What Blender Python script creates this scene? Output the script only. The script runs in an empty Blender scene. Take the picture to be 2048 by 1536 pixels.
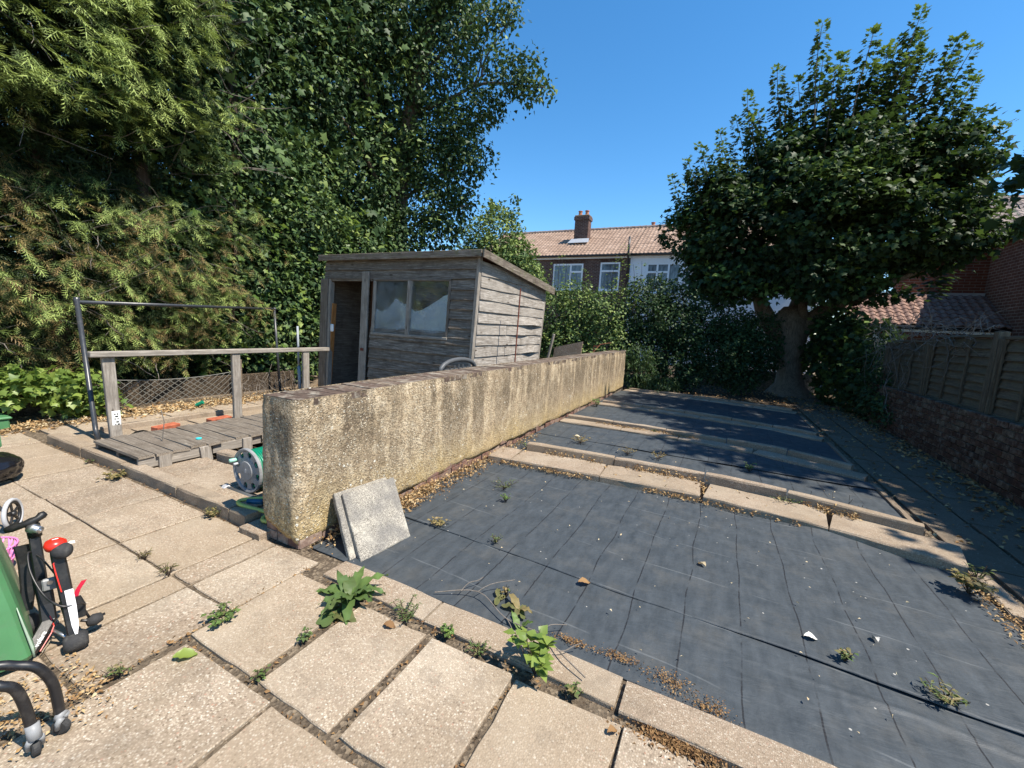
import bpy, bmesh, math, random
import numpy as np
from mathutils import Vector, Matrix, noise as mnoise

SC = bpy.context.scene
COL = SC.collection
random.seed(7)
RNG = np.random.default_rng(11)
PI = math.pi

# ------------------------------------------------------------------ camera
cam_d = bpy.data.cameras.new('camera')
cam = bpy.data.objects.new('camera', cam_d)
COL.objects.link(cam)
cam_d.sensor_width = 36.0
cam_d.lens = 36.0 * 836.0 / 2048.0
cam_d.clip_start = 0.05
cam_d.clip_end = 800.0


def cam_matrix(yaw, pitch, roll, loc):
    f = Vector((math.sin(yaw) * math.cos(pitch), math.cos(yaw) * math.cos(pitch), -math.sin(pitch)))
    r = Vector((math.cos(yaw), -math.sin(yaw), 0.0))
    u = r.cross(f)
    r2 = math.cos(roll) * r + math.sin(roll) * u
    u2 = -math.sin(roll) * r + math.cos(roll) * u
    m = Matrix((r2, u2, -f)).transposed().to_4x4()
    m.translation = Vector(loc)
    return m


cam.matrix_world = cam_matrix(math.radians(-26.4718), math.radians(7.7612), math.radians(3.2856), (0, 0, 1.70))
SC.camera = cam

# ------------------------------------------------------------------ light
SUN_AZ, SUN_EL = math.radians(-2.0), math.radians(58.0)     # azimuth from +X towards +Y
world = bpy.data.worlds.new('World')
SC.world = world
world.use_nodes = True
wn = world.node_tree
bg = wn.nodes['Background']
sky = wn.nodes.new('ShaderNodeTexSky')
sky.sky_type = 'NISHITA'
sky.sun_disc = False
sky.sun_elevation = SUN_EL
sky.sun_rotation = PI / 2 - SUN_AZ
sky.air_density = 1.0
sky.dust_density = 0.1
sky.ozone_density = 4.0
hs = wn.nodes.new('ShaderNodeHueSaturation')
hs.inputs['Saturation'].default_value = 1.25
hs.inputs['Hue'].default_value = 0.495
wn.links.new(sky.outputs[0], hs.inputs['Color'])
wn.links.new(hs.outputs[0], bg.inputs[0])
bg.inputs[1].default_value = 0.125
sun_d = bpy.data.lights.new('sun', 'SUN')
sun_d.energy = 5.0
sun_d.angle = math.radians(0.55)
sun_d.color = (1.0, 0.925, 0.81)
sun = bpy.data.objects.new('sun', sun_d)
COL.objects.link(sun)
sdir = Vector((math.cos(SUN_AZ) * math.cos(SUN_EL), math.sin(SUN_AZ) * math.cos(SUN_EL), math.sin(SUN_EL)))
sun.rotation_euler = sdir.to_track_quat('Z', 'Y').to_euler()
sun.location = (20, 0, 40)
SC.view_settings.view_transform = 'Standard'
SC.view_settings.look = 'None'
SC.view_settings.gamma = 1.0
SC.view_settings.exposure = 0.88
SC.view_settings.use_curve_mapping = False
SC.render.engine = 'CYCLES'
SC.cycles.max_bounces = 8
SC.cycles.transparent_max_bounces = 8


# ------------------------------------------------------------------ node helpers
class NT:
    def __init__(self, name):
        self.m = bpy.data.materials.new(name)
        self.m.use_nodes = True
        self.t = self.m.node_tree
        self.b = self.t.nodes['Principled BSDF']
        self.out = self.t.nodes['Material Output']

    def new(self, typ):
        return self.t.nodes.new(typ)

    def put(self, sock, v):
        if v is None:
            return
        if isinstance(v, bpy.types.NodeSocket):
            self.t.links.new(v, sock)
        elif isinstance(v, (tuple, list)) and len(v) == 3 and sock.type == 'RGBA':
            sock.default_value = (*v, 1.0)
        else:
            sock.default_value = v

    def pos(self, rand=0.0, scale=None):
        g = self.new('ShaderNodeNewGeometry')
        v = g.outputs['Position']
        if rand:
            oi = self.new('ShaderNodeObjectInfo')
            mu = self.new('ShaderNodeMath'); mu.operation = 'MULTIPLY'
            self.put(mu.inputs[0], oi.outputs['Random']); mu.inputs[1].default_value = rand
            a = self.new('ShaderNodeVectorMath'); a.operation = 'ADD'
            self.put(a.inputs[0], v); self.put(a.inputs[1], mu.outputs[0])
            v = a.outputs[0]
        if scale:
            v = self.map(v, scale)
        return v

    def orand(self):
        return self.new('ShaderNodeObjectInfo').outputs['Random']

    def map(self, v, scale=(1, 1, 1), loc=(0, 0, 0), rot=(0, 0, 0)):
        n = self.new('ShaderNodeMapping')
        self.put(n.inputs[0], v)
        n.inputs[1].default_value = loc; n.inputs[2].default_value = rot; n.inputs[3].default_value = scale
        return n.outputs[0]

    def noise(self, v, s, d=3.0, r=0.55, dist=0.0):
        n = self.new('ShaderNodeTexNoise')
        self.put(n.inputs['Vector'], v)
        n.inputs['Scale'].default_value = s; n.inputs['Detail'].default_value = d
        n.inputs['Roughness'].default_value = r; n.inputs['Distortion'].default_value = dist
        return n.outputs['Fac']

    def vor(self, v, s, feat='F1', rnd=1.0):
        n = self.new('ShaderNodeTexVoronoi'); n.feature = feat
        self.put(n.inputs['Vector'], v)
        n.inputs['Scale'].default_value = s; n.inputs['Randomness'].default_value = rnd
        return n.outputs['Distance'], (n.outputs['Color'] if 'Color' in n.outputs else None)

    def ramp(self, fac, stops, interp='LINEAR'):
        n = self.new('ShaderNodeValToRGB')
        cr = n.color_ramp; cr.interpolation = interp
        while len(cr.elements) < len(stops):
            cr.elements.new(0.5)
        for e, (p, c) in zip(cr.elements, stops):
            e.position = p
            if isinstance(c, (int, float)):
                c = (c, c, c)
            e.color = (*c, 1.0)
        self.put(n.inputs[0], fac)
        return n.outputs[0]

    def mix(self, fac, a, b, mode='MIX'):
        n = self.new('ShaderNodeMix'); n.data_type = 'RGBA'; n.blend_type = mode
        self.put(n.inputs[0], fac); self.put(n.inputs[6], a); self.put(n.inputs[7], b)
        return n.outputs[2]

    def math(self, op, a, b=None, c=None, clamp=False):
        n = self.new('ShaderNodeMath'); n.operation = op; n.use_clamp = clamp
        self.put(n.inputs[0], a)
        if b is not None: self.put(n.inputs[1], b)
        if c is not None: self.put(n.inputs[2], c)
        return n.outputs[0]

    def sep(self, v):
        n = self.new('ShaderNodeSeparateXYZ'); self.put(n.inputs[0], v)
        return n.outputs

    def attr(self, name):
        n = self.new('ShaderNodeAttribute'); n.attribute_name = name
        return n.outputs['Fac']

    def bump(self, h, strength=0.5, dist=0.01, base=None):
        n = self.new('ShaderNodeBump')
        n.inputs['Strength'].default_value = strength; n.inputs['Distance'].default_value = dist
        self.put(n.inputs['Height'], h)
        if base is not None: self.put(n.inputs['Normal'], base)
        return n.outputs[0]

    def fin(self, col=None, rough=0.8, spec=0.3, bump=None, metal=0.0, trans=0.0):
        b = self.b
        self.put(b.inputs['Base Color'], col); self.put(b.inputs['Roughness'], rough)
        self.put(b.inputs['Specular IOR Level'], spec); self.put(b.inputs['Metallic'], metal)
        if trans: self.put(b.inputs['Transmission Weight'], trans)
        if bump is not None: self.put(b.inputs['Normal'], bump)
        return self.m


def plain(name, col, rough=0.5, spec=0.4, metal=0.0, var=0.12, bs=0.0, dirt=None):
    n = NT(name)
    p = n.pos(rand=3.0)
    f = n.noise(p, 9.0, 4)
    c = n.mix(f, tuple(x * (1 - var) for x in col), tuple(min(1, x * (1 + var)) for x in col))
    if dirt:
        d = n.ramp(n.noise(p, 23.0, 5, 0.65), [(0.5, 0.0), (0.72, 1.0)])
        c = n.mix(n.math('MULTIPLY', d, 0.55), c, dirt)
    r = n.math('ADD', n.math('MULTIPLY', n.noise(p, 31.0, 3), 0.2), rough - 0.1)
    b = n.bump(n.noise(p, 140.0, 3), bs, 0.004) if bs else None
    return n.fin(c, r, spec, b, metal)


# ------------------------------------------------------------------ materials
def m_aggregate(name, warm=1.0, dark=1.0, size=112.0, contrast=1.0, lich=0.25):
    n = NT(name)
    p = n.pos(rand=5.0)
    d, c = n.vor(p, size)
    cell = n.sep(c)[0]
    base = n.ramp(cell, [(0.0, (0.10 * dark, 0.07 * dark, 0.048 * dark)), (0.2, (0.27 * dark, 0.215 * dark * warm, 0.155 * dark * warm)),
                         (0.6, (0.41 * dark, 0.33 * dark * warm, 0.245 * dark * warm)), (0.86, (0.52 * dark, 0.45 * dark, 0.35 * dark)),
                         (0.97, (0.62 * dark, 0.57 * dark, 0.48 * dark)), (1.0, (0.36 * dark, 0.16 * dark, 0.10 * dark))])
    mort = (0.27 * dark, 0.21 * dark * warm, 0.152 * dark * warm)
    base = n.mix(n.ramp(d, [(0.3, 0.95 * contrast), (0.66, 0.1)]), mort, base)
    # reddish chips
    d2, c2 = n.vor(p, size * 0.5)
    red = n.math('MULTIPLY', n.math('GREATER_THAN', n.sep(c2)[1], 0.94), n.math('LESS_THAN', d2, 0.24))
    base = n.mix(n.math('MULTIPLY', red, 0.7), base, (0.30, 0.13, 0.08))
    big = n.noise(p, 2.3, 5, 0.62)
    base = n.mix(n.ramp(big, [(0.35, 0.5), (0.62, 0.0)]), base, (0.20 * dark, 0.155 * dark, 0.105 * dark))
    pale = n.noise(p, 1.1, 3)
    base = n.mix(n.ramp(pale, [(0.52, 0.0), (0.75, 0.35)]), base, (0.56 * dark, 0.50 * dark, 0.40 * dark))
    # tone per slab
    base = n.mix(n.math('MULTIPLY', n.orand(), 0.5), base, (0.29 * dark, 0.225 * dark, 0.155 * dark))
    grime = n.ramp(n.noise(p, 6.5, 6, 0.7), [(0.48, 0.0), (0.68, 0.6)])
    base = n.mix(n.math('MULTIPLY', grime, n.ramp(n.noise(p, 0.9, 3), [(0.35, 0.15), (0.65, 1.0)])), base, (0.15 * dark, 0.12 * dark, 0.09 * dark))
    spots = n.vor(p, 17.0)[0]
    base = n.mix(n.math('MULTIPLY', n.math('LESS_THAN', spots, 0.09), lich), base, (0.75, 0.72, 0.62))
    h = n.math('ADD', n.math('MULTIPLY', d, -0.6), n.math('MULTIPLY', n.noise(p, 240.0, 2), 0.5))
    return n.fin(base, 0.86, 0.25, n.bump(h, 0.55, 0.006))


def m_render():
    n = NT('roughcast_render')
    p = n.pos()
    xyz = n.sep(p)
    st = n.map(p, (1.0, 3.4, 0.5))
    base = n.ramp(n.noise(p, 11.0, 6, 0.7), [(0.3, (0.29, 0.215, 0.14)), (0.5, (0.49, 0.385, 0.255)), (0.72, (0.66, 0.56, 0.41))])
    # golden algae towards the foot of the wall (growth, not shade)
    zf = n.math('ADD', xyz[2], n.math('MULTIPLY', n.noise(st, 1.3, 4), 0.55))
    gold = n.ramp(zf, [(0.25, 0.6), (0.75, 0.0)])
    base = n.mix(gold, base, (0.50, 0.36, 0.12))
    # dark streaks running down from the coping
    streak = n.noise(st, 1.5, 6, 0.62)
    topw = n.ramp(xyz[2], [(0.12, 0.25), (0.75, 1.0)])
    blotch = n.ramp(n.noise(p, 1.15, 5, 0.62), [(0.32, 0.45), (0.52, 1.0)])
    dk = n.math('MULTIPLY', n.math('MULTIPLY', n.ramp(streak, [(0.37, 0.0), (0.52, 1.0)]), topw), blotch)
    speck = n.ramp(n.noise(p, 52.0, 5, 0.8), [(0.38, 0.25), (0.56, 1.0)])
    base = n.mix(n.math('MULTIPLY', n.math('MULTIPLY', dk, speck), 0.92), base, (0.075, 0.058, 0.042))
    # black grit pits
    pit = n.vor(p, 74.0)
    base = n.mix(n.math('MULTIPLY', n.math('GREATER_THAN', n.sep(pit[1])[0], 0.66), 0.5), base, (0.14, 0.105, 0.065))
    # pale flint stones
    d, c = n.vor(n.mix(0.035, p, n.noise(p, 30.0, 2)), 62.0)
    stone = n.math('MULTIPLY', n.ramp(d, [(0.22, 1.0), (0.42, 0.0)]), n.math('GREATER_THAN', n.sep(c)[2], n.ramp(n.noise(p, 2.2, 4), [(0.35, 0.97), (0.65, 0.62)])))
    near = n.ramp(n.math('MULTIPLY', xyz[1], 0.1), [(0.2, 0.8), (0.6, 0.2)])
    base = n.mix(n.math('MULTIPLY', stone, near), base, (0.72, 0.66, 0.53))
    d2, c2 = n.vor(p, 27.0)
    lic = n.math('MULTIPLY', n.math('LESS_THAN', d2, 0.30), n.math('GREATER_THAN', n.sep(c2)[1], 0.87))
    base = n.mix(n.math('MULTIPLY', n.math('MULTIPLY', lic, n.ramp(n.noise(p, 1.6, 3), [(0.5, 0.0), (0.62, 1.0)])), 0.8), base, (0.78, 0.76, 0.67))
    h = n.math('ADD', n.math('MULTIPLY', n.math('MINIMUM', d, 0.5), -1.5), n.math('MULTIPLY', n.noise(p, 55.0, 4, 0.7), 1.2))
    return n.fin(base, 0.93, 0.15, n.bump(h, 0.9, 0.012))


def m_wood(name, axis, cols, knots=True, moss=0.0, rough=0.82):
    n = NT(name)
    sc = {'x': (1.6, 26, 26), 'y': (26, 1.6, 26), 'z': (26, 26, 1.6)}[axis]
    p = n.pos(rand=9.0)
    g = n.noise(n.map(p, sc), 2.0, 6, 0.65, 0.4)
    fine = n.noise(n.map(p, tuple(s * 3.2 for s in sc)), 2.0, 3, 0.6)
    c = n.ramp(g, [(0.34, cols[0]), (0.5, cols[1]), (0.64, cols[2])])
    c = n.mix(n.ramp(fine, [(0.42, 0.55), (0.62, 0.0)]), c, cols[0])
    t = n.orand()
    c = n.mix(n.math('MULTIPLY', t, 0.5), c, cols[3])
    blot = n.noise(p, 5.0, 5, 0.65)
    c = n.mix(n.ramp(blot, [(0.5, 0.0), (0.68, 0.6)]), c, cols[0])
    if knots:
        d, cc = n.vor(n.map(p, tuple((2.2 if s < 2 else 6.5) for s in sc)), 1.0)
        c = n.mix(n.ramp(d, [(0.05, 0.9), (0.12, 0.0)]), c, (0.05, 0.035, 0.025))
    if moss:
        mm = n.ramp(n.noise(p, 8.0, 5, 0.7), [(0.5, 0.0), (0.66, moss)])
        c = n.mix(mm, c, (0.13, 0.13, 0.07))
    b = n.bump(n.math('ADD', n.math('MULTIPLY', g, 0.7), n.math('MULTIPLY', fine, 0.5)), 0.55, 0.006)
    return n.fin(c, rough, 0.25, b)


GREY = [(0.075, 0.06, 0.048), (0.22, 0.185, 0.15), (0.38, 0.335, 0.285), (0.15, 0.12, 0.092)]
PALE = [(0.16, 0.14, 0.118), (0.32, 0.285, 0.245), (0.46, 0.42, 0.365), (0.25, 0.22, 0.185)]
DECK = [(0.13, 0.105, 0.08), (0.27, 0.23, 0.185), (0.38, 0.335, 0.275), (0.23, 0.19, 0.15)]
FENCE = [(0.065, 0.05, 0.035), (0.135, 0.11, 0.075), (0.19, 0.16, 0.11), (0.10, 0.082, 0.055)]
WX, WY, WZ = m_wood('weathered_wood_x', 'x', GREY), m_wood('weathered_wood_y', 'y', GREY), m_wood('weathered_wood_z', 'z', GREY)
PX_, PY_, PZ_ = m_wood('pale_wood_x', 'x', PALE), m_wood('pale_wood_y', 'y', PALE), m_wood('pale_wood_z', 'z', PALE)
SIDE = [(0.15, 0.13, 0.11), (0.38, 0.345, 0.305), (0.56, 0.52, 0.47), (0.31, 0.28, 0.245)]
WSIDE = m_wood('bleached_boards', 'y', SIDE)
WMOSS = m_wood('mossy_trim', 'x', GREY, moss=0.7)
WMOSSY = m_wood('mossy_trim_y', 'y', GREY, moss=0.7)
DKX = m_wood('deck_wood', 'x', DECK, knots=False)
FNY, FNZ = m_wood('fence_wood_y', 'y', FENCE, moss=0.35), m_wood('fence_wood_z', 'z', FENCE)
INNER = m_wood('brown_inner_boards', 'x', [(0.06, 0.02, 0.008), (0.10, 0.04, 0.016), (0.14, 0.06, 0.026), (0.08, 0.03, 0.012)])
ORANGE = m_wood('orange_door_edge', 'z', [(0.25, 0.10, 0.03), (0.42, 0.19, 0.06), (0.52, 0.27, 0.10), (0.36, 0.15, 0.05)], knots=False)
BARK = m_wood('bark', 'z', [(0.06, 0.045, 0.033), (0.17, 0.135, 0.10), (0.28, 0.235, 0.18), (0.14, 0.11, 0.08)], knots=False, rough=0.95)
BARKD = m_wood('dark_bark', 'z', [(0.03, 0.022, 0.016), (0.07, 0.05, 0.037), (0.115, 0.088, 0.066), (0.06, 0.044, 0.032)], knots=False, rough=0.95)
TWIG = m_wood('dry_twig', 'x', [(0.10, 0.085, 0.07), (0.20, 0.175, 0.15), (0.30, 0.27, 0.235), (0.16, 0.14, 0.12)], knots=False)
SLAB = m_aggregate('paving_aggregate')
SLABR = m_aggregate('rough_paving_aggregate', 0.98, 0.92, 90.0)
PATHM = m_aggregate('path_concrete', 0.99, 0.45, 120.0, 0.7)  # base colour darkened to deepen the shade on the path
KERB = m_aggregate('kerb_concrete', 0.97, 0.9, 150.0, 1.0)
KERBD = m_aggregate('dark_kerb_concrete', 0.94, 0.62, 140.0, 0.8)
REND = m_render()


def m_greyslab():
    n = NT('grey_slab')
    p = n.pos(rand=3.0)
    d, c = n.vor(p, 210.0)
    base = n.ramp(n.sep(c)[0], [(0.0, (0.09, 0.082, 0.07)), (0.5, (0.235, 0.215, 0.18)), (1.0, (0.40, 0.37, 0.315))])
    dk = n.ramp(n.noise(p, 4.0, 5, 0.6), [(0.42, 0.0), (0.62, 0.65)])
    base = n.mix(dk, base, (0.12, 0.115, 0.11))
    base = n.mix(n.ramp(n.noise(p, 6.5, 4), [(0.55, 0.0), (0.75, 0.6)]), base, (0.50, 0.47, 0.39))
    return n.fin(base, 0.85, 0.25, n.bump(n.noise(p, 260.0, 3), 0.5, 0.004))


GSLAB = m_greyslab()


def m_membrane():
    n = NT('weed_membrane')
    p = n.pos()
    xyz = n.sep(p)
    warp = n.math('MULTIPLY', n.math('SUBTRACT', n.noise(n.map(p, (1, 1.2, 1)), 1.1, 1), 0.5), 0.08)
    fw = n.math('MULTIPLY', n.math('SUBTRACT', n.noise(p, 22.0, 3), 0.5), 0.006)
    xx = n.math('ADD', n.math('ADD', xyz[0], warp), fw)
    fr = n.math('ABSOLUTE', n.math('SUBTRACT', n.math('FRACT', n.math('DIVIDE', n.math('ADD', xx, 20.03), 0.31)), 0.5))
    brk = n.ramp(n.noise(p, 6.0, 3, 0.6), [(0.36, 0.0), (0.5, 1.0)])
    line = n.math('MULTIPLY', n.math('LESS_THAN', fr, 0.013), brk)
    base = n.ramp(n.noise(n.map(p, (3, 1, 1)), 5.0, 6, 0.65), [(0.3, (0.027, 0.034, 0.040)), (0.7, (0.053, 0.063, 0.072))])
    dust = n.ramp(n.noise(p, 3.1, 6, 0.68), [(0.5, 0.0), (0.8, 0.5)])
    base = n.mix(dust, base, (0.105, 0.10, 0.088))
    base = n.mix(n.math('MULTIPLY', line, 0.85), base, (0.006, 0.006, 0.008))
    yy = n.math('ADD', xyz[1], n.math('ADD', n.math('MULTIPLY', xyz[0], 0.04), n.math('MULTIPLY', n.noise(p, 1.3, 2), 0.12)))
    fy = n.math('ABSOLUTE', n.math('SUBTRACT', n.math('FRACT', n.math('DIVIDE', n.math('ADD', yy, 20.1), 0.47)), 0.5))
    cre = n.math('MULTIPLY', n.math('LESS_THAN', fy, 0.012), n.ramp(n.noise(p, 3.0, 3, 0.6), [(0.45, 0.0), (0.6, 1.0)]))
    base = n.mix(n.math('MULTIPLY', cre, 0.45), base, (0.13, 0.14, 0.145))
    d, c = n.vor(p, 14.0)
    fleck = n.math('MULTIPLY', n.math('LESS_THAN', d, n.math('MULTIPLY', n.sep(c)[1], 0.1)), n.math('GREATER_THAN', n.sep(c)[0], 0.66))
    base = n.mix(n.math('MULTIPLY', fleck, 0.75), base, (0.42, 0.40, 0.36))
    scr = n.noise(n.map(p, (6.0, 40.0, 1), rot=(0, 0, 0.25)), 2.0, 4, 0.6)
    wr = n.noise(n.map(p, (3.5, 9.0, 1), rot=(0, 0, 0.35)), 1.6, 5, 0.6, 0.6)
    h = n.math('ADD', n.math('MULTIPLY', wr, 1.0), n.math('MULTIPLY', line, -0.35))
    h = n.math('ADD', h, n.math('MULTIPLY', scr, 0.05))
    h = n.math('ADD', h, n.math('MULTIPLY', n.noise(p, 420.0, 1), 0.03))
    rough = n.ramp(n.noise(p, 7.0, 4), [(0.3, 0.55), (0.7, 0.72)])
    return n.fin(base, rough, 0.4, n.bump(h, 0.3, 0.03))


MEMB = m_membrane()


def m_soil(name, a, b, c):
    n = NT(name)
    p = n.pos()
    f = n.noise(p, 14.0, 7, 0.72)
    col = n.ramp(f, [(0.3, a), (0.5, b), (0.7, c)])
    d, cc = n.vor(p, 60.0)
    col = n.mix(n.math('MULTIPLY', n.math('GREATER_THAN', n.sep(cc)[0], 0.75), 0.5), col, tuple(min(1, x * 1.7) for x in c))
    return n.fin(col, 0.95, 0.1, n.bump(n.math('ADD', f, n.math('MULTIPLY', d, 0.4)), 0.8, 0.03))


SOIL = m_soil('dry_soil', (0.075, 0.052, 0.035), (0.14, 0.105, 0.072), (0.22, 0.175, 0.125))
DSOIL = m_soil('dark_soil', (0.028, 0.02, 0.014), (0.06, 0.045, 0.032), (0.10, 0.078, 0.055))
JOINT = m_soil('joint_dirt', (0.06, 0.045, 0.032), (0.11, 0.085, 0.06), (0.17, 0.135, 0.095))


def m_brick(name, cols, rough=0.9, mort=0.0):
    n = NT(name)
    p = n.pos(rand=4.0)
    r = n.orand()
    c = n.ramp(r, [(0.0, cols[0]), (0.45, cols[1]), (0.8, cols[2]), (1.0, cols[3])])
    c = n.mix(n.ramp(n.noise(p, 19.0, 6, 0.7), [(0.42, 0.7), (0.66, 0.0)]), c, tuple(x * 0.5 for x in cols[0]))
    if mort:
        c = n.mix(n.ramp(n.noise(p, 7.0, 5, 0.7), [(0.5, 0.0), (0.68, mort)]), c, (0.30, 0.27, 0.22))
    return n.fin(c, rough, 0.2, n.bump(n.noise(p, 70.0, 5, 0.7), 0.6, 0.008))


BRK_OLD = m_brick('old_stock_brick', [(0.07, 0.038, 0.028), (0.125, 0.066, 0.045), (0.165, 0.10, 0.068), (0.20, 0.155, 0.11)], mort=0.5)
BRK_COPE = m_brick('coping_brick', [(0.10, 0.072, 0.056), (0.145, 0.10, 0.08), (0.19, 0.14, 0.105), (0.26, 0.205, 0.15)], mort=1.0)
BRK_RED = m_brick('loose_red_brick', [(0.42, 0.115, 0.06), (0.48, 0.15, 0.08), (0.44, 0.13, 0.07), (0.5, 0.17, 0.09)])
BRK_PINK = m_brick('exposed_base_brick', [(0.21, 0.11, 0.085), (0.28, 0.17, 0.13), (0.34, 0.235, 0.18), (0.42, 0.33, 0.26)], mort=0.5)
MORTAR = m_soil('mortar', (0.07, 0.06, 0.05), (0.14, 0.12, 0.10), (0.20, 0.18, 0.15))


def m_brickwork(name, ca, cb, mo, axis, bw, bh):
    """Far brickwork, too small in the picture to pick single bricks out."""
    n = NT(name)
    p = n.pos()
    xyz = n.sep(p)
    u = xyz[0] if axis == 'x' else xyz[1]
    cmb = n.new('ShaderNodeCombineXYZ')
    n.put(cmb.inputs[0], u); n.put(cmb.inputs[1], xyz[2])
    bt = n.new('ShaderNodeTexBrick')
    n.put(bt.inputs['Vector'], cmb.outputs[0])
    n.put(bt.inputs['Color1'], ca); n.put(bt.inputs['Color2'], cb); n.put(bt.inputs['Mortar'], mo)
    bt.inputs['Scale'].default_value = 1.0
    bt.inputs['Mortar Size'].default_value = 0.011
    bt.inputs['Brick Width'].default_value = bw; bt.inputs['Row Height'].default_value = bh
    bt.inputs['Mortar Smooth'].default_value = 0.2
    c = n.mix(n.ramp(n.noise(p, 3.0, 5, 0.7), [(0.4, 0.4), (0.65, 0.0)]), bt.outputs['Color'], tuple(x * 0.5 for x in ca))
    return n.fin(c, 0.9, 0.2, n.bump(bt.outputs['Fac'], -0.6, 0.012))


BW_FAR = m_brickwork('far_brickwork', (0.075, 0.036, 0.028), (0.12, 0.055, 0.04), (0.27, 0.225, 0.19), 'x', 0.26, 0.088)
BW_NEAR = m_brickwork('red_brickwork', (0.11, 0.046, 0.03), (0.15, 0.062, 0.04), (0.26, 0.2, 0.16), 'y', 0.30, 0.1)
BW_NEARX = m_brickwork('red_brickwork_x', (0.16, 0.05, 0.03), (0.21, 0.07, 0.04), (0.26, 0.2, 0.16), 'x', 0.30, 0.1)


def m_tile(name, cols):
    n = NT(name)
    p = n.pos(rand=4.0)
    f = n.noise(p, 1.6, 5, 0.65)
    c = n.ramp(f, [(0.3, cols[0]), (0.5, cols[1]), (0.7, cols[2])])
    d, cc = n.vor(n.map(p, (3.2, 3.2, 3.2)), 1.0)
    c = n.mix(n.math('MULTIPLY', n.sep(cc)[0], 0.4), c, cols[0])
    moss = n.ramp(n.noise(p, 9.0, 6, 0.75), [(0.52, 0.0), (0.62, 0.75)])
    c = n.mix(moss, c, (0.12, 0.085, 0.06))
    c = n.mix(n.math('MULTIPLY', n.orand(), 0.35), c, cols[0])
    return n.fin(c, 0.85, 0.25, n.bump(n.noise(p, 40.0, 4), 0.4, 0.01))


TILE_A = m_tile('orange_clay_tile', [(0.20, 0.135, 0.098), (0.32, 0.22, 0.16), (0.43, 0.315, 0.24)])
TILE_B = m_tile('brown_clay_tile', [(0.17, 0.10, 0.08), (0.25, 0.155, 0.125), (0.31, 0.21, 0.175)])
TILE_C = m_tile('grey_brown_tile', [(0.16, 0.125, 0.11), (0.24, 0.195, 0.175), (0.32, 0.275, 0.25)])
WHITE_R = plain('white_render', (0.78, 0.78, 0.78), 0.85, 0.2, var=0.04)
UPVC = plain('white_frame', (0.78, 0.79, 0.80), 0.35, 0.5, var=0.03)
LEAD = plain('lead_flashing', (0.33, 0.35, 0.38), 0.5, 0.5, var=0.2)
BLACKM = plain('black_tube', (0.012, 0.012, 0.014), 0.38, 0.5, var=0.3, dirt=(0.06, 0.055, 0.05))
DKGREY = plain('dark_grey_tube', (0.03, 0.034, 0.04), 0.35, 0.5, var=0.2, dirt=(0.09, 0.085, 0.08))
BLACKP = plain('black_plastic', (0.012, 0.012, 0.013), 0.45, 0.45, var=0.3, bs=0.15, dirt=(0.05, 0.046, 0.04))
RUBBER = plain('rubber', (0.03, 0.03, 0.031), 0.75, 0.3, var=0.3, bs=0.3, dirt=(0.10, 0.095, 0.085))
BAGM = plain('black_polythene', (0.008, 0.008, 0.010), 0.22, 0.6, var=0.3)
STEEL = plain('steel', (0.52, 0.52, 0.52), 0.3, 0.5, metal=0.9, var=0.1)
GREYPL = plain('grey_plastic', (0.24, 0.245, 0.25), 0.5, 0.4, var=0.12, bs=0.1, dirt=(0.13, 0.12, 0.10))
LGREYPL = plain('pale_grey_plastic', (0.42, 0.43, 0.45), 0.45, 0.4, var=0.1, dirt=(0.2, 0.19, 0.17))
GREENPL = plain('green_plastic', (0.065, 0.19, 0.08), 0.42, 0.45, var=0.14, bs=0.08, dirt=(0.085, 0.17, 0.09))
GREENHOSE = plain('green_hose', (0.0, 0.19, 0.105), 0.4, 0.5, var=0.15, dirt=(0.05, 0.13, 0.09))
YELHOSE = plain('yellow_hose', (0.42, 0.46, 0.11), 0.42, 0.5, var=0.15, dirt=(0.25, 0.26, 0.10))
MINT = plain('mint_plastic', (0.32, 0.62, 0.5), 0.45, 0.4)
BLUEPL = plain('blue_plastic', (0.015, 0.09, 0.17), 0.4, 0.4)
TURQ = plain('turquoise_plastic', (0.05, 0.55, 0.60), 0.4, 0.4)
REDPL = plain('red_plastic', (0.62, 0.025, 0.012), 0.3, 0.5, var=0.08)
REDFL = plain('crimson_strap', (0.46, 0.012, 0.04), 0.6, 0.3)
WHITEPL = plain('white_plastic', (0.8, 0.8, 0.8), 0.35, 0.5, var=0.03)
PINKW = plain('pink_wire', (0.72, 0.22, 0.46), 0.4, 0.4)
RUST = plain('rusty_rod', (0.16, 0.05, 0.032), 0.85, 0.2, var=0.35, bs=0.4)
WIRE = plain('galvanised_wire', (0.24, 0.235, 0.21), 0.6, 0.3, metal=0.3, var=0.2)
PALEPOLE = plain('grey_pole_paint', (0.26, 0.29, 0.32), 0.5, 0.4, var=0.1)
DARKPL = plain('charcoal_resin', (0.075, 0.08, 0.085), 0.5, 0.4, var=0.1)
INK = plain('black_ink', (0.01, 0.01, 0.01), 0.6, 0.2)
PAPER = plain('white_label', (0.78, 0.78, 0.74), 0.6, 0.3, var=0.05)
CURT = plain('net_curtain', (0.74, 0.82, 0.88), 0.9, 0.1, var=0.25)
CHIPB = m_aggregate('chipboard', 0.9, 0.85, 70.0, 1.0, 0.0)
FOIL = plain('pale_fleck', (0.62, 0.60, 0.55), 0.6, 0.3, var=0.2)


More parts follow.
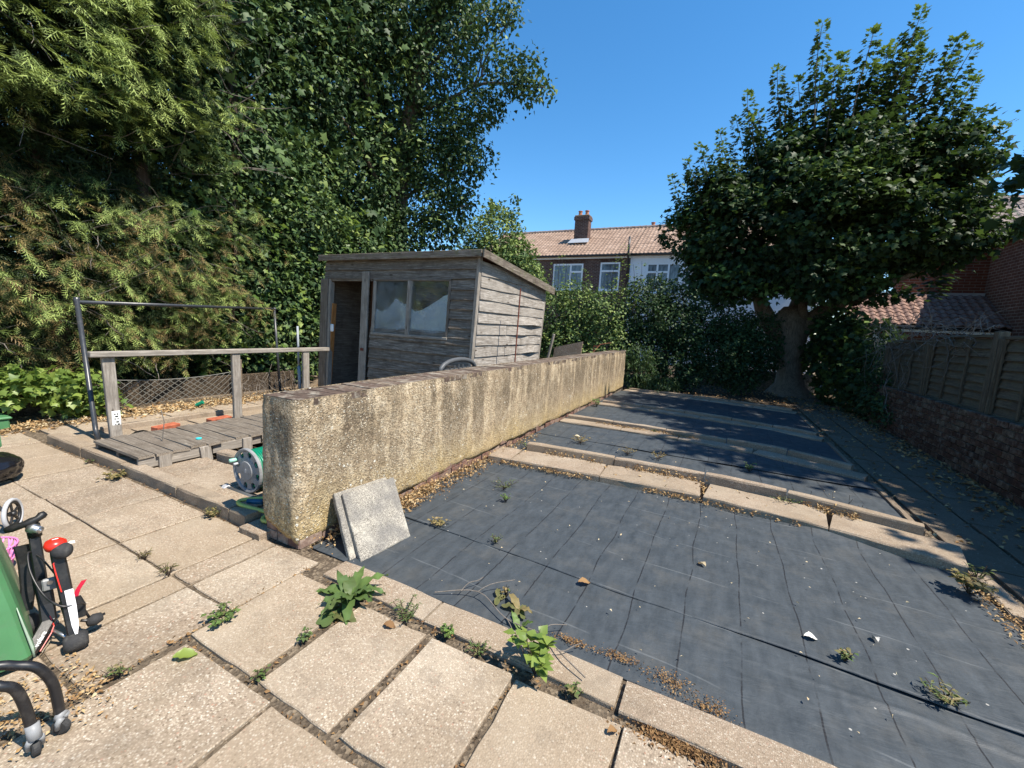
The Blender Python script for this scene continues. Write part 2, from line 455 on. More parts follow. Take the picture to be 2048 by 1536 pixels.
def m_glass(name, dark=(0.03, 0.04, 0.05), rough=0.06):
    n = NT(name)
    p = n.pos()
    dust = n.ramp(n.noise(p, 5.0, 6, 0.7), [(0.35, 0.02), (0.75, 0.13)])
    sep = n.sep(p)
    edge = n.math('ADD', n.math('ADD', 1.97, n.math('MULTIPLY', n.math('SINE', n.math('MULTIPLY', sep[0], 7.2)), 0.09)), n.math('MULTIPLY', n.math('SUBTRACT', n.noise(n.map(p, (3, 1, 1)), 1.4, 3), 0.5), 0.35))
    low = n.ramp(n.math('SUBTRACT', edge, sep[2]), [(0.0, 0.0), (0.07, 0.65), (0.3, 0.3), (0.48, 0.6)])
    film = n.math('MULTIPLY', low, n.ramp(n.noise(n.map(p, (1, 1, 0.7)), 4.5, 4, 0.6), [(0.3, 0.25), (0.7, 0.62)]))
    dust = n.math('MAXIMUM', dust, film)
    n.fin((0.75, 0.80, 0.82), rough, 0.5, None, 0.0, 0.0)
    b = n.b
    tr = n.new('ShaderNodeBsdfTransparent')
    tr.inputs[0].default_value = (0.9, 0.92, 0.93, 1)
    gl = n.new('ShaderNodeBsdfGlossy'); gl.inputs[0].default_value = (1, 1, 1, 1); gl.inputs['Roughness'].default_value = rough
    fr = n.new('ShaderNodeFresnel'); fr.inputs[0].default_value = 1.5
    m1 = n.new('ShaderNodeMixShader')
    n.put(m1.inputs[0], fr.outputs[0]); n.put(m1.inputs[1], tr.outputs[0]); n.put(m1.inputs[2], gl.outputs[0])
    df = n.new('ShaderNodeBsdfDiffuse'); df.inputs[0].default_value = (0.55, 0.62, 0.66, 1)
    m2 = n.new('ShaderNodeMixShader')
    n.put(m2.inputs[0], dust); n.put(m2.inputs[1], m1.outputs[0]); n.put(m2.inputs[2], df.outputs[0])
    n.put(n.out.inputs[0], m2.outputs[0])
    n.t.nodes.remove(b)
    return n.m


GLASS = m_glass('dusty_pane')


def m_farglass():
    n = NT('window_pane')
    p = n.pos()
    c = n.ramp(n.noise(n.map(p, (3, 3, 1)), 3.0, 4), [(0.3, (0.05, 0.06, 0.07)), (0.7, (0.22, 0.25, 0.27))])
    return n.fin(c, 0.08, 0.6)


FGLASS = m_farglass()


def m_leaf(name, stops, rough=0.45, spec=0.4, transl=0.35, tcol=(0.35, 0.5, 0.08)):
    n = NT(name)
    t = n.attr('tint')
    c = n.ramp(t, stops)
    b = n.b
    n.put(b.inputs['Base Color'], c); b.inputs['Roughness'].default_value = rough
    b.inputs['Specular IOR Level'].default_value = spec
    tl = n.new('ShaderNodeBsdfTranslucent')
    n.put(tl.inputs[0], n.mix(1.0, c, tcol, 'MULTIPLY') if False else n.mix(0.35, c, tcol))
    mx = n.new('ShaderNodeMixShader'); mx.inputs[0].default_value = transl
    n.put(mx.inputs[1], b.outputs[0]); n.put(mx.inputs[2], tl.outputs[0])
    n.put(n.out.inputs[0], mx.outputs[0])
    return n.m


L_CON = m_leaf('conifer_spray', [(0.0, (0.19, 0.12, 0.055)), (0.22, (0.28, 0.22, 0.085)), (0.3, (0.028, 0.046, 0.016)), (0.62, (0.115, 0.165, 0.042)), (1.0, (0.33, 0.41, 0.12))], 0.6, 0.25, 0.22, (0.28, 0.34, 0.05))
L_IVY = m_leaf('ivy_leaf', [(0.0, (0.016, 0.034, 0.015)), (0.45, (0.048, 0.09, 0.034)), (0.8, (0.105, 0.16, 0.052)), (1.0, (0.21, 0.27, 0.075))], 0.52, 0.2, 0.18, (0.14, 0.25, 0.04))
L_MAP = m_leaf('maple_leaf', [(0.0, (0.014, 0.03, 0.014)), (0.5, (0.032, 0.064, 0.022)), (0.8, (0.085, 0.14, 0.035)), (1.0, (0.21, 0.29, 0.065))], 0.55, 0.22, 0.22, (0.14, 0.24, 0.03))
L_BRI = m_leaf('bright_leaf', [(0.0, (0.05, 0.095, 0.025)), (0.5, (0.10, 0.17, 0.035)), (1.0, (0.22, 0.29, 0.06))], 0.42, 0.4, 0.35, (0.3, 0.42, 0.06))
L_DRY = m_leaf('dry_leaf', [(0.0, (0.16, 0.085, 0.04)), (0.4, (0.31, 0.19, 0.085)), (0.75, (0.46, 0.33, 0.17)), (1.0, (0.55, 0.47, 0.32))], 0.8, 0.15, 0.15, (0.4, 0.26, 0.12))
L_WEED = m_leaf('weed_leaf', [(0.0, (0.30, 0.22, 0.10)), (0.3, (0.12, 0.13, 0.05)), (0.6, (0.085, 0.14, 0.045)), (1.0, (0.17, 0.26, 0.06))], 0.5, 0.3, 0.3, (0.25, 0.36, 0.06))


# ------------------------------------------------------------------ object helpers
def tag(o, label=None, cat=None, group=None, kind=None):
    if label: o['label'] = label
    if cat: o['category'] = cat
    if group: o['group'] = group
    if kind: o['kind'] = kind
    return o


def empty(name, loc=(0, 0, 0), label=None, cat=None, group=None, kind=None):
    o = bpy.data.objects.new(name, None)
    o.location = loc
    o.empty_display_size = 0.2
    COL.objects.link(o)
    return tag(o, label, cat, group, kind)


def link(name, me, parent=None, loc=None):
    o = bpy.data.objects.new(name, me)
    COL.objects.link(o)
    if parent is not None:
        o.parent = parent
        pl = WLOC(parent)
        o.location = Vector(loc or (0, 0, 0)) - pl
    elif loc is not None:
        o.location = loc
    return o


def WLOC(o):
    v = Vector((0, 0, 0))
    while o is not None:
        v = v + Vector(o.location)
        o = o.parent
    return v


class MB:
    def __init__(self):
        self.v = []
        self.f = []

    def add(self, vs, fs):
        k = len(self.v)
        self.v += [tuple(p) for p in vs]
        self.f += [tuple(i + k for i in f) for f in fs]
        return self

    def box(self, x0, x1, y0, y1, z0, z1):
        self.add([(x0, y0, z0), (x1, y0, z0), (x1, y1, z0), (x0, y1, z0), (x0, y0, z1), (x1, y0, z1), (x1, y1, z1), (x0, y1, z1)],
                 [(3, 2, 1, 0), (4, 5, 6, 7), (0, 1, 5, 4), (1, 2, 6, 5), (2, 3, 7, 6), (3, 0, 4, 7)])
        return self

    def rbox(self, x0, x1, y0, y1, z0, z1, b=0.006):
        b = min(b, (x1 - x0) * 0.45, (y1 - y0) * 0.45, (z1 - z0) * 0.45)
        vs, idx = [], {}
        for ix, X in enumerate((x0, x1)):
            for iy, Y in enumerate((y0, y1)):
                for iz, Z in enumerate((z0, z1)):
                    sx, sy, sz = (1 - 2 * ix), (1 - 2 * iy), (1 - 2 * iz)
                    idx[ix, iy, iz, 'x'] = len(vs); vs.append((X, Y + sy * b, Z + sz * b))
                    idx[ix, iy, iz, 'y'] = len(vs); vs.append((X + sx * b, Y, Z + sz * b))
                    idx[ix, iy, iz, 'z'] = len(vs); vs.append((X + sx * b, Y + sy * b, Z))
        fs = []
        for s in (0, 1):
            q = [(0, 0), (0, 1), (1, 1), (1, 0)]
            fx = [idx[s, a, c, 'x'] for a, c in q]; fs.append(fx if s == 0 else fx[::-1])
            fy = [idx[a, s, c, 'y'] for a, c in q]; fs.append(fy[::-1] if s == 0 else fy)
            fz = [idx[a, c, s, 'z'] for a, c in q]; fs.append(fz if s == 0 else fz[::-1])
        for a in (0, 1):
            for c in (0, 1):
                fs.append((idx[a, c, 0, 'x'], idx[a, c, 1, 'x'], idx[a, c, 1, 'y'], idx[a, c, 0, 'y']))
                fs.append((idx[a, 0, c, 'x'], idx[a, 1, c, 'x'], idx[a, 1, c, 'z'], idx[a, 0, c, 'z']))
                fs.append((idx[0, a, c, 'y'], idx[1, a, c, 'y'], idx[1, a, c, 'z'], idx[0, a, c, 'z']))
        for a in (0, 1):
            for c in (0, 1):
                for d in (0, 1):
                    fs.append((idx[a, c, d, 'x'], idx[a, c, d, 'y'], idx[a, c, d, 'z']))
        return self.add(vs, fs)

    def prism(self, pts, h0, h1, axis='z'):
        """closed polygon pts (2D) extruded along axis from h0 to h1"""
        n = len(pts)
        def P(a, b, h):
            return {'z': (a, b, h), 'y': (a, h, b), 'x': (h, a, b)}[axis]
        vs = [P(a, b, h0) for a, b in pts] + [P(a, b, h1) for a, b in pts]
        fs = [tuple(range(n))[::-1], tuple(range(n, 2 * n))] + [(i, (i + 1) % n, n + (i + 1) % n, n + i) for i in range(n)]
        return self.add(vs, fs)

    def tube(self, path, r, n=8, cap=True, closed=False):
        path = [Vector(p) for p in path]
        m = len(path)
        rr = list(r) if hasattr(r, '__len__') else [r] * m
        k = len(self.v)
        prev = None
        for i, p in enumerate(path):
            if closed:
                t = path[(i + 1) % m] - path[i - 1]
            else:
                t = path[min(i + 1, m - 1)] - path[max(i - 1, 0)]
            if t.length < 1e-9: t = Vector((0, 0, 1))
            t.normalize()
            if prev is None:
                a = t.orthogonal().normalized()
            else:
                a = (prev - t * prev.dot(t))
                a = a.normalized() if a.length > 1e-6 else t.orthogonal().normalized()
            prev = a
            b = t.cross(a)
            for j in range(n):
                an = 2 * PI * j / n
                self.v.append(tuple(p + (a * math.cos(an) + b * math.sin(an)) * rr[i]))
        segs = m if closed else m - 1
        for i in range(segs):
            i2 = (i + 1) % m
            for j in range(n):
                j2 = (j + 1) % n
                self.f.append((k + i * n + j, k + i * n + j2, k + i2 * n + j2, k + i2 * n + j))
        if cap and not closed:
            self.f.append(tuple(k + j for j in range(n))[::-1])
            self.f.append(tuple(k + (m - 1) * n + j for j in range(n)))
        return self

    def lathe(self, prof, n=24, org=(0, 0, 0), axis=(0, 0, 1)):
        """prof: list of (radius, height)"""
        ax = Vector(axis).normalized(); a = ax.orthogonal().normalized(); b = ax.cross(a)
        o = Vector(org); k = len(self.v)
        for r, h in prof:
            for j in range(n):
                an = 2 * PI * j / n
                self.v.append(tuple(o + ax * h + (a * math.cos(an) + b * math.sin(an)) * r))
        for i in range(len(prof) - 1):
            for j in range(n):
                j2 = (j + 1) % n
                self.f.append((k + i * n + j, k + i * n + j2, k + (i + 1) * n + j2, k + (i + 1) * n + j))
        self.f.append(tuple(k + j for j in range(n))[::-1])
        self.f.append(tuple(k + (len(prof) - 1) * n + j for j in range(n)))
        return self

    def xf(self, fn):
        self.v = [tuple(fn(*p)) for p in self.v]
        return self

    def mesh(self, name, mat, smooth=False):
        me = bpy.data.meshes.new(name)
        me.from_pydata(self.v, [], self.f)
        me.materials.append(mat)
        if smooth:
            me.polygons.foreach_set('use_smooth', [True] * len(me.polygons))
        me.update()
        return me

    def build(self, name, mat, parent=None, smooth=False, origin=None, auto=None):
        """origin: world point the object's origin is put at (verts are in world space)"""
        if origin is not None:
            o_ = Vector(origin)
            self.v = [tuple(Vector(p) - o_) for p in self.v]
            o = link(name, self.mesh(name, mat, smooth), parent, origin)
        elif parent is not None:
            o = link(name, self.mesh(name, mat, smooth), parent, (0, 0, 0))
        else:
            o = link(name, self.mesh(name, mat, smooth))
        return o


def fixn(o):
    bm = bmesh.new(); bm.from_mesh(o.data)
    bmesh.ops.recalc_face_normals(bm, faces=bm.faces)
    bm.to_mesh(o.data); bm.free()
    return o


def np_mesh(name, verts, tris, mat, tint=None, smooth=False):
    me = bpy.data.meshes.new(name)
    nv, nf = len(verts), len(tris)
    me.vertices.add(nv); me.loops.add(nf * 3); me.polygons.add(nf)
    me.vertices.foreach_set('co', np.ascontiguousarray(verts, dtype=np.float32).ravel())
    me.loops.foreach_set('vertex_index', np.ascontiguousarray(tris, dtype=np.int32).ravel())
    me.polygons.foreach_set('loop_start', np.arange(0, nf * 3, 3, dtype=np.int32))
    if smooth:
        me.polygons.foreach_set('use_smooth', np.ones(nf, dtype=bool))
    if tint is not None:
        a = me.attributes.new('tint', 'FLOAT', 'POINT')
        a.data.foreach_set('value', np.ascontiguousarray(tint, dtype=np.float32))
    me.materials.append(mat)
    me.update(calc_edges=True)
    return me


def T_ellip(w=0.3, bend=0.12):
    v = np.array([(0, 0, 0), (w, 0.42, bend), (0, 0.45, 0), (-w, 0.42, bend), (0, 1, -0.12)], float)
    return v, np.array([(0, 1, 2), (0, 2, 3), (1, 4, 2), (2, 4, 3)])


def T_fan(out, c, drop=-0.1):
    n = len(out)
    v = [(c[0], c[1], 0.0)] + [(x, y, drop * (abs(x) * 1.2 + max(0, y - 0.5))) for x, y in out]
    return np.array(v, float), np.array([(0, 1 + i, 1 + (i + 1) % n) for i in range(n)])


T_MAPLE = T_fan([(0, 0), (0.40, 0.02), (0.27, 0.25), (0.62, 0.46), (0.27, 0.56), (0.0, 1.0), (-0.27, 0.56), (-0.62, 0.46), (-0.27, 0.25), (-0.40, 0.02)], (0, 0.36), -0.18)
T_IVYL = T_fan([(0, 0), (0.42, 0.08), (0.26, 0.45), (0, 1.0), (-0.26, 0.45), (-0.42, 0.08)], (0, 0.35), -0.15)


def T_frond():
    v, f = [], []
    def tri(a, b, c):
        k = len(v); v.extend([a, b, c]); f.append((k, k + 1, k + 2))
    sp = lambda t: (0.0, t, -0.28 * t * t)
    tri((-0.02, 0, 0), (0.02, 0, 0), sp(0.55))
    tri((-0.035, 0.5, -0.07), (0.035, 0.5, -0.07), sp(1.0))
    for t, L in ((0.12, 0.36), (0.34, 0.38), (0.56, 0.32), (0.78, 0.2)):
        for s in (-1, 1):
            b = sp(t)
            tri((0, b[1] - 0.02, b[2]), (s * L * 0.34, b[1] + L * 0.44, b[2] - 0.02), (s * L * 0.85, b[1] + L * 0.70, b[2] - 0.2 * L))
    return np.array(v, float), np.array(f)


T_FROND = T_frond()


def unit(a):
    return a / np.maximum(np.linalg.norm(a, axis=1, keepdims=True), 1e-9)


def leaves(name, tmpl, pos, dirs, norms, size, tint, mat, parent=None, kind=None):
    tv, tf = tmpl
    pos = np.asarray(pos, float); n = len(pos)
    y = unit(np.asarray(dirs, float)); z = np.asarray(norms, float)
    z = unit(z - y * np.sum(y * z, axis=1, keepdims=True) + 1e-6)
    x = np.cross(y, z)
    R = np.stack([x, y, z], axis=1)                       # rows are axes
    V = np.einsum('kj,njc->nkc', tv, R) * np.asarray(size)[:, None, None] + pos[:, None, :]
    F = (tf[None] + (np.arange(n) * len(tv))[:, None, None]).reshape(-1, 3)
    o_ = WLOC(parent) if parent is not None else Vector((0, 0, 0))
    V = V.reshape(-1, 3) - np.array(o_)
    tt = np.repeat(np.asarray(tint), len(tv))
    me = np_mesh(name, V, F, mat, tt)
    o = bpy.data.objects.new(name, me); COL.objects.link(o)
    if parent is not None: o.parent = parent
    if kind: o['kind'] = kind
    return o


def rdir(n):
    return unit(RNG.normal(size=(n, 3)))


def blob_leaves(blobs, dens, per, cr, size, tint=(0.45, 0.22), shell=(0.72, 1.02), droop=0.3, up=0.6, topt=0.0, inner=0.25, facing=0.6, flat=1.0, gaps=None):
    """clumps of leaves over a set of ellipsoids; returns pos, dir, normal, size, tint"""
    P, D, Nn, S, T = [], [], [], [], []
    for b in blobs:
        c = np.array(b[:3]); r = np.array(b[3:6]); w = b[6] if len(b) > 6 else 1.0
        area = 4 * PI * ((r[0] * r[1]) ** 1.6 / 3 + (r[0] * r[2]) ** 1.6 / 3 + (r[1] * r[2]) ** 1.6 / 3) ** (1 / 1.6)
        nc = max(3, int(area * dens * w))
        d = rdir(nc)
        q = RNG.uniform(shell[0], shell[1], nc)
        ni = int(nc * inner)
        q[:ni] = RNG.uniform(0.35, shell[0], ni)
        cen = c + d * r * q[:, None]
        nn = unit(d / r)
        if gaps:
            g = np.array([mnoise.noise(Vector(p_) * gaps[0]) + 0.5 * mnoise.noise(Vector(p_) * gaps[0] * 2.3) for p_ in cen])
            ok = g > gaps[1]
            cen, nn, nc = cen[ok], nn[ok], int(ok.sum())
            if nc == 0: continue
        k = per
        cc = np.repeat(cen, k, 0); on = np.repeat(nn, k, 0)
        off = RNG.normal(size=(len(cc), 3)) * cr
        off -= on * np.sum(off * on, 1, keepdims=True) * 0.45
        off[:, 2] *= flat
        p = cc + off
        dd = unit(on * 0.5 + RNG.normal(size=p.shape) * 0.6 + np.array([0, 0, -droop]))
        nm = unit(on * facing + np.array([0, 0, up]) + RNG.normal(size=p.shape) * 0.42)
        ct = np.repeat(np.clip(RNG.normal(tint[0], tint[1], nc), 0, 1), k)
        hh = (p[:, 2] - c[2]) / r[2]
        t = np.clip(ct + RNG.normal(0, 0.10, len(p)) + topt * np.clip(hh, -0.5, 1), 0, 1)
        P.append(p); D.append(dd); Nn.append(nm); S.append(size * RNG.uniform(0.65, 1.3, len(p))); T.append(t)
    return [np.concatenate(a) for a in (P, D, Nn, S, T)]


def jit(s):
    return random.uniform(-s, s)


def branch_path(a, b, wob=0.15, n=7):
    a, b = Vector(a), Vector(b)
    L = (b - a).length
    out = []
    o1 = Vector((random.gauss(0, 1), random.gauss(0, 1), random.gauss(0, 1))) * wob * L * 0.35
    o2 = Vector((random.gauss(0, 1), random.gauss(0, 1), random.gauss(0, 1))) * wob * L * 0.12
    for i in range(n):
        t = i / (n - 1)
        out.append(a.lerp(b, t) + o1 * math.sin(PI * t) + o2 * math.sin(2 * PI * t))
    return out


# ================================================================== SETTING
def grid_sheet(name, x0, x1, y0, y1, nx, ny, zf, mat, kind='structure', parent=None):
    xs, ys = np.linspace(x0, x1, nx), np.linspace(y0, y1, ny)
    v = [(x, y, zf(x, y)) for y in ys for x in xs]
    f = [(j * nx + i, j * nx + i + 1, (j + 1) * nx + i + 1, (j + 1) * nx + i) for j in range(ny - 1) for i in range(nx - 1)]
    b = MB(); b.add(v, f)
    o = b.build(name, mat, parent, smooth=True)
    if kind: o['kind'] = kind
    return o


MB().add([(-150, -150, -0.14), (150, -150, -0.14), (150, 150, -0.14), (-150, 150, -0.14)], [(0, 1, 2, 3)]).build('ground', SOIL)['kind'] = 'structure'


def nz(x, y, s=1.0, k=0.0):
    return mnoise.noise(Vector((x * s, y * s, k)))


patio = grid_sheet('patio', -9.4, 3.2, -3.0, 1.985, 120, 70, lambda x, y: -0.014 + 0.007 * nz(x, y, 5) + 0.004 * nz(x, y, 17), JOINT)
yard = grid_sheet('yard', -9.4, -2.7, 1.99, 14.5, 60, 100, lambda x, y: -0.03 + 0.012 * nz(x, y, 4), JOINT)
grid_sheet('soil_bed', -2.64, 3.3, 1.99, 14.5, 60, 110, lambda x, y: -0.045 + 0.012 * nz(x, y, 4), SOIL)
grid_sheet('shaded_earth', -9.4, 9.0, 13.0, 27.5, 90, 70, lambda x, y: -0.024 + 0.05 * max(0, nz(x, y, 1.4)) + 0.012 * nz(x, y, 6), DSOIL)
grid_sheet('hedge_bank', -10.6, -7.98, -2.5, 13.0, 40, 120, lambda x, y: -0.022 + max(0, (-8.0 - x)) * 0.05 + 0.02 * nz(x, y, 5), SOIL)


def slab(parent, c, z=0.0, th=0.05, mat=None, tilt=0.004, gap=0.006, chip=0.004, name='paving_slab', seg=5, bev=0.005):
    """c: four corners (x, y) anticlockwise; broken-edged slab with its own origin"""
    mat = mat or SLAB
    cx, cy = sum(p[0] for p in c) / 4, sum(p[1] for p in c) / 4
    c = [(cx + (x - cx) * (1 - 2 * gap / max(0.2, abs(x - cx) * 2)), cy + (y - cy) * (1 - 2 * gap / max(0.2, abs(y - cy) * 2))) for x, y in c]
    pts = []
    for i in range(4):
        a, b = c[i], c[(i + 1) % 4]
        for k in range(seg):
            t = k / seg
            j = chip if k else chip * 1.5
            q = (a[0] + (b[0] - a[0]) * t, a[1] + (b[1] - a[1]) * t)
            d = math.hypot(q[0] - cx, q[1] - cy)
            s = 1 - abs(random.gauss(0, j)) / d
            pts.append((cx + (q[0] - cx) * s, cy + (q[1] - cy) * s))
    n = len(pts)
    tx, ty = jit(tilt) * 2, jit(tilt) * 2
    z = z + jit(tilt * 0.7)
    zt = lambda x, y: z + tx * (x - cx) + ty * (y - cy)
    ins = []
    for x, y in pts:
        d = math.hypot(x - cx, y - cy)
        ins.append((cx + (x - cx) * (1 - bev / d), cy + (y - cy) * (1 - bev / d)))
    v = [(x - cx, y - cy, zt(x, y)) for x, y in ins] + [(x - cx, y - cy, zt(x, y) - bev) for x, y in pts] + [(x - cx, y - cy, z - th) for x, y in pts]
    f = [tuple(range(n))]
    for r in range(2):
        f += [(r * n + i, (r + 1) * n + i, (r + 1) * n + (i + 1) % n, r * n + (i + 1) % n) for i in range(n)]
    b = MB(); b.add(v, f)
    return link(name, b.mesh(name, mat), parent, (cx, cy, 0))


def rect(x0, x1, y0, y1, j=0.006):
    return [(x0 + jit(j), y0 + jit(j)), (x1 + jit(j), y0 + jit(j)), (x1 + jit(j), y1 + jit(j)), (x0 + jit(j), y1 + jit(j))]


# slabs in front of the membrane bed
for a, b, y0, y1 in [(-2.335, -1.815, 1.06, 1.71), (-1.765, -1.265, 1.05, 1.70), (-1.24, -0.745, 1.045, 1.69), (-0.725, -0.215, 1.05, 1.70),
                     (-0.20, 0.36, 1.05, 1.71), (0.375, 0.95, 1.05, 1.71), (0.965, 1.55, 1.05, 1.71), (1.56, 2.2, 1.05, 1.71), (2.21, 2.9, 1.05, 1.71)]:
    slab(patio, rect(a, b, y0, y1, 0.012), 0.004, tilt=0.007, chip=0.005)
for r, (y0, y1) in enumerate([(0.36, 1.03), (-0.3, 0.34), (-0.96, -0.32), (-1.6, -0.98)]):
    x = -2.31 + (0.0 if r % 2 == 0 else 0.2)
    while x < 2.6:
        w = 0.70 if (x < -2.2 and r == 0) else 0.55
        slab(patio, rect(x, x + w, y0, y1, 0.008), 0.0, tilt=0.006, chip=0.005)
        x += w + 0.012
# slabs west of the step, up to the long kerb
cols = [-8.0, -7.22, -6.52, -5.81, -5.11, -4.385, -3.725, -3.005, -2.80, -2.345]
for y0, y1 in [(1.282, 1.855), (0.645, 1.277), (0.0, 0.638), (-0.65, -0.015), (-1.3, -0.665)]:
    for a, b in zip(cols, cols[1:]):
        if b - a < 0.3 and y0 < 0.6:
            continue
        a2 = -3.005 if (a == -2.80 and y0 < 0.6) else a
        slab(patio, rect(a2 + 0.005, b - 0.006, y0, y1, 0.006), 0.0, tilt=0.005, mat=SLABR if random.random() < 0.4 else SLAB, gap=0.002)
# slabs behind the kerb: hedge path and the yard by the hose
y = 2.02
row = 0
while y < 12.5:
    for a, b in [(-7.98, -7.30), (-7.285, -6.72)]:
        slab(yard, rect(a, b, y, y + 0.66), 0.0, mat=SLABR if random.random() < 0.5 else SLAB, gap=0.004)
    y += 0.68
    row += 1
for a, b in [(-5.35, -4.70), (-4.69, -4.05), (-4.04, -3.42), (-3.41, -3.02)]:
    slab(yard, rect(a, b, 2.0, 2.57), 0.045, th=0.09, mat=SLABR, tilt=0.004)
for y0 in (2.85, 3.5, 4.15, 4.8):
    for a, b in [(-4.85, -4.22), (-4.21, -3.58), (-3.57, -3.02)]:
        slab(yard, rect(a, b, y0, y0 + 0.63), 0.02, th=0.07, mat=SLABR)

# ---- kerbs
kerb = empty('kerb', (0, 0, 0), kind='structure')


def kerb_stone(parent, p0, p1, wid, z0, z1, mat=None, rnd=0.02, name='kerb_stone', nose=1):
    """p0->p1: front lower edge line (x, y); wid: depth towards +y; rounded upper front edge"""
    mat = mat or KERB
    p0, p1 = Vector((*p0, 0)), Vector((*p1, 0))
    d = (p1 - p0); L = d.length; d.normalize(); nrm = Vector((-d.y, d.x, 0))
    prof = [(0, z0), (0, z1 - rnd)] + [(rnd * (1 - math.cos(a)), z1 - rnd * (1 - math.sin(a))) for a in (0.4, 0.8, 1.2)] + [(rnd, z1), (wid - 0.008, z1), (wid, z1 - 0.008), (wid, z0)]
    m = len(prof)
    n = max(2, int(L / 0.16))
    mid = (p0 + p1) / 2
    v, f = [], []
    for i in range(n + 1):
        t = i / n
        e = 0.006 if i in (0, n) else 0.0
        for a, h in prof:
            w = random.gauss(0, 0.0018)
            q = p0 + d * (L * t) + nrm * (a + w) - mid
            if i == 0: q = q + d * 0.003
            if i == n: q = q - d * 0.003
            v.append((q.x, q.y, h + (random.gauss(0, 0.0022) if h > z0 else 0) - (e if h > z1 - 0.01 else 0)))
    for i in range(n):
        for j in range(m):
            f.append((i * m + j, i * m + (j + 1) % m, (i + 1) * m + (j + 1) % m, (i + 1) * m + j))
    f.append(tuple(range(m))); f.append(tuple(n * m + j for j in range(m))[::-1])
    b = MB(); b.add(v, f)
    return fixn(link(name, b.mesh(name, mat), parent, mid))


for a, b in [((-7.15, 1.875), (-6.26, 1.885)), ((-6.25, 1.885), (-5.345, 1.905)), ((-5.335, 1.89), (-4.27, 1.888)), ((-4.26, 1.888), (-3.46, 1.885)), ((-3.45, 1.885), (-3.23, 1.88))]:
    kerb_stone(kerb, a, b, 0.125, -0.06, 0.105)
slab(kerb, [(-3.2, 1.80), (-2.93, 1.80), (-2.93, 2.0), (-3.2, 2.0)], 0.055, th=0.12, mat=KERB, name='kerb_stone')
for a, b in [((-5.0, 2.62), (-4.2, 2.63)), ((-4.19, 2.63), (-3.3, 2.63))]:
    kerb_stone(kerb, a, b, 0.13, -0.05, 0.12, rnd=0.03)
# edging in front of the big membrane bed
for a, b, z in [((-2.2, 1.77), (-1.365, 1.765), 0.014), ((-1.355, 1.765), (-0.262, 1.765), 0.016), ((-0.243, 1.745), (0.72, 1.745), 0.024), ((0.73, 1.745), (1.6, 1.75), 0.02), ((1.61, 1.75), (2.5, 1.75), 0.02)]:
    kerb_stone(kerb, a, b, 0.195, -0.06, z, rnd=0.008)
# side edging of the beds, by the right hand path
for y0, y1, x in [(1.98, 2.9, 1.95), (2.91, 3.75, 1.93), (3.76, 4.35, 1.88)]:
    kerb_stone(kerb, (x, y1), (x - 0.01, y0), 0.12, -0.05, 0.03, rnd=0.01, mat=KERB)
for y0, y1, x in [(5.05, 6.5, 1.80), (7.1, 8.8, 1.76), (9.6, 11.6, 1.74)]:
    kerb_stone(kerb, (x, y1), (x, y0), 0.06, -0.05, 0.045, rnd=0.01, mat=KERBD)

# ---- stepping rows between the beds
step_path = empty('garden_path', (0, 0, 0), kind='structure')
ROWS = [([-2.5, -1.67, -0.62, -0.06, 0.74, 1.02, 1.82], [4.46, 4.55, 4.60, 4.62, 4.56, 4.49, 4.28], 0.44, 0.085, 0.175, 5.14),
        ([-2.55, -1.4, -0.03, 1.0, 1.75], [7.05, 7.11, 7.10, 6.93, 6.52], 0.24, 0.075, 0.14, 0),
        ([-2.55, -1.36, 0.2, 1.26, 1.72], [9.38, 9.44, 9.30, 9.0, 8.8], 0.22, 0.07, 0.12, 0),
        ([-2.55, 0.0, 1.7], [12.35, 12.2, 11.8], 0.30, 0.05, 0.10, 0)]


def rowy(r, x):
    return float(np.interp(x, ROWS[r][0], ROWS[r][1]))


for r, (xs, ys, dep, zp, zk, _) in enumerate(ROWS):
    xe = xs[-1]
    joints = [[-2.5, -2.2, -1.1, -0.035, 1.02, 1.86], [-2.5, -1.42, -0.5, 0.55, 1.75], [-2.5, -1.3, -0.3, 0.7, 1.7], [-2.5, -1.3, -0.2, 0.8, 1.7]][r]
    for a, b in zip(joints, joints[1:]):
        kerb_stone(step_path, (a + (0.012 if a == -0.035 else 0.001), rowy(r, a)), (b - (0.012 if b == -0.035 else 0.001), rowy(r, b)), dep + 0.02, -0.05, zp, rnd=0.022, name='path_slab')
    kj = [[-2.2, -1.05, -0.03, 0.75, 1.75], [-2.45, -1.62, -0.72, 0.2, 1.0, 1.68], [-2.4, -1.5, -0.6, 0.3, 1.0, 1.66], [-2.4, -1.5, -0.6, 0.3, 1.1, 1.66]][r]
    for a, b in zip(kj, kj[1:]):
        s = abs(jit(0.008))
        kerb_stone(step_path, (a + 0.003, rowy(r, a) + dep + 0.024 + s), (b - 0.003, rowy(r, b) + dep + 0.024 + s), 0.10, -0.05, zk + jit(0.008), rnd=0.02, mat=KERB)

# ---- right hand path
path = grid_sheet('path', 1.78, 3.22, 1.99, 16.5, 20, 120, lambda x, y: -0.03 + 0.01 * nz(x, y, 5), JOINT)
y = 2.0
for i in range(17):
    h = 0.86
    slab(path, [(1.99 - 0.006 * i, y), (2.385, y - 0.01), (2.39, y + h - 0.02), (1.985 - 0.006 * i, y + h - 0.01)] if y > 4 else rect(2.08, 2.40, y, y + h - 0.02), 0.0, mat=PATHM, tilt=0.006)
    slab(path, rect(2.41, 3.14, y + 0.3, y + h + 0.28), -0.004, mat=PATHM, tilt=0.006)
    y += h


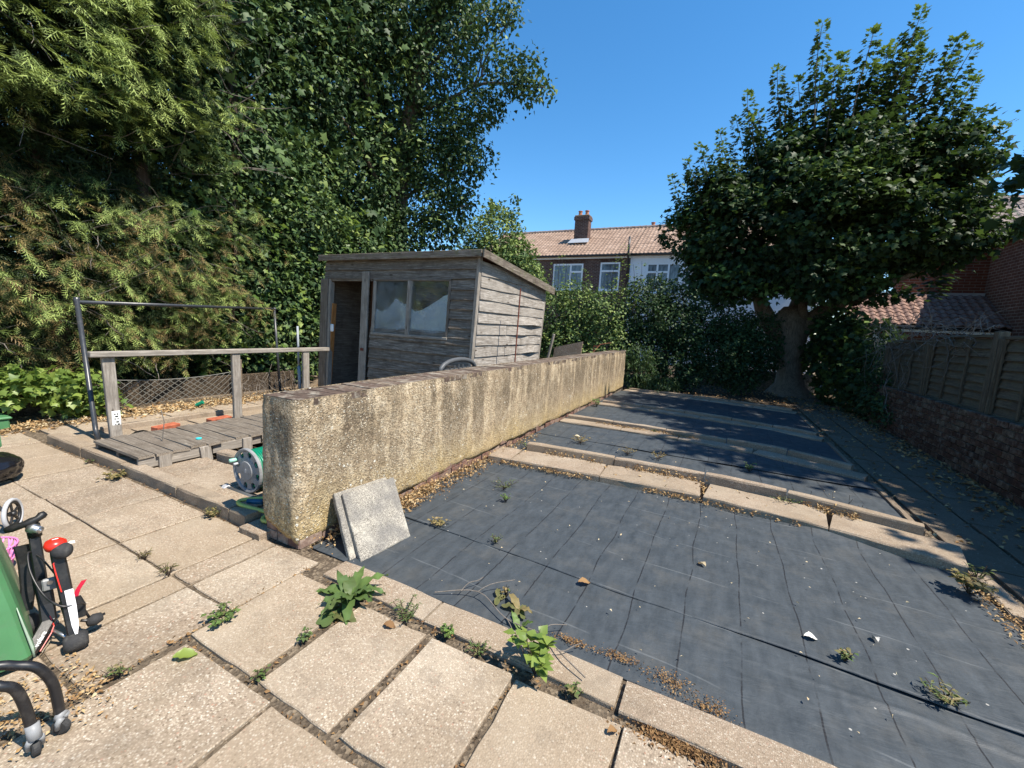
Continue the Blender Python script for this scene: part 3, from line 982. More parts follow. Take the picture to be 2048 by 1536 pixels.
# ---- membrane sheets
def sheet(name, xs_y0, xs_y1, z, label, x0=-2.56, x1=1.84, nx=150, ny=70, lip0=0.0, lip1=0.0, seed=0.0):
    v = []
    for j in range(ny):
        t = j / (ny - 1)
        for i in range(nx):
            x = x0 + (x1 - x0) * i / (nx - 1)
            a, b = xs_y0(x), xs_y1(x)
            yy = a + (b - a) * t
            h = z + 0.010 * nz(x, yy, 0.9, seed) + 0.0045 * nz(x * 0.6 + yy * 0.5, yy * 2.2 - x * 0.6, 3.0, seed) + 0.0022 * nz(x - yy * 0.3, yy * 2.5, 9.0, seed)
            h += 0.012 * max(0, 1 - abs(yy - (a + (b - a) * 0.62 + 0.05 * nz(x, 3.1, 1.5, seed))) / 0.03) * (0.3 + abs(nz(x, 1.3, 1.1, seed)))
            if lip1 and t > 0.9:
                h += lip1 * ((t - 0.9) / 0.1) ** 2 * max(0, 0.12 * nz(x, 7.7, 1.3, seed) + max(0, 1 - abs(x - 0.95) / 0.62))
            if lip0 and t < 0.05:
                h += lip0 * (1 - t / 0.05) ** 1.5 * max(0.15, 0.5 + nz(x, 2.2, 2.0, seed))
            v.append((x, yy, h))
    f = [(j * nx + i, j * nx + i + 1, (j + 1) * nx + i + 1, (j + 1) * nx + i) for j in range(ny - 1) for i in range(nx - 1)]
    b = MB(); b.add(v, f)
    # turned-down front edge so the sheet has thickness
    k = len(b.v)
    for i in range(nx):
        p = b.v[i]; b.v.append((p[0], p[1] + 0.004, p[2] - 0.004 - lip0 * 0.2))
    b.f += [(k + i, k + i + 1, i + 1, i) for i in range(nx - 1)]
    o = b.build(name, MEMB, smooth=True)
    return tag(o, label, 'ground sheet')


SEAM = lambda x: 2.63 - 0.035 * x + 0.02 * nz(x, 0, 1.2)
sheet('membrane_sheet', lambda x: 1.962 + 0.006 * nz(x, 1, 3), lambda x: SEAM(x) + 0.12, -0.003, 'front strip of dark slate weed membrane beside the concrete edging', seed=1.0)
sheet('membrane_sheet', SEAM, lambda x: rowy(0, x) - 0.004 + 0.012 * nz(x, 4, 2), 0.005, 'wide dark slate weed membrane with dusty creases before the first stepping row', lip0=0.003, lip1=0.045, seed=2.0)
b2a = lambda x: rowy(0, x) + 0.44 + 0.158
S2 = lambda x: 6.18 + 0.03 * x + 0.03 * nz(x, 3, 1)
sheet('membrane_sheet', b2a, lambda x: S2(x) + 0.1, 0.022, 'narrow black membrane strip just behind the first stepping row', x1=1.8, ny=40, seed=3.0)
sheet('membrane_sheet', S2, lambda x: rowy(1, x) - 0.004, 0.034, 'black membrane strip in front of the second stepping row', x1=1.8, ny=40, lip0=0.006, lip1=0.03, seed=4.0)
sheet('membrane_sheet', lambda x: rowy(1, x) + 0.40, lambda x: rowy(2, x) - 0.004, 0.03, 'half shaded black membrane between second and third stepping rows', x1=1.76, ny=50, lip1=0.03, seed=5.0)
sheet('membrane_sheet', lambda x: rowy(2, x) + 0.38, lambda x: rowy(3, x) - 0.004, 0.03, 'deeply shaded black membrane of the last bed near the hedge', x1=1.74, ny=50, seed=6.0)

# ================================================================== CONCRETE WALL
WX0, WX1, WY0, WY1 = -3.0, -2.60, 1.87, 12.75
wtop = lambda y: float(np.interp(y, [1.87, 3.2, 5.5, 9.0, 12.75], [1.105, 1.125, 1.14, 1.16, 1.175]))
wall = empty('garden_wall', (-2.8, 1.87, 0), 'long low roughcast garden wall with stained yellowish faces and brick coping', 'wall')


def wall_face():
    v, f = [], []
    # outline path round the wall: right face from far to near, end face, left face back
    path_ = [(WX1, yy) for yy in np.linspace(WY1, WY0 + 0.05, 150)] + [(WX1 - 0.012, WY0 + 0.014)] + [(xx_, WY0) for xx_ in np.linspace(WX1 - 0.05, WX0 + 0.05, 14)] + [(WX0 + 0.012, WY0 + 0.014)] + [(WX0, yy) for yy in np.linspace(WY0 + 0.05, WY1, 60)]
    nzv = 22
    for i, (x, y_) in enumerate(path_):
        zb = 0.055 + 0.035 * nz(x * 2 + y_, x, 1.6) + 0.02 * nz(x + y_, x, 7.0)
        if abs(x - WX1) < 0.001:
            zb += 0.03 * max(0, nz(y_, 0, 0.9)) - 0.03 * (y_ < 2.4)
        if y_ < WY0 + 0.02:
            zb = 0.03 + 0.13 * max(0, (WX1 - x) / 0.4) + 0.02 * nz(x, 0, 14)
        zt_ = wtop(y_) + 0.002
        nx_ = (1, 0) if abs(x - WX1) < 0.02 and y_ > WY0 + 0.03 else ((-1, 0) if abs(x - WX0) < 0.02 and y_ > WY0 + 0.03 else (0, -1))
        for k in range(nzv):
            t = k / (nzv - 1)
            z = zb + (zt_ - zb) * t
            o_ = 0.006 * nz(y_ * 1.0 + x * 3, z, 6.0) + 0.005 * nz(y_ + x * 3, z, 19.0) + 0.012 * nz(y_ + x, z, 1.1)
            if t > 0.94: o_ -= 0.012
            if k == 0: o_ -= 0.012
            v.append((x + nx_[0] * o_, y_ + nx_[1] * o_, z))
    n = len(path_)
    for i in range(n - 1):
        for k in range(nzv - 1):
            f.append((i * nzv + k, i * nzv + k + 1, (i + 1) * nzv + k + 1, (i + 1) * nzv + k))
    # inner return so the render coat has thickness at its ragged foot
    base = len(v)
    for i, (x, y_) in enumerate(path_):
        p = v[i * nzv]
        cx_, cy_ = -2.8, max(y_, WY0 + 0.2)
        v.append((p[0] + (cx_ - p[0]) * 0.16, p[1] + (cy_ - p[1]) * 0.16 if y_ < WY0 + 0.1 else p[1], p[2] + 0.006))
    for i in range(n - 1):
        f.append((base + i, i * nzv, (i + 1) * nzv, base + i + 1))
    b = MB(); b.add(v, f)
    o = b.build('render_coat', REND, wall, smooth=True, origin=(-2.8, 1.87, 0))
    return o


wall_face()
MB().box(WX0 + 0.035, WX1 - 0.035, WY0 + 0.035, WY1 - 0.01, -0.1, 1.06).build('core', MORTAR, wall, origin=(-2.8, 1.87, 0))
# bricks showing at the broken foot of the wall
y = WY0 + 0.03
bm_ = MB().rbox(-0.5, 0.5, -0.5, 0.5, -0.5, 0.5, 0.03).mesh('base_brick', BRK_PINK)
while y < 11.5:
    L = random.uniform(0.19, 0.25)
    for zc, hh in ((0.028, 0.072), (0.106, 0.068)):
        o = link('base_brick', bm_, wall, (WX1 - 0.055 + jit(0.006), y + L / 2, zc))
        o.scale = (0.09, L - 0.012, hh)
        if random.random() < 0.25: o.location.x -= 0.02
    y += L
for xx_ in (-2.92, -2.79, -2.67):
    for zc in (0.03, 0.105):
        o = link('base_brick', bm_, wall, (xx_, WY0 + 0.07, zc)); o.scale = (0.115, 0.09, 0.07)
# brick-on-edge coping, slightly uneven, one brick wide each
cm = MB().rbox(-0.5, 0.5, -0.5, 0.5, -0.5, 0.5, 0.05).mesh('coping_brick', BRK_COPE)
y = WY0 + 0.03
while y < WY1 - 0.05:
    w = random.uniform(0.105, 0.122)
    o = link('coping_brick', cm, wall, (-2.8 + jit(0.003), y + w / 2, wtop(y) - 0.026 + jit(0.003)))
    o.scale = (0.372 + jit(0.01), w - 0.007, 0.055)
    o.rotation_euler = (jit(0.02), jit(0.012), jit(0.02))
    y += w
# timber post strapped to the far end of the wall
pst = MB().rbox(WX1 - 0.16, WX1 - 0.02, WY1 + 0.01, WY1 + 0.11, -0.05, 1.2, 0.008).build('end_post', WZ, origin=(-2.7, 12.8, 0))
tag(pst, 'dark square timber post against the far end of the roughcast wall', 'post')

# two grey slabs leaning on the wall
def lean_slab(A, B, C, D, label, th=0.042):
    A, B, C, D = map(Vector, (A, B, C, D))
    n = (B - A).cross(D - A).normalized()
    if n.z < 0: n = -n
    P = [A, B, C, D]
    o_ = (A + C) / 2; o_.z = 0
    b = MB(); k = 5; ring = []
    for i in range(4):
        for t in range(k):
            q = P[i].lerp(P[(i + 1) % 4], t / k)
            cc = (A + B + C + D) / 4
            q = q + (cc - q).normalized() * abs(random.gauss(0, 0.003))
            ring.append(q)
    cc = (A + B + C + D) / 4
    m_ = len(ring)
    for off, ins in ((0, 0.006), (-0.006, 0), (-th + 0.005, 0), (-th, 0.006)):
        for q in ring:
            b.v.append(tuple(q + (cc - q).normalized() * ins + n * off - o_))
    for r in range(3):
        b.f += [(r * m_ + i, (r + 1) * m_ + i, (r + 1) * m_ + (i + 1) % m_, r * m_ + (i + 1) % m_) for i in range(m_)]
    b.f += [tuple(range(m_)), tuple(3 * m_ + i for i in range(m_))[::-1]]
    o = fixn(link('loose_slab', b.mesh('loose_slab', GSLAB), None, o_))
    return tag(o, label, 'paving slab', 'grey slabs leaning on the wall')


lean_slab((-2.105, 2.01, 0.0), (-2.055, 2.48, 0.0), (-2.50, 2.76, 0.315), (-2.51, 2.20, 0.345), 'outer grey slab with dark blotches leaning on the roughcast wall')
lean_slab((-2.185, 1.985, 0.0), (-2.14, 2.45, 0.0), (-2.56, 2.73, 0.315), (-2.565, 2.165, 0.35), 'inner grey slab leaning on the wall, half covered by the outer one')

# things lying on or standing behind the wall
rod = MB().tube([(-3.15, 6.37, 0.1), (-3.14, 6.37, 1.2), (-3.115, 6.37, 2.34)], 0.0115, 6).build('rusty_rod', RUST, origin=(-3.15, 6.37, 0))
tag(rod, 'thin rusty upright rod between the wall and the shed side', 'rod')


def chair_back():
    r = empty('garden_chair', (-3.32, 4.75, 0.0), 'dark resin garden chair whose curved pierced back shows over the wall', 'chair')
    b = MB()
    pts = []
    for i in range(11):
        a = PI * i / 10
        pts.append((-3.17, 4.72 + 0.42 * -math.cos(a), 1.06 + 0.165 * math.sin(a) ** 0.8))
    b.tube(pts, [0.032] * 11, 8)
    b.build('back_rim', DARKPL, r, smooth=True)
    b = MB()
    for k in range(7):
        yy = 4.42 + k * 0.1
        b.tube([(-3.19, yy, 0.55), (-3.17, yy, 1.0 + 0.16 * math.sin(PI * (yy - 4.3) / 0.84) ** 0.8)], 0.012, 5)
    for k in range(5):
        z = 0.8 + k * 0.075
        b.tube([(-3.185, 4.34, z), (-3.18, 5.1, z)], 0.012, 5)
    b.build('back_lattice', DARKPL, r)
    MB().rbox(-3.62, -3.2, 4.36, 5.08, 0.42, 0.45, 0.01).build('seat', DARKPL, r)
    for sx in (-3.58, -3.22):
        for sy in (4.39, 5.05):
            MB().tube([(sx, sy, 0.0), (sx, sy, 0.43)], 0.018, 6).build('leg', DARKPL, r)


chair_back()
bd = MB().rbox(-0.02, 0.02, -0.05, 0.05, 0, 1.62, 0.004).build('leaning_plank', PZ_)
bd.location = (-3.86, 9.15, 0.0); bd.rotation_euler = (0.0, 0.19, 0.1)
tag(bd, 'grey narrow plank leaning upright between the shed and the chipboard sheet', 'plank')
bd = MB().add([(-3.70, 9.28, 0.0), (-3.00, 9.28, 0.0), (-2.92, 9.4, 1.46), (-3.60, 9.4, 1.28), (-3.70, 9.31, 0.0), (-3.00, 9.31, 0.0), (-2.92, 9.43, 1.46), (-3.60, 9.43, 1.28)],
              [(0, 1, 2, 3), (7, 6, 5, 4), (0, 4, 5, 1), (1, 5, 6, 2), (2, 6, 7, 3), (3, 7, 4, 0)]).build('chipboard_sheet', CHIPB, origin=(-3.3, 9.3, 0))
tag(bd, 'slanted sheet of weathered chipboard propped behind the wall', 'board')
cr = MB().tube([(-3.0, 10.6, 1.14), (-3.0, 10.62, 1.33), (-2.93, 10.8, 1.33)], 0.006, 5).tube([(-2.99, 10.6, 1.18), (-2.9, 10.9, 1.38), (-2.82, 11.7, 1.42)], 0.007, 5).build('bent_rod', RUST, origin=(-3.0, 10.6, 1.14))
tag(cr, 'thin bent metal rod sticking up behind the far part of the wall', 'rod')

# ================================================================== SHED
shed = empty('garden_shed', (-5.2, 5.6, 0), 'leaning weathered grey timber shed with pent roof, open doorway and twin window', 'shed')
SK = 0.05                                                # racked: the frame leans to +x with height


def shx(x, y, z):
    return (x + SK * (z - 1.4), y, z)


def sboard(name, mat, x0, x1, y0, y1, z0, z1, parent=None, b=0.005, fn=None):
    m = MB().rbox(x0, x1, y0, y1, z0, z1, b).xf(shx)
    if fn: m.xf(fn)
    return m.build(name, mat, parent or shed, origin=(-5.2, 5.6, 0))


SX0, SX1, SY0, SY1 = -6.92, -3.51, 5.62, 8.25


def wavy_board_x(x0, x1, y, z0, z1, mat, amp=0.006, name='weatherboard', thick=0.02):
    """feather-edged board on the front: foot stands proud"""
    n = 14
    m = MB(); v = []; f = []
    s = random.uniform(0, 50)
    for i in range(n + 1):
        t = i / n; x = x0 + (x1 - x0) * t
        wz = amp * nz(x, s, 2.2); wy = 0.006 * nz(x, s + 9, 1.7)
        v += [(x, y - thick - 0.020 + wy, z0 + wz), (x, y - 0.006 + wy, z1), (x, y + 0.004, z1), (x, y + 0.002, z0 + wz)]
    for i in range(n):
        for j in range(4):
            f.append((i * 4 + j, (i + 1) * 4 + j, (i + 1) * 4 + (j + 1) % 4, i * 4 + (j + 1) % 4))
    f += [(0, 1, 2, 3), (n * 4 + 3, n * 4 + 2, n * 4 + 1, n * 4)]
    m.add(v, f).xf(shx)
    return fixn(m.build(name, mat, shed, origin=(-5.2, 5.6, 0)))


# front boards
for z0, z1 in [(2.55, 2.73), (2.40, 2.57)]:
    wavy_board_x(SX0 + 0.02, SX1 - 0.02, SY0, z0, z1, WX, 0.003)
zz = 0.12
while zz < 1.40:
    wavy_board_x(-5.70, SX1 - 0.02, SY0, zz, zz + 0.20, WX)
    zz += 0.178
zz = 1.47
while zz < 2.38:
    wavy_board_x(-4.00, SX1 - 0.02, SY0, zz, min(zz + 0.165, 2.42), WX)
    zz += 0.152
# window
win = sboard('window_frame', PX_, -5.66, -4.0, SY0 - 0.05, SY0 - 0.0, 1.425, 1.47)
for a, b, z0, z1, mt in [(-5.66, -4.0, 2.365, 2.40, WX), ]:
    sboard('window_frame', mt, a, b, SY0 - 0.045, SY0 + 0.005, z0, z1)
for a, b in [(-5.66, -5.60), (-4.88, -4.80), (-4.05, -4.005)]:
    sboard('window_frame', PZ_ if a < -4.2 else WZ, a, b, SY0 - 0.04 - (0.008 if a == -4.88 else 0), SY0 + 0.005, 1.471, 2.364)
for a, b in [(-5.60, -4.88), (-4.80, -4.05)]:
    m = MB().box(a, b, SY0 - 0.012, SY0 - 0.008, 1.47, 2.366).xf(shx)
    m.build('window_pane', GLASS, shed, origin=(-5.2, 5.6, 0))


def curtain(x0, x1, tops, label):
    n = 26; v = []; f = []
    for i in range(n + 1):
        t = i / n; x = x0 + (x1 - x0) * t
        zt = float(np.interp(t, [k[0] for k in tops], [k[1] for k in tops])) + 0.006 * nz(x, 3, 20)
        for j in range(13):
            s = j / 12
            z = 1.36 + (zt - 1.36) * s
            yy = SY0 + 0.012 + 0.03 * max(0, nz(x, z * 0.6, 3.2)) + 0.008 * abs(nz(x * 2, z, 6.0)) + 0.05 * max(0, nz(x, z * 2, 1.7)) * (1 - s)
            v.append((x, max(yy, SY0 + 0.006), z))
    for i in range(n):
        for j in range(12):
            f.append((i * 13 + j, i * 13 + j + 1, (i + 1) * 13 + j + 1, (i + 1) * 13 + j))
    o = MB().add(v, f).xf(shx).build('plastic_sheet', CURT, shed, smooth=True, origin=(-5.2, 5.6, 0))


curtain(-5.63, -4.86, [(0, 2.08), (0.08, 2.10), (0.3, 2.03), (0.7, 1.98), (1.0, 1.99)], '')
curtain(-4.82, -4.03, [(0, 1.92), (0.12, 1.86), (0.3, 1.9), (0.6, 2.02), (0.85, 2.14), (1.0, 2.17)], '')
# door frame and doorway
sboard('corner_post', WZ, SX0 - 0.06, SX0 + 0.13, SY0 - 0.055, SY0 + 0.045, 0.0, 2.40)
sboard('door_jamb', PZ_, SX0 + 0.132, SX0 + 0.185, SY0 - 0.035, SY0 + 0.06, 0.0, 2.398)


def bowed(x, y, z):
    return (x + 0.055 * math.sin(PI * min(1, max(0, (z - 0.3) / 2.1))) - 0.04, y - 0.02 * math.sin(PI * z / 2.4), z)


sboard('door_post', PZ_, -5.86, -5.70, SY0 - 0.075, SY0 - 0.04, 0.0, 2.52, fn=bowed)
sboard('door_edge', ORANGE, SX0 + 0.19, SX0 + 0.215, SY0 + 0.0, SY0 + 0.09, 0.06, 1.95, fn=lambda x, y, z: (x - 0.03 + 0.06 * (y - SY0) - 0.045 * math.cos(PI * z / 2.4), y, z))
h = MB().rbox(SX0 + 0.20, SX0 + 0.27, SY0 - 0.03, SY0 + 0.01, 1.42, 1.56, 0.012).xf(shx).build('latch', WHITEPL, shed, origin=(-5.2, 5.6, 0))
MB().rbox(-5.86, -5.78, SY0 - 0.085, SY0 - 0.074, 1.12, 1.17, 0.003).xf(shx).build('hinge', RUST, shed, origin=(-5.2, 5.6, 0))
MB().rbox(-5.90, -5.86, SY0 - 0.06, SY0 - 0.03, 1.98, 2.08, 0.004).xf(shx).build('hinge', PZ_, shed, origin=(-5.2, 5.6, 0))
sboard('door_lintel', WX, SX0 + 0.10, -5.7, SY0 - 0.02, SY0 + 0.03, 2.36, 2.402)
# corner board and side boards
sboard('corner_post', PZ_, SX1 - 0.045, SX1 + 0.012, SY0 - 0.045, SY0 + 0.03, 0.0, 2.73)
sboard('corner_post', PZ_, SX1 - 0.03, SX1 + 0.022, SY1 - 0.03, SY1 + 0.03, 0.0, 2.42)
roofz = lambda y: 2.80 - (y - 5.6) * 0.087


def side_board(z0, z1, y0, y1, bow=None, bend=0.0):
    n = 22; v = []; f = []
    s = random.uniform(0, 60)
    for i in range(n + 1):
        t = i / n; y_ = y0 + (y1 - y0) * t
        top = min(z1, roofz(y_) - 0.03)
        lo = z0 + 0.012 * nz(y_, s, 1.6)
        if lo > top - 0.004: lo = top - 0.004
        out = 0.028 + 0.012 * nz(y_, s + 5, 1.5)
        if bow: out += bow[1] * math.exp(-((t - bow[0]) / 0.16) ** 2); lo += bend * math.exp(-((t - bow[0]) / 0.18) ** 2)
        v += [(SX1 + out, y_, lo), (SX1 + 0.008, y_, top), (SX1 - 0.01, y_, top), (SX1 + out - 0.016, y_, lo)]
    for i in range(n):
        for j in range(4):
            f.append((i * 4 + j, (i + 1) * 4 + j, (i + 1) * 4 + (j + 1) % 4, i * 4 + (j + 1) % 4))
    f += [(0, 1, 2, 3), (n * 4 + 3, n * 4 + 2, n * 4 + 1, n * 4)]
    return fixn(MB().add(v, f).xf(shx).build('weatherboard', WSIDE, shed, origin=(-5.2, 5.6, 0)))


zz = 0.10; k = 0
bows = {5: (0.62, 0.018, -0.0), 6: (0.68, 0.045, 0.03), 9: (0.75, 0.04, 0.02), 8: (0.4, 0.02, 0.0)}
while zz < 2.62:
    bw = bows.get(k)
    if 5 <= k <= 9 and k % 2 == 0:
        side_board(zz, zz + 0.205, SY0 + 0.03, SY0 + 1.02, None)
        side_board(zz + 0.004, zz + 0.205, SY0 + 1.03, SY1 - 0.03, (bw[0], bw[1]) if bw else None, bw[2] if bw else 0)
    else:
        side_board(zz, zz + 0.205, SY0 + 0.03, SY1 - 0.03, (bw[0], bw[1]) if bw else None, bw[2] if bw else 0)
    zz += 0.182; k += 1
# far side and back walls, floor, inner lining
sboard('wall_panel', WY, SX0 - 0.02, SX0 + 0.01, SY0 + 0.03, SY1, 0.0, 2.45)
sboard('wall_panel', WX, SX0, SX1 - 0.03, SY1 - 0.03, SY1, 0.0, 2.53)
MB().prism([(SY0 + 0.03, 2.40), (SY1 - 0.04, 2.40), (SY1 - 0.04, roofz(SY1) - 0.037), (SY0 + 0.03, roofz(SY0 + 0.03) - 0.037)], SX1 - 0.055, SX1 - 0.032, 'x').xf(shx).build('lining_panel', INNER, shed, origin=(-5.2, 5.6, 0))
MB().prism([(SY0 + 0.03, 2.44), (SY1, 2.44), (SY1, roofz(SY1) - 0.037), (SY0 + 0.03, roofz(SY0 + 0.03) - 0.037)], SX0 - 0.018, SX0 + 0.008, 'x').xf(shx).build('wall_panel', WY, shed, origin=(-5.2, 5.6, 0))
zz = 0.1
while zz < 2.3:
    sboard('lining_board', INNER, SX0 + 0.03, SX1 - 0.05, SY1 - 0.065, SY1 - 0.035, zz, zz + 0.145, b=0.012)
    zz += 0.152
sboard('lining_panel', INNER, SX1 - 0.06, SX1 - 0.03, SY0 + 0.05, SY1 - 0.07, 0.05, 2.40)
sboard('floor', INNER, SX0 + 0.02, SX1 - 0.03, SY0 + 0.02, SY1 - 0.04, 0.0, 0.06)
sboard('stud', INNER, -5.78, -5.70, SY0 + 0.035, SY0 + 0.08, 0.0, 2.4)
# roof
rf = MB()
y0, y1 = SY0 - 0.10, SY1 + 0.22
rf.add([(SX0 - 0.05, y0, roofz(y0) - 0.035), (SX1 + 0.10, y0, roofz(y0) - 0.035), (SX1 + 0.10, y1, roofz(y1) - 0.035), (SX0 - 0.05, y1, roofz(y1) - 0.035),
        (SX0 - 0.05, y0, roofz(y0)), (SX1 + 0.10, y0, roofz(y0)), (SX1 + 0.10, y1, roofz(y1)), (SX0 - 0.05, y1, roofz(y1))],
       [(3, 2, 1, 0), (4, 5, 6, 7), (0, 1, 5, 4), (1, 2, 6, 5), (2, 3, 7, 6), (3, 0, 4, 7)])
rf.xf(shx).build('roof', plain('roofing_felt', (0.10, 0.095, 0.085), 0.9, 0.2, var=0.3, bs=0.4, dirt=(0.17, 0.165, 0.10)), shed, origin=(-5.2, 5.6, 0))
sboard('fascia_board', WMOSS, SX0 - 0.06, SX1 + 0.075, y0 - 0.028, y0 - 0.002, roofz(y0) - 0.095, roofz(y0) + 0.012)
fb = MB()
fb.add([(SX1 + 0.103, y0 - 0.03, roofz(y0) - 0.10), (SX1 + 0.128, y0 - 0.03, roofz(y0) - 0.10), (SX1 + 0.128, y1, roofz(y1) - 0.125), (SX1 + 0.103, y1, roofz(y1) - 0.125),
        (SX1 + 0.103, y0 - 0.03, roofz(y0) + 0.014), (SX1 + 0.128, y0 - 0.03, roofz(y0) + 0.014), (SX1 + 0.128, y1, roofz(y1) + 0.014), (SX1 + 0.103, y1, roofz(y1) + 0.014)],
       [(3, 2, 1, 0), (4, 5, 6, 7), (0, 1, 5, 4), (1, 2, 6, 5), (2, 3, 7, 6), (3, 0, 4, 7)])
fb.xf(shx).build('barge_board', WMOSSY, shed, origin=(-5.2, 5.6, 0))

# ================================================================== LEFT YARD OBJECTS
rail = empty('handrail', (-6.7, 2.35, 0), 'weathered timber handrail on square posts leading to the shed door', 'handrail')
for (x, y, lean) in [(-6.72, 2.36, -0.02), (-6.70, 3.84, -0.005), (-6.70, 5.05, 0.0)]:
    MB().rbox(x - 0.028, x + 0.028, y - 0.06, y + 0.06, 0.0, 1.055, 0.006).xf(lambda a, b, c, L=lean: (a + L * (c - 0.5), b + L * c, c)).build('post', PZ_, rail)
MB().rbox(-6.745, -6.655, 2.16, 5.55, 1.056, 1.125, 0.008).xf(lambda a, b, c: (a, b, c + 0.012 * math.sin((b - 2.2) * 1.1))).build('rail', PY_, rail)
pl_ = MB().box(-6.69, -6.686, 2.325, 2.41, 0.17, 0.38).build('number_plate', PAPER, rail)
m = MB()
for z, ws in [(0.335, [(-0.02, 0.014), (0.006, 0.012)]), (0.305, [(-0.012, 0.03)]), (0.275, [(-0.02, 0.012), (0.01, 0.01)]), (0.235, [(-0.004, 0.026)]), (0.205, [(-0.016, 0.01), (0.008, 0.02)])]:
    for a, w in ws:
        m.box(-6.6857, -6.6852, 2.368 + a, 2.368 + a + w, z - 0.006, z + 0.011)
m.build('plate_marks', INK, rail)

# slatted deck of grooved boards on battens
deck = empty('pallet_deck', (-5.6, 2.8, 0), 'low slatted wooden deck of grooved boards beside the handrail', 'deck')


def groove_board(y0, y1, x0, x1, z, par, th=0.028):
    n = 8
    w = (y1 - y0) / n
    prof = [(y0, z - th)]
    for i in range(n):
        a = y0 + i * w
        prof += [(a + 0.08 * w, z), (a + 0.62 * w, z), (a + 0.68 * w, z - 0.009), (a + 0.96 * w, z - 0.009)]
    prof += [(y1, z - 0.002), (y1, z - th)]
    m = MB().prism(prof, 0, 1, 'x')
    tw = jit(0.004)
    m.v = [(x0 + (x1 - x0) * p[0], p[1], p[2] + tw * (p[0] - 0.5) * (p[1] - y0) / w) for p in m.v]
    return fixn(m.build('deck_board', DKX, par))


ys_ = [1.945, 2.09, 2.245, 2.415, 2.575, 2.735, 2.895, 3.055, 3.215, 3.375, 3.535, 3.69, 3.85]
for a, b in zip(ys_, ys_[1:]):
    groove_board(a + 0.004, b - 0.005, -6.11 + jit(0.012), -5.09 + jit(0.02), 0.195 + jit(0.003), deck)
for y0, y1 in [(1.95, 2.62), (2.64, 3.2), (3.22, 3.86)]:
    MB().rbox(-5.135, -5.105, y0, y1, 0.06, 0.165, 0.004).build('side_rail', PY_, deck)
for yb, tl in [(2.17, 0.0), (2.55, 0.12), (3.02, 0.0), (3.45, 0.0)]:
    MB().rbox(-5.102, -5.074, yb - 0.055, yb + 0.055, 0.0, 0.172, 0.003).xf(lambda a, b, c, t=tl: (a, b - t * (c - 0.17), c)).build('block', PZ_, deck)
for xj in (-5.6, -6.09):
    MB().rbox(xj, xj + 0.05, 1.96, 3.84, 0.05, 0.166, 0.004).build('bearer', WY, deck)
    for yb in (2.1, 2.9, 3.7):
        MB().rbox(xj - 0.01, xj + 0.06, yb, yb + 0.09, -0.02, 0.05, 0.004).build('block', WZ, deck)
bt = MB().lathe([(0.0, -0.001), (0.03, 0.0), (0.03, 0.012), (0.0, 0.013)], 14, (-5.35, 2.62, 0.197)).build('bottle_cap', TURQ, smooth=False)
tag(bt, 'small turquoise plastic cap lying on the grooved deck', 'cap')
st = MB().tube([(-5.55, 2.35, 0.2), (-5.53, 2.37, 0.42), (-5.56, 2.36, 0.55)], 0.005, 5).build('dry_stem', TWIG)
tag(st, 'thin dry stem poking up through the deck boards', 'stem')

for i, (x, y, rz, lb) in enumerate([(-6.50, 2.80, 0.25, 'red brick lying on black plastic near the first handrail post'), (-6.46, 3.44, 0.12, 'red brick on black plastic near the second handrail post'),
                                    (-6.05, 1.975, 0.5, 'small red brick end beside the kerb under the deck corner')]):
    L = 0.30 if i < 2 else 0.12
    o = MB().rbox(-0.06, 0.06, -L / 2, L / 2, 0, 0.075, 0.006).build('loose_brick', BRK_RED)
    o.location = (x, y, [0.075, 0.075, 0.005][i]); o.rotation_euler = (0, 0.05, rz)
    tag(o, lb, 'brick', 'loose red bricks by the deck')
# crumpled black plastic beside the deck
m = MB(); v = []; f = []
for i in range(60):
    for j in range(14):
        x = -6.69 + 0.50 * j / 13; y = 2.38 + 2.5 * i / 59
        e = min(j, 13 - j) / 6.5
        hump = 0.09 * math.exp(-((y - 2.55) / 0.14) ** 2 - ((x + 6.56) / 0.10) ** 2)
        v.append((x + 0.03 * nz(y, x, 3), y, 0.012 + 0.05 * min(1, e) * abs(nz(x, y, 4.0)) + 0.018 * abs(nz(x, y, 13)) + hump))
for i in range(59):
    for j in range(13):
        f.append((i * 14 + j, i * 14 + j + 1, (i + 1) * 14 + j + 1, (i + 1) * 14 + j))
o = fixn(m.add(v, f).build('plastic_liner', BAGM, smooth=True))
tag(o, 'crumpled black plastic liner in the narrow bed behind the deck', 'plastic liner')
ek = kerb_stone(kerb, (-7.28, 4.9), (-7.29, 2.4), 0.0701, -0.04, 0.075, rnd=0.012)

# dark tube frame
fr = empty('metal_goalpost', (-6.93, 2.3, 0), 'dark metal goal shaped tube frame standing in front of the hedge', 'frame')
MB().tube([(-6.86, 2.24, 0.0), (-6.95, 2.25, 0.12), (-6.99, 2.26, 0.2), (-7.345, 2.30, 1.72)], 0.027, 10).build('upright', DKGREY, fr, smooth=True)
MB().tube([(-8.5, 5.78, 0.0), (-8.65, 5.78, 1.79)], 0.026, 10).build('upright', DKGREY, fr, smooth=True)
MB().tube([(-7.335, 2.29, 1.70), (-8.65, 5.80, 1.79)], 0.024, 10).build('crossbar', DKGREY, fr, smooth=True)
MB().tube([(-7.36, 2.30, 1.66), (-7.345, 2.30, 1.76)], 0.032, 10).build('corner_joint', DKGREY, fr, smooth=True)
MB().tube([(-8.655, 5.79, 1.75), (-8.65, 5.79, 1.82)], 0.032, 10).build('corner_joint', DKGREY, fr, smooth=True)
o = MB().tube([(-7.95, 5.86, 0.0), (-7.99, 5.86, 0.62)], 0.034, 10).tube([(-7.99, 5.86, 0.6), (-8.03, 5.87, 1.46)], 0.022, 10).build('grey_pole', PALEPOLE, smooth=True)
tag(o, 'short grey pole standing between the hedge and the last handrail post', 'pole')

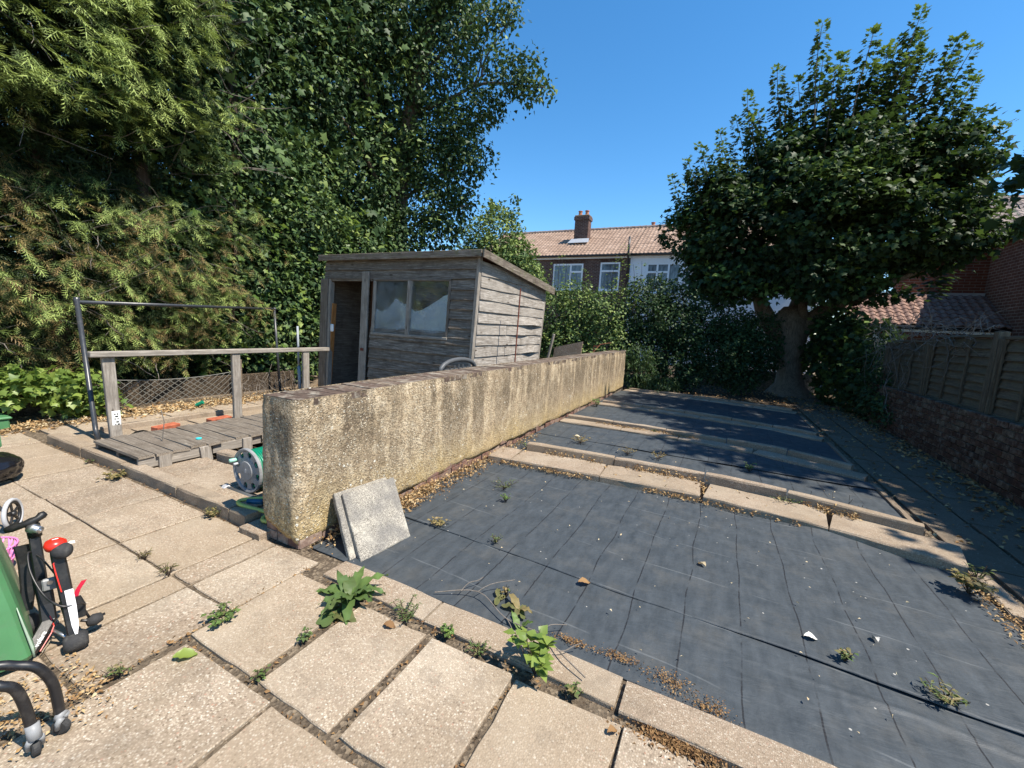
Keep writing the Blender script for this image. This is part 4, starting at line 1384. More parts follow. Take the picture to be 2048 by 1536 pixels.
def text_mesh(name, cu, parent, loc):
    t = bpy.data.objects.new(name, cu)
    COL.objects.link(t)
    me = bpy.data.meshes.new_from_object(t.evaluated_get(bpy.context.evaluated_depsgraph_get()))
    bpy.data.objects.remove(t)
    return link(name, me, parent, loc)


# ---- hose reel
reel = empty('hose_reel', (-3.78, 2.3, 0), 'grey hose reel with green hose standing beside the wall end', 'hose reel')
RC = Vector((-3.775, 2.29, 0.255))


def reel_disc(yc, par, mat):
    R0, R1, R2, R3 = 0.105, 0.125, 0.178, 0.208
    th = 0.012
    m = MB()
    # hub with raised boss
    m.lathe([(0.0, 0.02), (0.085, 0.018), (0.092, 0.010), (R0, 0.008), (R1, 0.0), (R1, -th), (0, -th)], 32, (RC.x, yc, RC.z), (0, -1, 0))
    # rim ring
    n = 40
    k = len(m.v)
    pr = [(R2, -th), (R2, 0.0), (R2 + 0.008, 0.010), (R3 - 0.006, 0.014), (R3, 0.006), (R3, -th)]
    for i in range(n):
        a = 2 * PI * i / n
        for r, h in pr:
            m.v.append((RC.x + r * math.cos(a), yc - h, RC.z + r * math.sin(a)))
    q = len(pr)
    for i in range(n):
        for j in range(q):
            m.f.append((k + i * q + j, k + i * q + (j + 1) % q, k + ((i + 1) % n) * q + (j + 1) % q, k + ((i + 1) % n) * q + j))
    # spokes between eight rounded openings
    for i in range(8):
        a0 = 2 * PI * i / 8 + 0.15
        pts = []
        for r, w in ((R1 - 0.004, 0.30), (0.135, 0.235), (0.152, 0.20), (0.168, 0.225), (R2 + 0.004, 0.29)):
            pts.append((r, w))
        prof = [(RC.x + r * math.cos(a0 - w), RC.z + r * math.sin(a0 - w)) for r, w in pts] + [(RC.x + r * math.cos(a0 + w), RC.z + r * math.sin(a0 + w)) for r, w in pts[::-1]]
        m.prism(prof, yc - 0.001, yc + th - 0.001, 'y')
    return fixn(m.build('flange', mat, par))


reel_disc(2.235, reel, GREYPL)
reel_disc(2.47, reel, GREYPL)
MB().lathe([(0.088, 0.0), (0.088, 0.21)], 20, (RC.x, 2.25, RC.z), (0, 1, 0)).build('drum', LGREYPL, reel)
for rr, off in ((0.115, 0.0), (0.135, 0.009), (0.155, 0.0), (0.175, 0.009)):
    m = MB()
    for k in range(10):
        yy = 2.262 + k * 0.0198 + off
        m.tube([(RC.x + rr * math.cos(2 * PI * i / 28), yy + 0.003 * math.sin(i * 2.1 + k), RC.z + rr * math.sin(2 * PI * i / 28)) for i in range(28)], 0.0105, 6, closed=True)
    m.build('hose_coil', GREENHOSE, reel, smooth=True)
m = MB().tube([(-3.93, 2.235, 0.33), (-3.935, 2.17, 0.332)], 0.018, 10)
m.build('crank_handle', MINT, reel, smooth=True)
MB().tube([(-3.905, 2.235, 0.30), (-3.905, 2.19, 0.30)], 0.012, 8).build('crank_pin', LGREYPL, reel, smooth=True)
for yy in (2.20, 2.53):
    MB().tube([(-4.06, yy, 0.03), (-3.52, yy, 0.03)], 0.026, 10).build('foot_bar', DARKPL, reel, smooth=True)
    MB().tube([(-3.95, yy + 0.05, 0.04), (RC.x, yy + 0.045, RC.z)], 0.014, 8).build('leg', GREYPL, reel, smooth=True)
MB().rbox(-4.10, -4.02, 2.165, 2.235, 0.0, 0.065, 0.02).build('foot_cap', LGREYPL, reel)
m = MB().tube([(-3.86, 2.30, 0.06), (-3.74, 2.20, 0.022), (-3.60, 2.16, 0.02), (-3.45, 2.2, 0.03), (-3.4, 2.35, 0.06), (-3.5, 2.5, 0.04)], 0.017, 8)
m.build('hose_end', GREENHOSE, reel, smooth=True)
lb = bpy.data.curves.new('reel_mark', 'FONT')
lb.body = '8'; lb.size = 0.055; lb.extrude = 0.0008; lb.align_x = 'CENTER'; lb.align_y = 'CENTER'
lb.materials.append(LGREYPL)
lo = text_mesh('hub_mark', lb, reel, (RC.x, 2.2140, RC.z)); lo.rotation_euler = (PI / 2, 0, 0)


def smooth_path(pts, n=10):
    P = [Vector(p) for p in pts]; out = []
    for i in range(len(P) - 1):
        p0, p1, p2, p3 = P[max(i - 1, 0)], P[i], P[i + 1], P[min(i + 2, len(P) - 1)]
        for k in range(n):
            t = k / n
            out.append(0.5 * ((2 * p1) + (-p0 + p2) * t + (2 * p0 - 5 * p1 + 4 * p2 - p3) * t * t + (-p0 + 3 * p1 - 3 * p2 + p3) * t ** 3))
    out.append(P[-1])
    return out


m = MB().tube(smooth_path([(-3.05, 2.26, 0.14), (-3.2, 2.17, 0.15), (-3.38, 2.07, 0.14), (-3.47, 1.99, 0.13), (-3.42, 1.955, 0.12), (-3.25, 2.0, 0.10), (-3.1, 2.05, 0.08), (-3.04, 2.12, 0.06)], 8), 0.016, 8)
m.tube(smooth_path([(-3.04, 2.18, 0.10), (-3.14, 2.10, 0.09), (-3.15, 2.0, 0.075), (-3.10, 1.94, 0.075), (-3.03, 1.95, 0.08), (-3.02, 2.05, 0.07)], 8), 0.016, 8)
o = m.build('yellow_hose', YELHOSE, smooth=True)
tag(o, 'loops of yellow green hose lying by the wall corner', 'hose')
o = MB().tube([(-3.42, 2.02, 0.125), (-3.3, 2.07, 0.13)], 0.021, 10).build('hose_connector', BLUEPL, smooth=True)
tag(o, 'blue hose connector between the yellow hose loops', 'hose connector')

# ---- folded push scooter standing by the green bin  (local frame: r to the right, d away, z up)
SO = Vector((-2.685, 0.730, 0)); SR = Vector((0.2624, 0.9650, 0)); SD = Vector((-0.9650, 0.2624, 0))


def S(r, z, d=0.0):
    return tuple(SO + SR * r + SD * d + Vector((0, 0, z)))


sc = empty('folded_scooter', tuple(SO), 'folded black push scooter with red topped column and white stripe, upright beside the green bin', 'scooter')
MB().lathe([(0.0, -0.045), (0.03, -0.044), (0.042, -0.03), (0.045, 0.0), (0.042, 0.03), (0.03, 0.044), (0.0, 0.045)], 20, S(0.006, 0.045, 0.0), tuple(SR)).build('front_roller', RUBBER, sc, smooth=True)


def strap(path, w, t, side, n=2):
    """flat bar along path, w wide along side vector, t thick"""
    side = Vector(side).normalized(); m = MB(); k = 0
    P = [Vector(p) for p in path]
    ws = w if hasattr(w, '__len__') else [w] * len(P)
    for i, p in enumerate(P):
        tg = (P[min(i + 1, len(P) - 1)] - P[max(i - 1, 0)]).normalized()
        nn = tg.cross(side).normalized()
        a = side * ws[i] / 2; b = nn * t / 2
        c = 0.25
        m.v += [tuple(p + a * (1 - c) + b), tuple(p + a + b * (1 - 2 * c)), tuple(p + a - b * (1 - 2 * c)), tuple(p + a * (1 - c) - b), tuple(p - a * (1 - c) - b), tuple(p - a - b * (1 - 2 * c)), tuple(p - a + b * (1 - 2 * c)), tuple(p - a * (1 - c) + b)]
    for i in range(len(P) - 1):
        for j in range(8):
            m.f.append((i * 8 + j, i * 8 + (j + 1) % 8, (i + 1) * 8 + (j + 1) % 8, (i + 1) * 8 + j))
    m.f.append(tuple(range(8))[::-1]); m.f.append(tuple((len(P) - 1) * 8 + j for j in range(8)))
    return m


strap([S(0.0, 0.08, 0.02), S(-0.006, 0.2, 0.055), S(-0.022, 0.40, 0.10), S(-0.028, 0.47, 0.115)], [0.042, 0.05, 0.052, 0.05], 0.05, SR).build('column', BLACKP, sc, smooth=False)
strap([S(0.010, 0.09, -0.013), S(0.009, 0.13, 0.0), S(0.004, 0.22, 0.025), S(-0.002, 0.30, 0.048)], [0.010, 0.024, 0.030, 0.030], 0.005, SR).build('white_stripe', WHITEPL, sc)
strap([S(-0.026, 0.30, 0.045), S(-0.040, 0.40, 0.073), S(-0.044, 0.437, 0.084), S(-0.036, 0.450, 0.088), S(-0.014, 0.452, 0.089)], 0.005, 0.004, SR).build('red_line', REDPL, sc)
MB().lathe([(0.0, -0.03), (0.03, -0.028), (0.038, -0.012), (0.038, 0.012), (0.03, 0.026), (0.0, 0.03)], 18, S(-0.012, 0.49, 0.09), (SR * 0.7 - SD * 0.6 + Vector((0, 0, 0.15)))).build('end_grip', RUBBER, sc, smooth=True)
MB().lathe([(0.0, -0.02), (0.034, -0.02), (0.042, 0.0), (0.038, 0.018), (0.022, 0.03), (0.0, 0.033)], 18, S(-0.032, 0.515, 0.12), (0.15, 0.1, 1)).build('red_cap', REDPL, sc, smooth=True)
strap([S(-0.036, 0.548, 0.115), S(-0.026, 0.55, 0.112)], 0.012, 0.003, SR).build('cap_label', WHITEPL, sc)
strap([S(0.0, 0.500, 0.125), S(0.018, 0.512, 0.12), S(0.034, 0.51, 0.118)], 0.03, 0.002, SD).build('paper_tag', PAPER, sc)
# stem with T handle
strap([S(-0.088, 0.14, 0.26), S(-0.094, 0.30, 0.29), S(-0.102, 0.50, 0.33)], [0.044, 0.044, 0.042], 0.044, SR).build('stem', BLACKM, sc)
m = MB().tube([S(-0.195, 0.555, 0.355), S(-0.175, 0.562, 0.35), S(-0.135, 0.572, 0.34), S(-0.108, 0.580, 0.335), S(-0.085, 0.590, 0.34), S(-0.07, 0.602, 0.345), S(-0.058, 0.608, 0.35)], [0.014, 0.02, 0.016, 0.022, 0.016, 0.02, 0.014], 10)
m.build('handlebar', BLACKP, sc, smooth=True)
MB().lathe([(0.0, -0.03), (0.024, -0.03), (0.024, -0.005), (0.018, 0.0), (0.018, 0.022), (0.010, 0.024), (0.0, 0.03)], 16, S(-0.094, 0.548, 0.305), (SR * 0.6 - SD * 0.8 + Vector((0, 0, -0.1)))).build('clamp', STEEL, sc, smooth=True)
MB().tube([S(-0.10, 0.50, 0.33), S(-0.105, 0.565, 0.335)], 0.026, 12).build('collar', BLACKP, sc, smooth=True)
# cranked arm with lettering
strap([S(-0.088, 0.315, 0.2), S(-0.080, 0.20, 0.17), S(-0.078, 0.125, 0.14), S(-0.118, 0.07, 0.08), S(-0.150, 0.035, 0.04)], [0.062, 0.058, 0.056, 0.056, 0.058], 0.034, SR).build('arm', BLACKP, sc)
strap([S(-0.094, 0.185, 0.148), S(-0.078, 0.170, 0.146), S(-0.062, 0.105, 0.108), S(-0.072, 0.085, 0.085), S(-0.112, 0.038, 0.035)], 0.0045, 0.004, SR).build('red_line', REDPL, sc)
tx = bpy.data.curves.new('arm_lettering', 'FONT')
tx.body = 'volare'; tx.size = 0.026; tx.extrude = 0.0006; tx.align_x = 'CENTER'; tx.align_y = 'CENTER'
tx.materials.append(WHITEPL)
txo = text_mesh('arm_lettering', tx, sc, S(-0.108, 0.083, 0.064))
ex = Vector(S(-0.078, 0.125, 0.14)) - Vector(S(-0.150, 0.035, 0.04)); ex.normalize()
ez = (Vector((0, 0, 1.70)) - Vector(S(-0.108, 0.083, 0.06))).normalized(); ez = (ez - ex * ez.dot(ex)).normalized()
ey = ez.cross(ex)
txo.rotation_euler = Matrix((ex, ey, ez)).transposed().to_euler()
strap([S(-0.150, 0.452, 0.37), S(-0.138, 0.36, 0.36), S(-0.140, 0.24, 0.33), S(-0.155, 0.13, 0.30)], [0.055, 0.062, 0.055, 0.05], 0.02, SR).build('folded_deck', BLACKP, sc)
strap([S(-0.150, 0.30, 0.345), S(-0.128, 0.305, 0.342)], 0.006, 0.004, SD).build('red_line', REDPL, sc)
MB().lathe([(0.0, -0.03), (0.035, -0.028), (0.05, -0.012), (0.05, 0.012), (0.035, 0.028), (0.0, 0.03)], 18, S(-0.14, 0.05, 0.30), tuple(SR)).build('rear_wheel', RUBBER, sc, smooth=True)
MB().tube(smooth_path([S(-0.11, 0.42, 0.31), S(-0.128, 0.44, 0.28), S(-0.122, 0.37, 0.2), S(-0.085, 0.28, 0.11), S(-0.03, 0.235, 0.03), S(0.03, 0.215, 0.04), S(0.05, 0.18, 0.08)], 7), 0.005, 6).build('cable', BLACKM, sc, smooth=True)
MB().tube(smooth_path([S(-0.11, 0.42, 0.31), S(-0.08, 0.40, 0.25), S(-0.04, 0.34, 0.16)], 6), 0.004, 6).build('cable', BLACKM, sc, smooth=True)
MB().rbox(-0.028, 0.028, -0.012, 0.012, -0.03, 0.03, 0.006).xf(lambda a, b, c: S(-0.062 + a, 0.30 + c, 0.17 + b)).build('bracket', GREYPL, sc)
MB().lathe([(0, -0.004), (0.011, -0.004), (0.011, 0.004), (0, 0.004)], 12, S(-0.062, 0.315, 0.155), tuple(-SD)).build('bolt', STEEL, sc)
strap([S(0.012, 0.20, 0.11), S(0.03, 0.255, 0.115), S(0.054, 0.292, 0.12)], 0.02, 0.003, SR).build('red_strap', REDFL, sc)
strap([S(0.018, 0.225, 0.10), S(0.03, 0.18, 0.09), S(0.034, 0.12, 0.08)], [0.04, 0.045, 0.03], 0.02, SR).build('fork', BLACKP, sc)
MB().lathe([(0.0, -0.03), (0.022, -0.028), (0.03, 0.0), (0.022, 0.028), (0.0, 0.03)], 14, S(0.078, 0.075, 0.09), tuple(SR + SD * 0.3)).build('pedal', RUBBER, sc, smooth=True)
MB().tube([S(0.03, 0.10, 0.08), S(0.06, 0.08, 0.085), S(0.118, 0.083, 0.1)], 0.007, 8).build('pedal_axle', BLACKM, sc, smooth=True)
MB().tube([S(0.032, 0.19, 0.09), S(0.05, 0.13, 0.09), S(0.062, 0.09, 0.088)], 0.006, 6).build('fork_stay', BLACKM, sc, smooth=True)
MB().tube([S(-0.03, 0.24, 0.07), S(-0.005, 0.085, 0.02)], 0.010, 8).build('column_strut', BLACKM, sc, smooth=True)
MB().tube([S(-0.07, 0.09, 0.10), S(0.0, 0.035, 0.03)], 0.008, 8).build('axle_strut', STEEL, sc, smooth=True)

# ---- green wheeled bin at the left edge
bn = empty('green_bin', (-3.0, 0.45, 0), 'green plastic wheeled bin with chipped pale edge at the left border', 'bin')
BO = Vector((-2.755, 0.57, 0)); BR = Vector((0.2, 0.98, 0)); BD = Vector((-0.98, 0.2, 0))


def Bp(r, d, z):
    return tuple(BO + BR * r + BD * d + Vector((0, 0, z)))


v = []; f = []
lv = [(0.035, 0.040), (0.06, 0.048), (0.3, 0.012), (0.64, -0.048), (0.98, -0.10), (1.02, -0.075), (1.05, -0.075)]
for z, g in lv:
    for r, d in [(g, 0.0 - g), (g, 0.55 + g), (-0.52 - g, 0.55 + g), (-0.52 - g, 0.0 - g)]:
        for k in range(4):
            cr_ = 0.05
            sx_ = 1 if r > -0.2 else -1; sy_ = 1 if d > 0.2 else -1
            base = {(1, -1): -PI / 2, (1, 1): 0, (-1, 1): PI / 2, (-1, -1): PI}[(sx_, sy_)]
            a = base + (PI / 2) * k / 3
            v.append(Bp(r - sx_ * cr_ + cr_ * math.cos(a), d - sy_ * cr_ + cr_ * math.sin(a), z))
n = 16
for i in range(len(lv) - 1):
    for j in range(n):
        f.append((i * n + j, i * n + (j + 1) % n, (i + 1) * n + (j + 1) % n, (i + 1) * n + j))
f.append(tuple(range(n))); f.append(tuple((len(lv) - 1) * n + j for j in range(n)))
fixn(MB().add(v, f).build('bin_body', GREENPL, bn, smooth=False))
fixn(MB().tube([Bp(0.042, -0.042, 0.05), Bp(0.038, -0.036, 0.10), Bp(0.018, -0.018, 0.22), Bp(0.006, -0.006, 0.30)], [0.004, 0.006, 0.004, 0.0015], 6).build('chipped_edge', plain('scuffed_green', (0.30, 0.38, 0.29), 0.6, 0.3, var=0.3), bn, smooth=True))
MB().lathe([(0.0, -0.03), (0.05, -0.028), (0.062, -0.01), (0.062, 0.01), (0.05, 0.028), (0.0, 0.03)], 20, Bp(-0.005, 0.08, 0.062), tuple(BR)).build('wheel', RUBBER, bn, smooth=True)
MB().lathe([(0.0, -0.03), (0.05, -0.028), (0.062, -0.01), (0.062, 0.01), (0.05, 0.028), (0.0, 0.03)], 20, Bp(-0.52, 0.08, 0.062), tuple(BR)).build('wheel', RUBBER, bn, smooth=True)
MB().rbox(-0.53, 0.015, -0.03, 0.58, 1.052, 1.09, 0.012).xf(lambda a, b, c: Bp(a, b, c)).build('lid', GREENPL, bn)

# ---- black tube trolley on casters
TO = Vector((-2.186, 0.529, 0)); TR = Vector((0.2352, 0.9720, 0)); TD = Vector((-0.9720, 0.2352, 0))


def T_(r, z, d=0.0):
    return tuple(TO + TR * r + TD * d + Vector((0, 0, z)))


tr = empty('tube_trolley', tuple(TO), 'black bent tube trolley legs on grey casters at the lower left border', 'trolley')
MB().tube(smooth_path([T_(-0.42, 0.40, 0.06), T_(-0.16, 0.375, 0.02), T_(-0.085, 0.345, 0.01), T_(-0.040, 0.315, 0.0), T_(-0.012, 0.255, 0.0), T_(0.001, 0.19, 0.0), T_(0.008, 0.07, 0.0)], 6), 0.0165, 12).build('bent_tube', BLACKM, tr, smooth=True)
MB().tube(smooth_path([T_(-0.42, 0.36, -0.02), T_(-0.165, 0.335, -0.04), T_(-0.125, 0.325, -0.05), T_(-0.095, 0.295, -0.05), T_(-0.078, 0.225, -0.05), T_(-0.066, 0.12, -0.05)], 6), 0.0165, 12).build('bent_tube', BLACKM, tr, smooth=True)
MB().tube([T_(-0.42, 0.41, 0.06), T_(-0.42, 0.35, -0.02), T_(-0.42, 0.7, 0.0)], 0.0165, 10).build('bent_tube', BLACKM, tr, smooth=True)
for r, z, d, hd in [(0.004, 0.0, 0.0, 0.9), (-0.064, 0.0, -0.05, 0.15)]:
    zt_ = 0.075 if r > 0 else 0.125
    ax = (TR * math.cos(hd) + TD * math.sin(hd))
    fw = Vector((-ax.y, ax.x, 0))
    c0 = Vector(T_(r + 0.003, 0.031, d - 0.008))
    wl = MB().lathe([(0.0, -0.012), (0.024, -0.012), (0.030, -0.008), (0.030, 0.008), (0.024, 0.012), (0.0, 0.012)], 20, tuple(c0), tuple(ax)).build('caster_wheel', RUBBER, tr, smooth=False)
    fk = MB()
    for s in (-1, 1):
        o_ = ax * 0.017 * s
        fk.tube([c0 + o_, c0 + o_ + Vector((0, 0, 0.028)) - fw * 0.004, c0 + o_ * 0.6 + Vector((0, 0, 0.045)) - fw * 0.012], [0.008, 0.010, 0.012], 8)
    fk.tube([c0 + Vector((0, 0, 0.042)) - fw * 0.012, Vector(T_(r, zt_, d))], [0.020, 0.020], 12)
    fk.build('caster_fork', GREYPL, tr, smooth=True)

# ---- pushchair wheel, bin bag, pink basket, green box
WC = Vector((-4.56, 0.985, 0.118)); wax = Vector((0.55, 0.75, 0.05)).normalized()
wh = empty('spoked_wheel', tuple(WC), 'black spoked wheel with pale grey tyre at the left border behind the scooter', 'wheel')
MB().tube([tuple(WC + (wax.orthogonal().normalized() * math.cos(a) + wax.cross(wax.orthogonal()).normalized() * math.sin(a)) * 0.104) for a in np.linspace(0, 2 * PI, 32, endpoint=False)], 0.0135, 8, closed=True).build('tyre', LGREYPL, wh, smooth=True)
MB().tube([tuple(WC + (wax.orthogonal().normalized() * math.cos(a) + wax.cross(wax.orthogonal()).normalized() * math.sin(a)) * 0.086) for a in np.linspace(0, 2 * PI, 32, endpoint=False)], 0.011, 8, closed=True).build('rim', BLACKP, wh, smooth=True)
for k in range(5):
    a = 2 * PI * k / 5 + 0.4
    q = wax.orthogonal().normalized() * math.cos(a) + wax.cross(wax.orthogonal()).normalized() * math.sin(a)
    strap([tuple(WC + q * 0.012), tuple(WC + q * 0.084)], [0.022, 0.015], 0.010, wax.cross(q)).build('spoke', BLACKP, wh)
MB().lathe([(0, -0.02), (0.018, -0.018), (0.02, 0.0), (0.018, 0.018), (0, 0.02)], 14, tuple(WC), tuple(wax)).build('hub', BLACKP, wh, smooth=True)
MB().tube([tuple(WC - wax * 0.03), tuple(WC + Vector((-0.35, -0.15, 0.3)))], 0.011, 8).build('axle_tube', DKGREY, wh, smooth=True)

bm = bmesh.new(); bmesh.ops.create_icosphere(bm, subdivisions=5, radius=1.0)
for v_ in bm.verts:
    p = v_.co.copy()
    w = 1 + 0.14 * mnoise.noise(p * 1.7) + 0.09 * (0.4 - abs(mnoise.noise(Vector((p.x * 3, p.y * 3, p.z * 6))))) + 0.05 * (0.3 - abs(mnoise.noise(p * 8.0)))
    zz_ = p.z * w
    v_.co = Vector((p.x * w * 0.30, p.y * w * 0.24, max(0.0, 0.14 + zz_ * 0.145)))
me = bpy.data.meshes.new('bin_bag'); bm.to_mesh(me); bm.free()
me.materials.append(BAGM); me.polygons.foreach_set('use_smooth', [True] * len(me.polygons))
o = link('bin_bag', me, None, (-5.93, 1.12, 0.0))
tag(o, 'shiny black bin bag lying on the slabs at the left border', 'bag')

pk = MB()
pc = Vector((-3.86, 0.70, 0.0))
for i in range(16):
    a = 2 * PI * i / 16
    for s in (0.5, -0.5):
        pk.tube([(pc.x + 0.10 * math.cos(a), pc.y + 0.10 * math.sin(a), 0.012), (pc.x + 0.14 * math.cos(a + s), pc.y + 0.14 * math.sin(a + s), 0.19)], 0.006, 5)
for z, r in ((0.012, 0.10), (0.1, 0.12), (0.19, 0.14)):
    pk.tube([(pc.x + r * math.cos(a), pc.y + r * math.sin(a), z) for a in np.linspace(0, 2 * PI, 24, endpoint=False)], 0.006, 5, closed=True)
o = pk.build('pink_basket', PINKW, smooth=True)
tag(o, 'small pink wire basket between the green bin and the scooter', 'basket')
gb = empty('storage_box', (-8.35, 1.76, 0), 'green plastic storage box in the leaf litter at the left border', 'box')
MB().rbox(-8.6, -8.22, 1.35, 1.84, 0.0, 0.13, 0.015).build('box_body', GREENPL, gb)
MB().rbox(-8.62, -8.2, 1.33, 1.86, 0.131, 0.165, 0.012).build('box_lid', GREENPL, gb)

# ================================================================== RIGHT BOUNDARY: brick wall and lap fence
bw = empty('brick_wall', (3.3, 8, 0), 'low old brick wall in shade under the lap panel fence', 'wall')
MB().box(3.235, 3.40, 3.6, 13.6, -0.1, 0.845).build('core', MORTAR, bw)
bmesh_brick = MB().rbox(-0.5, 0.5, -0.5, 0.5, -0.5, 0.5, 0.06).mesh('brick', BRK_OLD)
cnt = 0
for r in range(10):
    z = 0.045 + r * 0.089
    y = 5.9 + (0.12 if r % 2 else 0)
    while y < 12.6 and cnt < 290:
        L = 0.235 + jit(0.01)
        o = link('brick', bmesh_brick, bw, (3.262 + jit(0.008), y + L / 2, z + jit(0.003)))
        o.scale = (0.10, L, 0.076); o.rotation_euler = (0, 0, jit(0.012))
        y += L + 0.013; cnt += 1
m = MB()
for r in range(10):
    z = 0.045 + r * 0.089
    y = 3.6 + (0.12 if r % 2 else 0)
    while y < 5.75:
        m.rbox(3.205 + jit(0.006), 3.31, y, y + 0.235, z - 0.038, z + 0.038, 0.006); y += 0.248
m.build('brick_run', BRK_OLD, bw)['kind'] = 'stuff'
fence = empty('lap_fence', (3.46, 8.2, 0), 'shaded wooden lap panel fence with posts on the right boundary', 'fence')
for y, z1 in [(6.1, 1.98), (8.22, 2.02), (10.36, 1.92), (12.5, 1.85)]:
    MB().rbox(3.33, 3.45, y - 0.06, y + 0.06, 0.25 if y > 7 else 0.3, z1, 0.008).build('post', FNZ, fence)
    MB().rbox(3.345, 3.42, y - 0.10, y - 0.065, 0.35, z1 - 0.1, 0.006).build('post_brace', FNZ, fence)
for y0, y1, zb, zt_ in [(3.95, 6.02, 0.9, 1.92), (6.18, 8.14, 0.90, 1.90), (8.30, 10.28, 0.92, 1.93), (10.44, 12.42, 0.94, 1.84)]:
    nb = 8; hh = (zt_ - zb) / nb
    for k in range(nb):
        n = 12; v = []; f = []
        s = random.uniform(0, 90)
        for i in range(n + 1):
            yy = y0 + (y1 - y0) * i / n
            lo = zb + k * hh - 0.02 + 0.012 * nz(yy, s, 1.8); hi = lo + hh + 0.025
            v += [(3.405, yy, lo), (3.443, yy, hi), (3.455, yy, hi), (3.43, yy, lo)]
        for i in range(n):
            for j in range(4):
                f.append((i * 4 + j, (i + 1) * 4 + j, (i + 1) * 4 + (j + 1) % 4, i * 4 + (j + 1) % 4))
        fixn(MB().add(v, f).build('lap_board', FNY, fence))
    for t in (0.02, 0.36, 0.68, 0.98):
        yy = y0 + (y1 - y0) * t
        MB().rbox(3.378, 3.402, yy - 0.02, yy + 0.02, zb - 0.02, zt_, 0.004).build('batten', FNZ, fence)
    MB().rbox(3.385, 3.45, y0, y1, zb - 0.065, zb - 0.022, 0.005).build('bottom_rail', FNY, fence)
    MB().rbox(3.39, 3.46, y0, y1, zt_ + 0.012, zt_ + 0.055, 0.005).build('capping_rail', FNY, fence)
lw = MB().rbox(-1.6, 2.9, 17.25, 17.4, -0.1, 0.66, 0.01).build('back_wall', MORTAR)
tag(lw, 'low pale rendered wall in the shade behind the tree trunk', 'wall')

# dead climber stems on top of the fence
m = MB()
for i in range(170):
    y = random.uniform(8.6, 14.2); z = random.uniform(1.7, 2.15) if y < 12.5 else random.uniform(1.2, 2.2)
    p = [Vector((3.38 + jit(0.15), y, z))]
    d = Vector((jit(0.25), random.choice((-1, 1)) * random.uniform(0.2, 1), random.uniform(-0.25, 0.7))).normalized()
    for k in range(random.randint(4, 9)):
        d = (d + Vector((jit(0.35), jit(0.4), jit(0.4) - 0.05))).normalized()
        q = p[-1] + d * random.uniform(0.07, 0.16)
        if q.z > 2.5: d.z = -abs(d.z)
        p.append(q)
    m.tube(p, [random.uniform(0.004, 0.007) * (1 - 0.6 * k / len(p)) for k in range(len(p))], 4, cap=False)
for i in range(26):
    y = random.uniform(11, 14.3)
    p = [Vector((3.3 + jit(0.15), y, random.uniform(0, 0.3)))]
    for k in range(8):
        p.append(p[-1] + Vector((jit(0.08), jit(0.16), random.uniform(0.1, 0.27))))
    m.tube(p, [0.010 - 0.0008 * k for k in range(9)], 5, cap=False)
o = m.build('dead_climber', TWIG)
tag(o, 'tangle of bare grey climber stems on top of the lap fence', 'climber')

# ================================================================== HOUSES
def tiled_roof(name, x0, x1, y0, z0, y1, z1, ncol, nrow, mat, parent, amp=0.028, step=0.022, seg=5, flip=False, swap=False):
    """rows of pantiles: waves across, each row a small step; swap exchanges x and y"""
    m = MB()
    nx = ncol * seg + 1
    for r in range(nrow):
        ta, tb = r / nrow, (r + 1) / nrow + 0.25 / nrow
        tb = min(tb, 1.0) if r == nrow - 1 else tb
        k = len(m.v)
        dz = jit(0.004)
        for t, lift in ((ta, step), (tb, 0.0)):
            for i in range(nx):
                x = x0 + (x1 - x0) * i / (nx - 1)
                w = math.sin(2 * PI * i / seg)
                h = amp * (w if w > 0 else 0.45 * w) + lift + dz + 0.004 * nz(x, r, 2)
                y_ = y0 + (y1 - y0) * t; z_ = z0 + (z1 - z0) * t + h
                m.v.append((y_, x, z_) if swap else (x, y_, z_))
        for i in range(nx):
            x = x0 + (x1 - x0) * i / (nx - 1)
            y_ = y0 + (y1 - y0) * ta; z_ = z0 + (z1 - z0) * ta - 0.01
            m.v.append((y_, x, z_) if swap else (x, y_, z_))
        for i in range(nx - 1):
            m.f.append((k + i, k + i + 1, k + nx + i + 1, k + nx + i))
            m.f.append((k + 2 * nx + i, k + 2 * nx + i + 1, k + i + 1, k + i))
    o = m.build(name, mat, parent, smooth=False)
    o['kind'] = 'stuff'
    return fixn(o)


def upvc(parent, x0, x1, z0, z1, y, lights, fanlight=True):
    """window in a wall facing -y; lights: list of relative widths"""
    fr_ = MB()
    t = 0.105
    fr_.box(x0, x1, y - 0.05, y + 0.03, z1 - t, z1).box(x0, x1, y - 0.05, y + 0.03, z0, z0 + t)
    xs = [x0 + t]
    tot = sum(w for w, _ in lights); iw = (x1 - x0 - t)
    fr_.box(x0, x0 + t, y - 0.052, y + 0.028, z0 + t, z1 - t)
    x = x0
    holes = []
    for w, fan in lights:
        xe = x + (x1 - x0) * w / tot
        fr_.box(xe - t, xe, y - 0.052, y + 0.028, z0 + t, z1 - t)
        zf = z1 - (z1 - z0) * 0.30
        if fan:
            fr_.box(x + (t if x == x0 else 0), xe - t, y - 0.058, y + 0.02, zf - t * 0.7, zf + t * 0.4)
            holes += [(x, xe - t, zf, z1 - t), (x, xe - t, z0 + t, zf - t * 0.7)]
        else:
            holes.append((x, xe - t, z0 + t, z1 - t))
        x = xe
    w = fr_.build('window', UPVC, parent)
    for a, b, c, d in holes:
        MB().box(a, b, y - 0.012, y - 0.004, c, d).build('window_pane', FGLASS, w)
    MB().rbox(x0 - 0.05, x1 + 0.05, y - 0.11, y + 0.03, z0 - 0.07, z0 - 0.003, 0.01).build('window_sill', UPVC, w)
    return w


FY = 27.0
HA = empty('brick_house', (-11, FY, 0), 'dark brick terraced house with orange tiled roof beyond the hedge', 'house')
HB = empty('white_house', (-2, FY, 0), 'white rendered terraced house beside the brick house, under the tree', 'house')


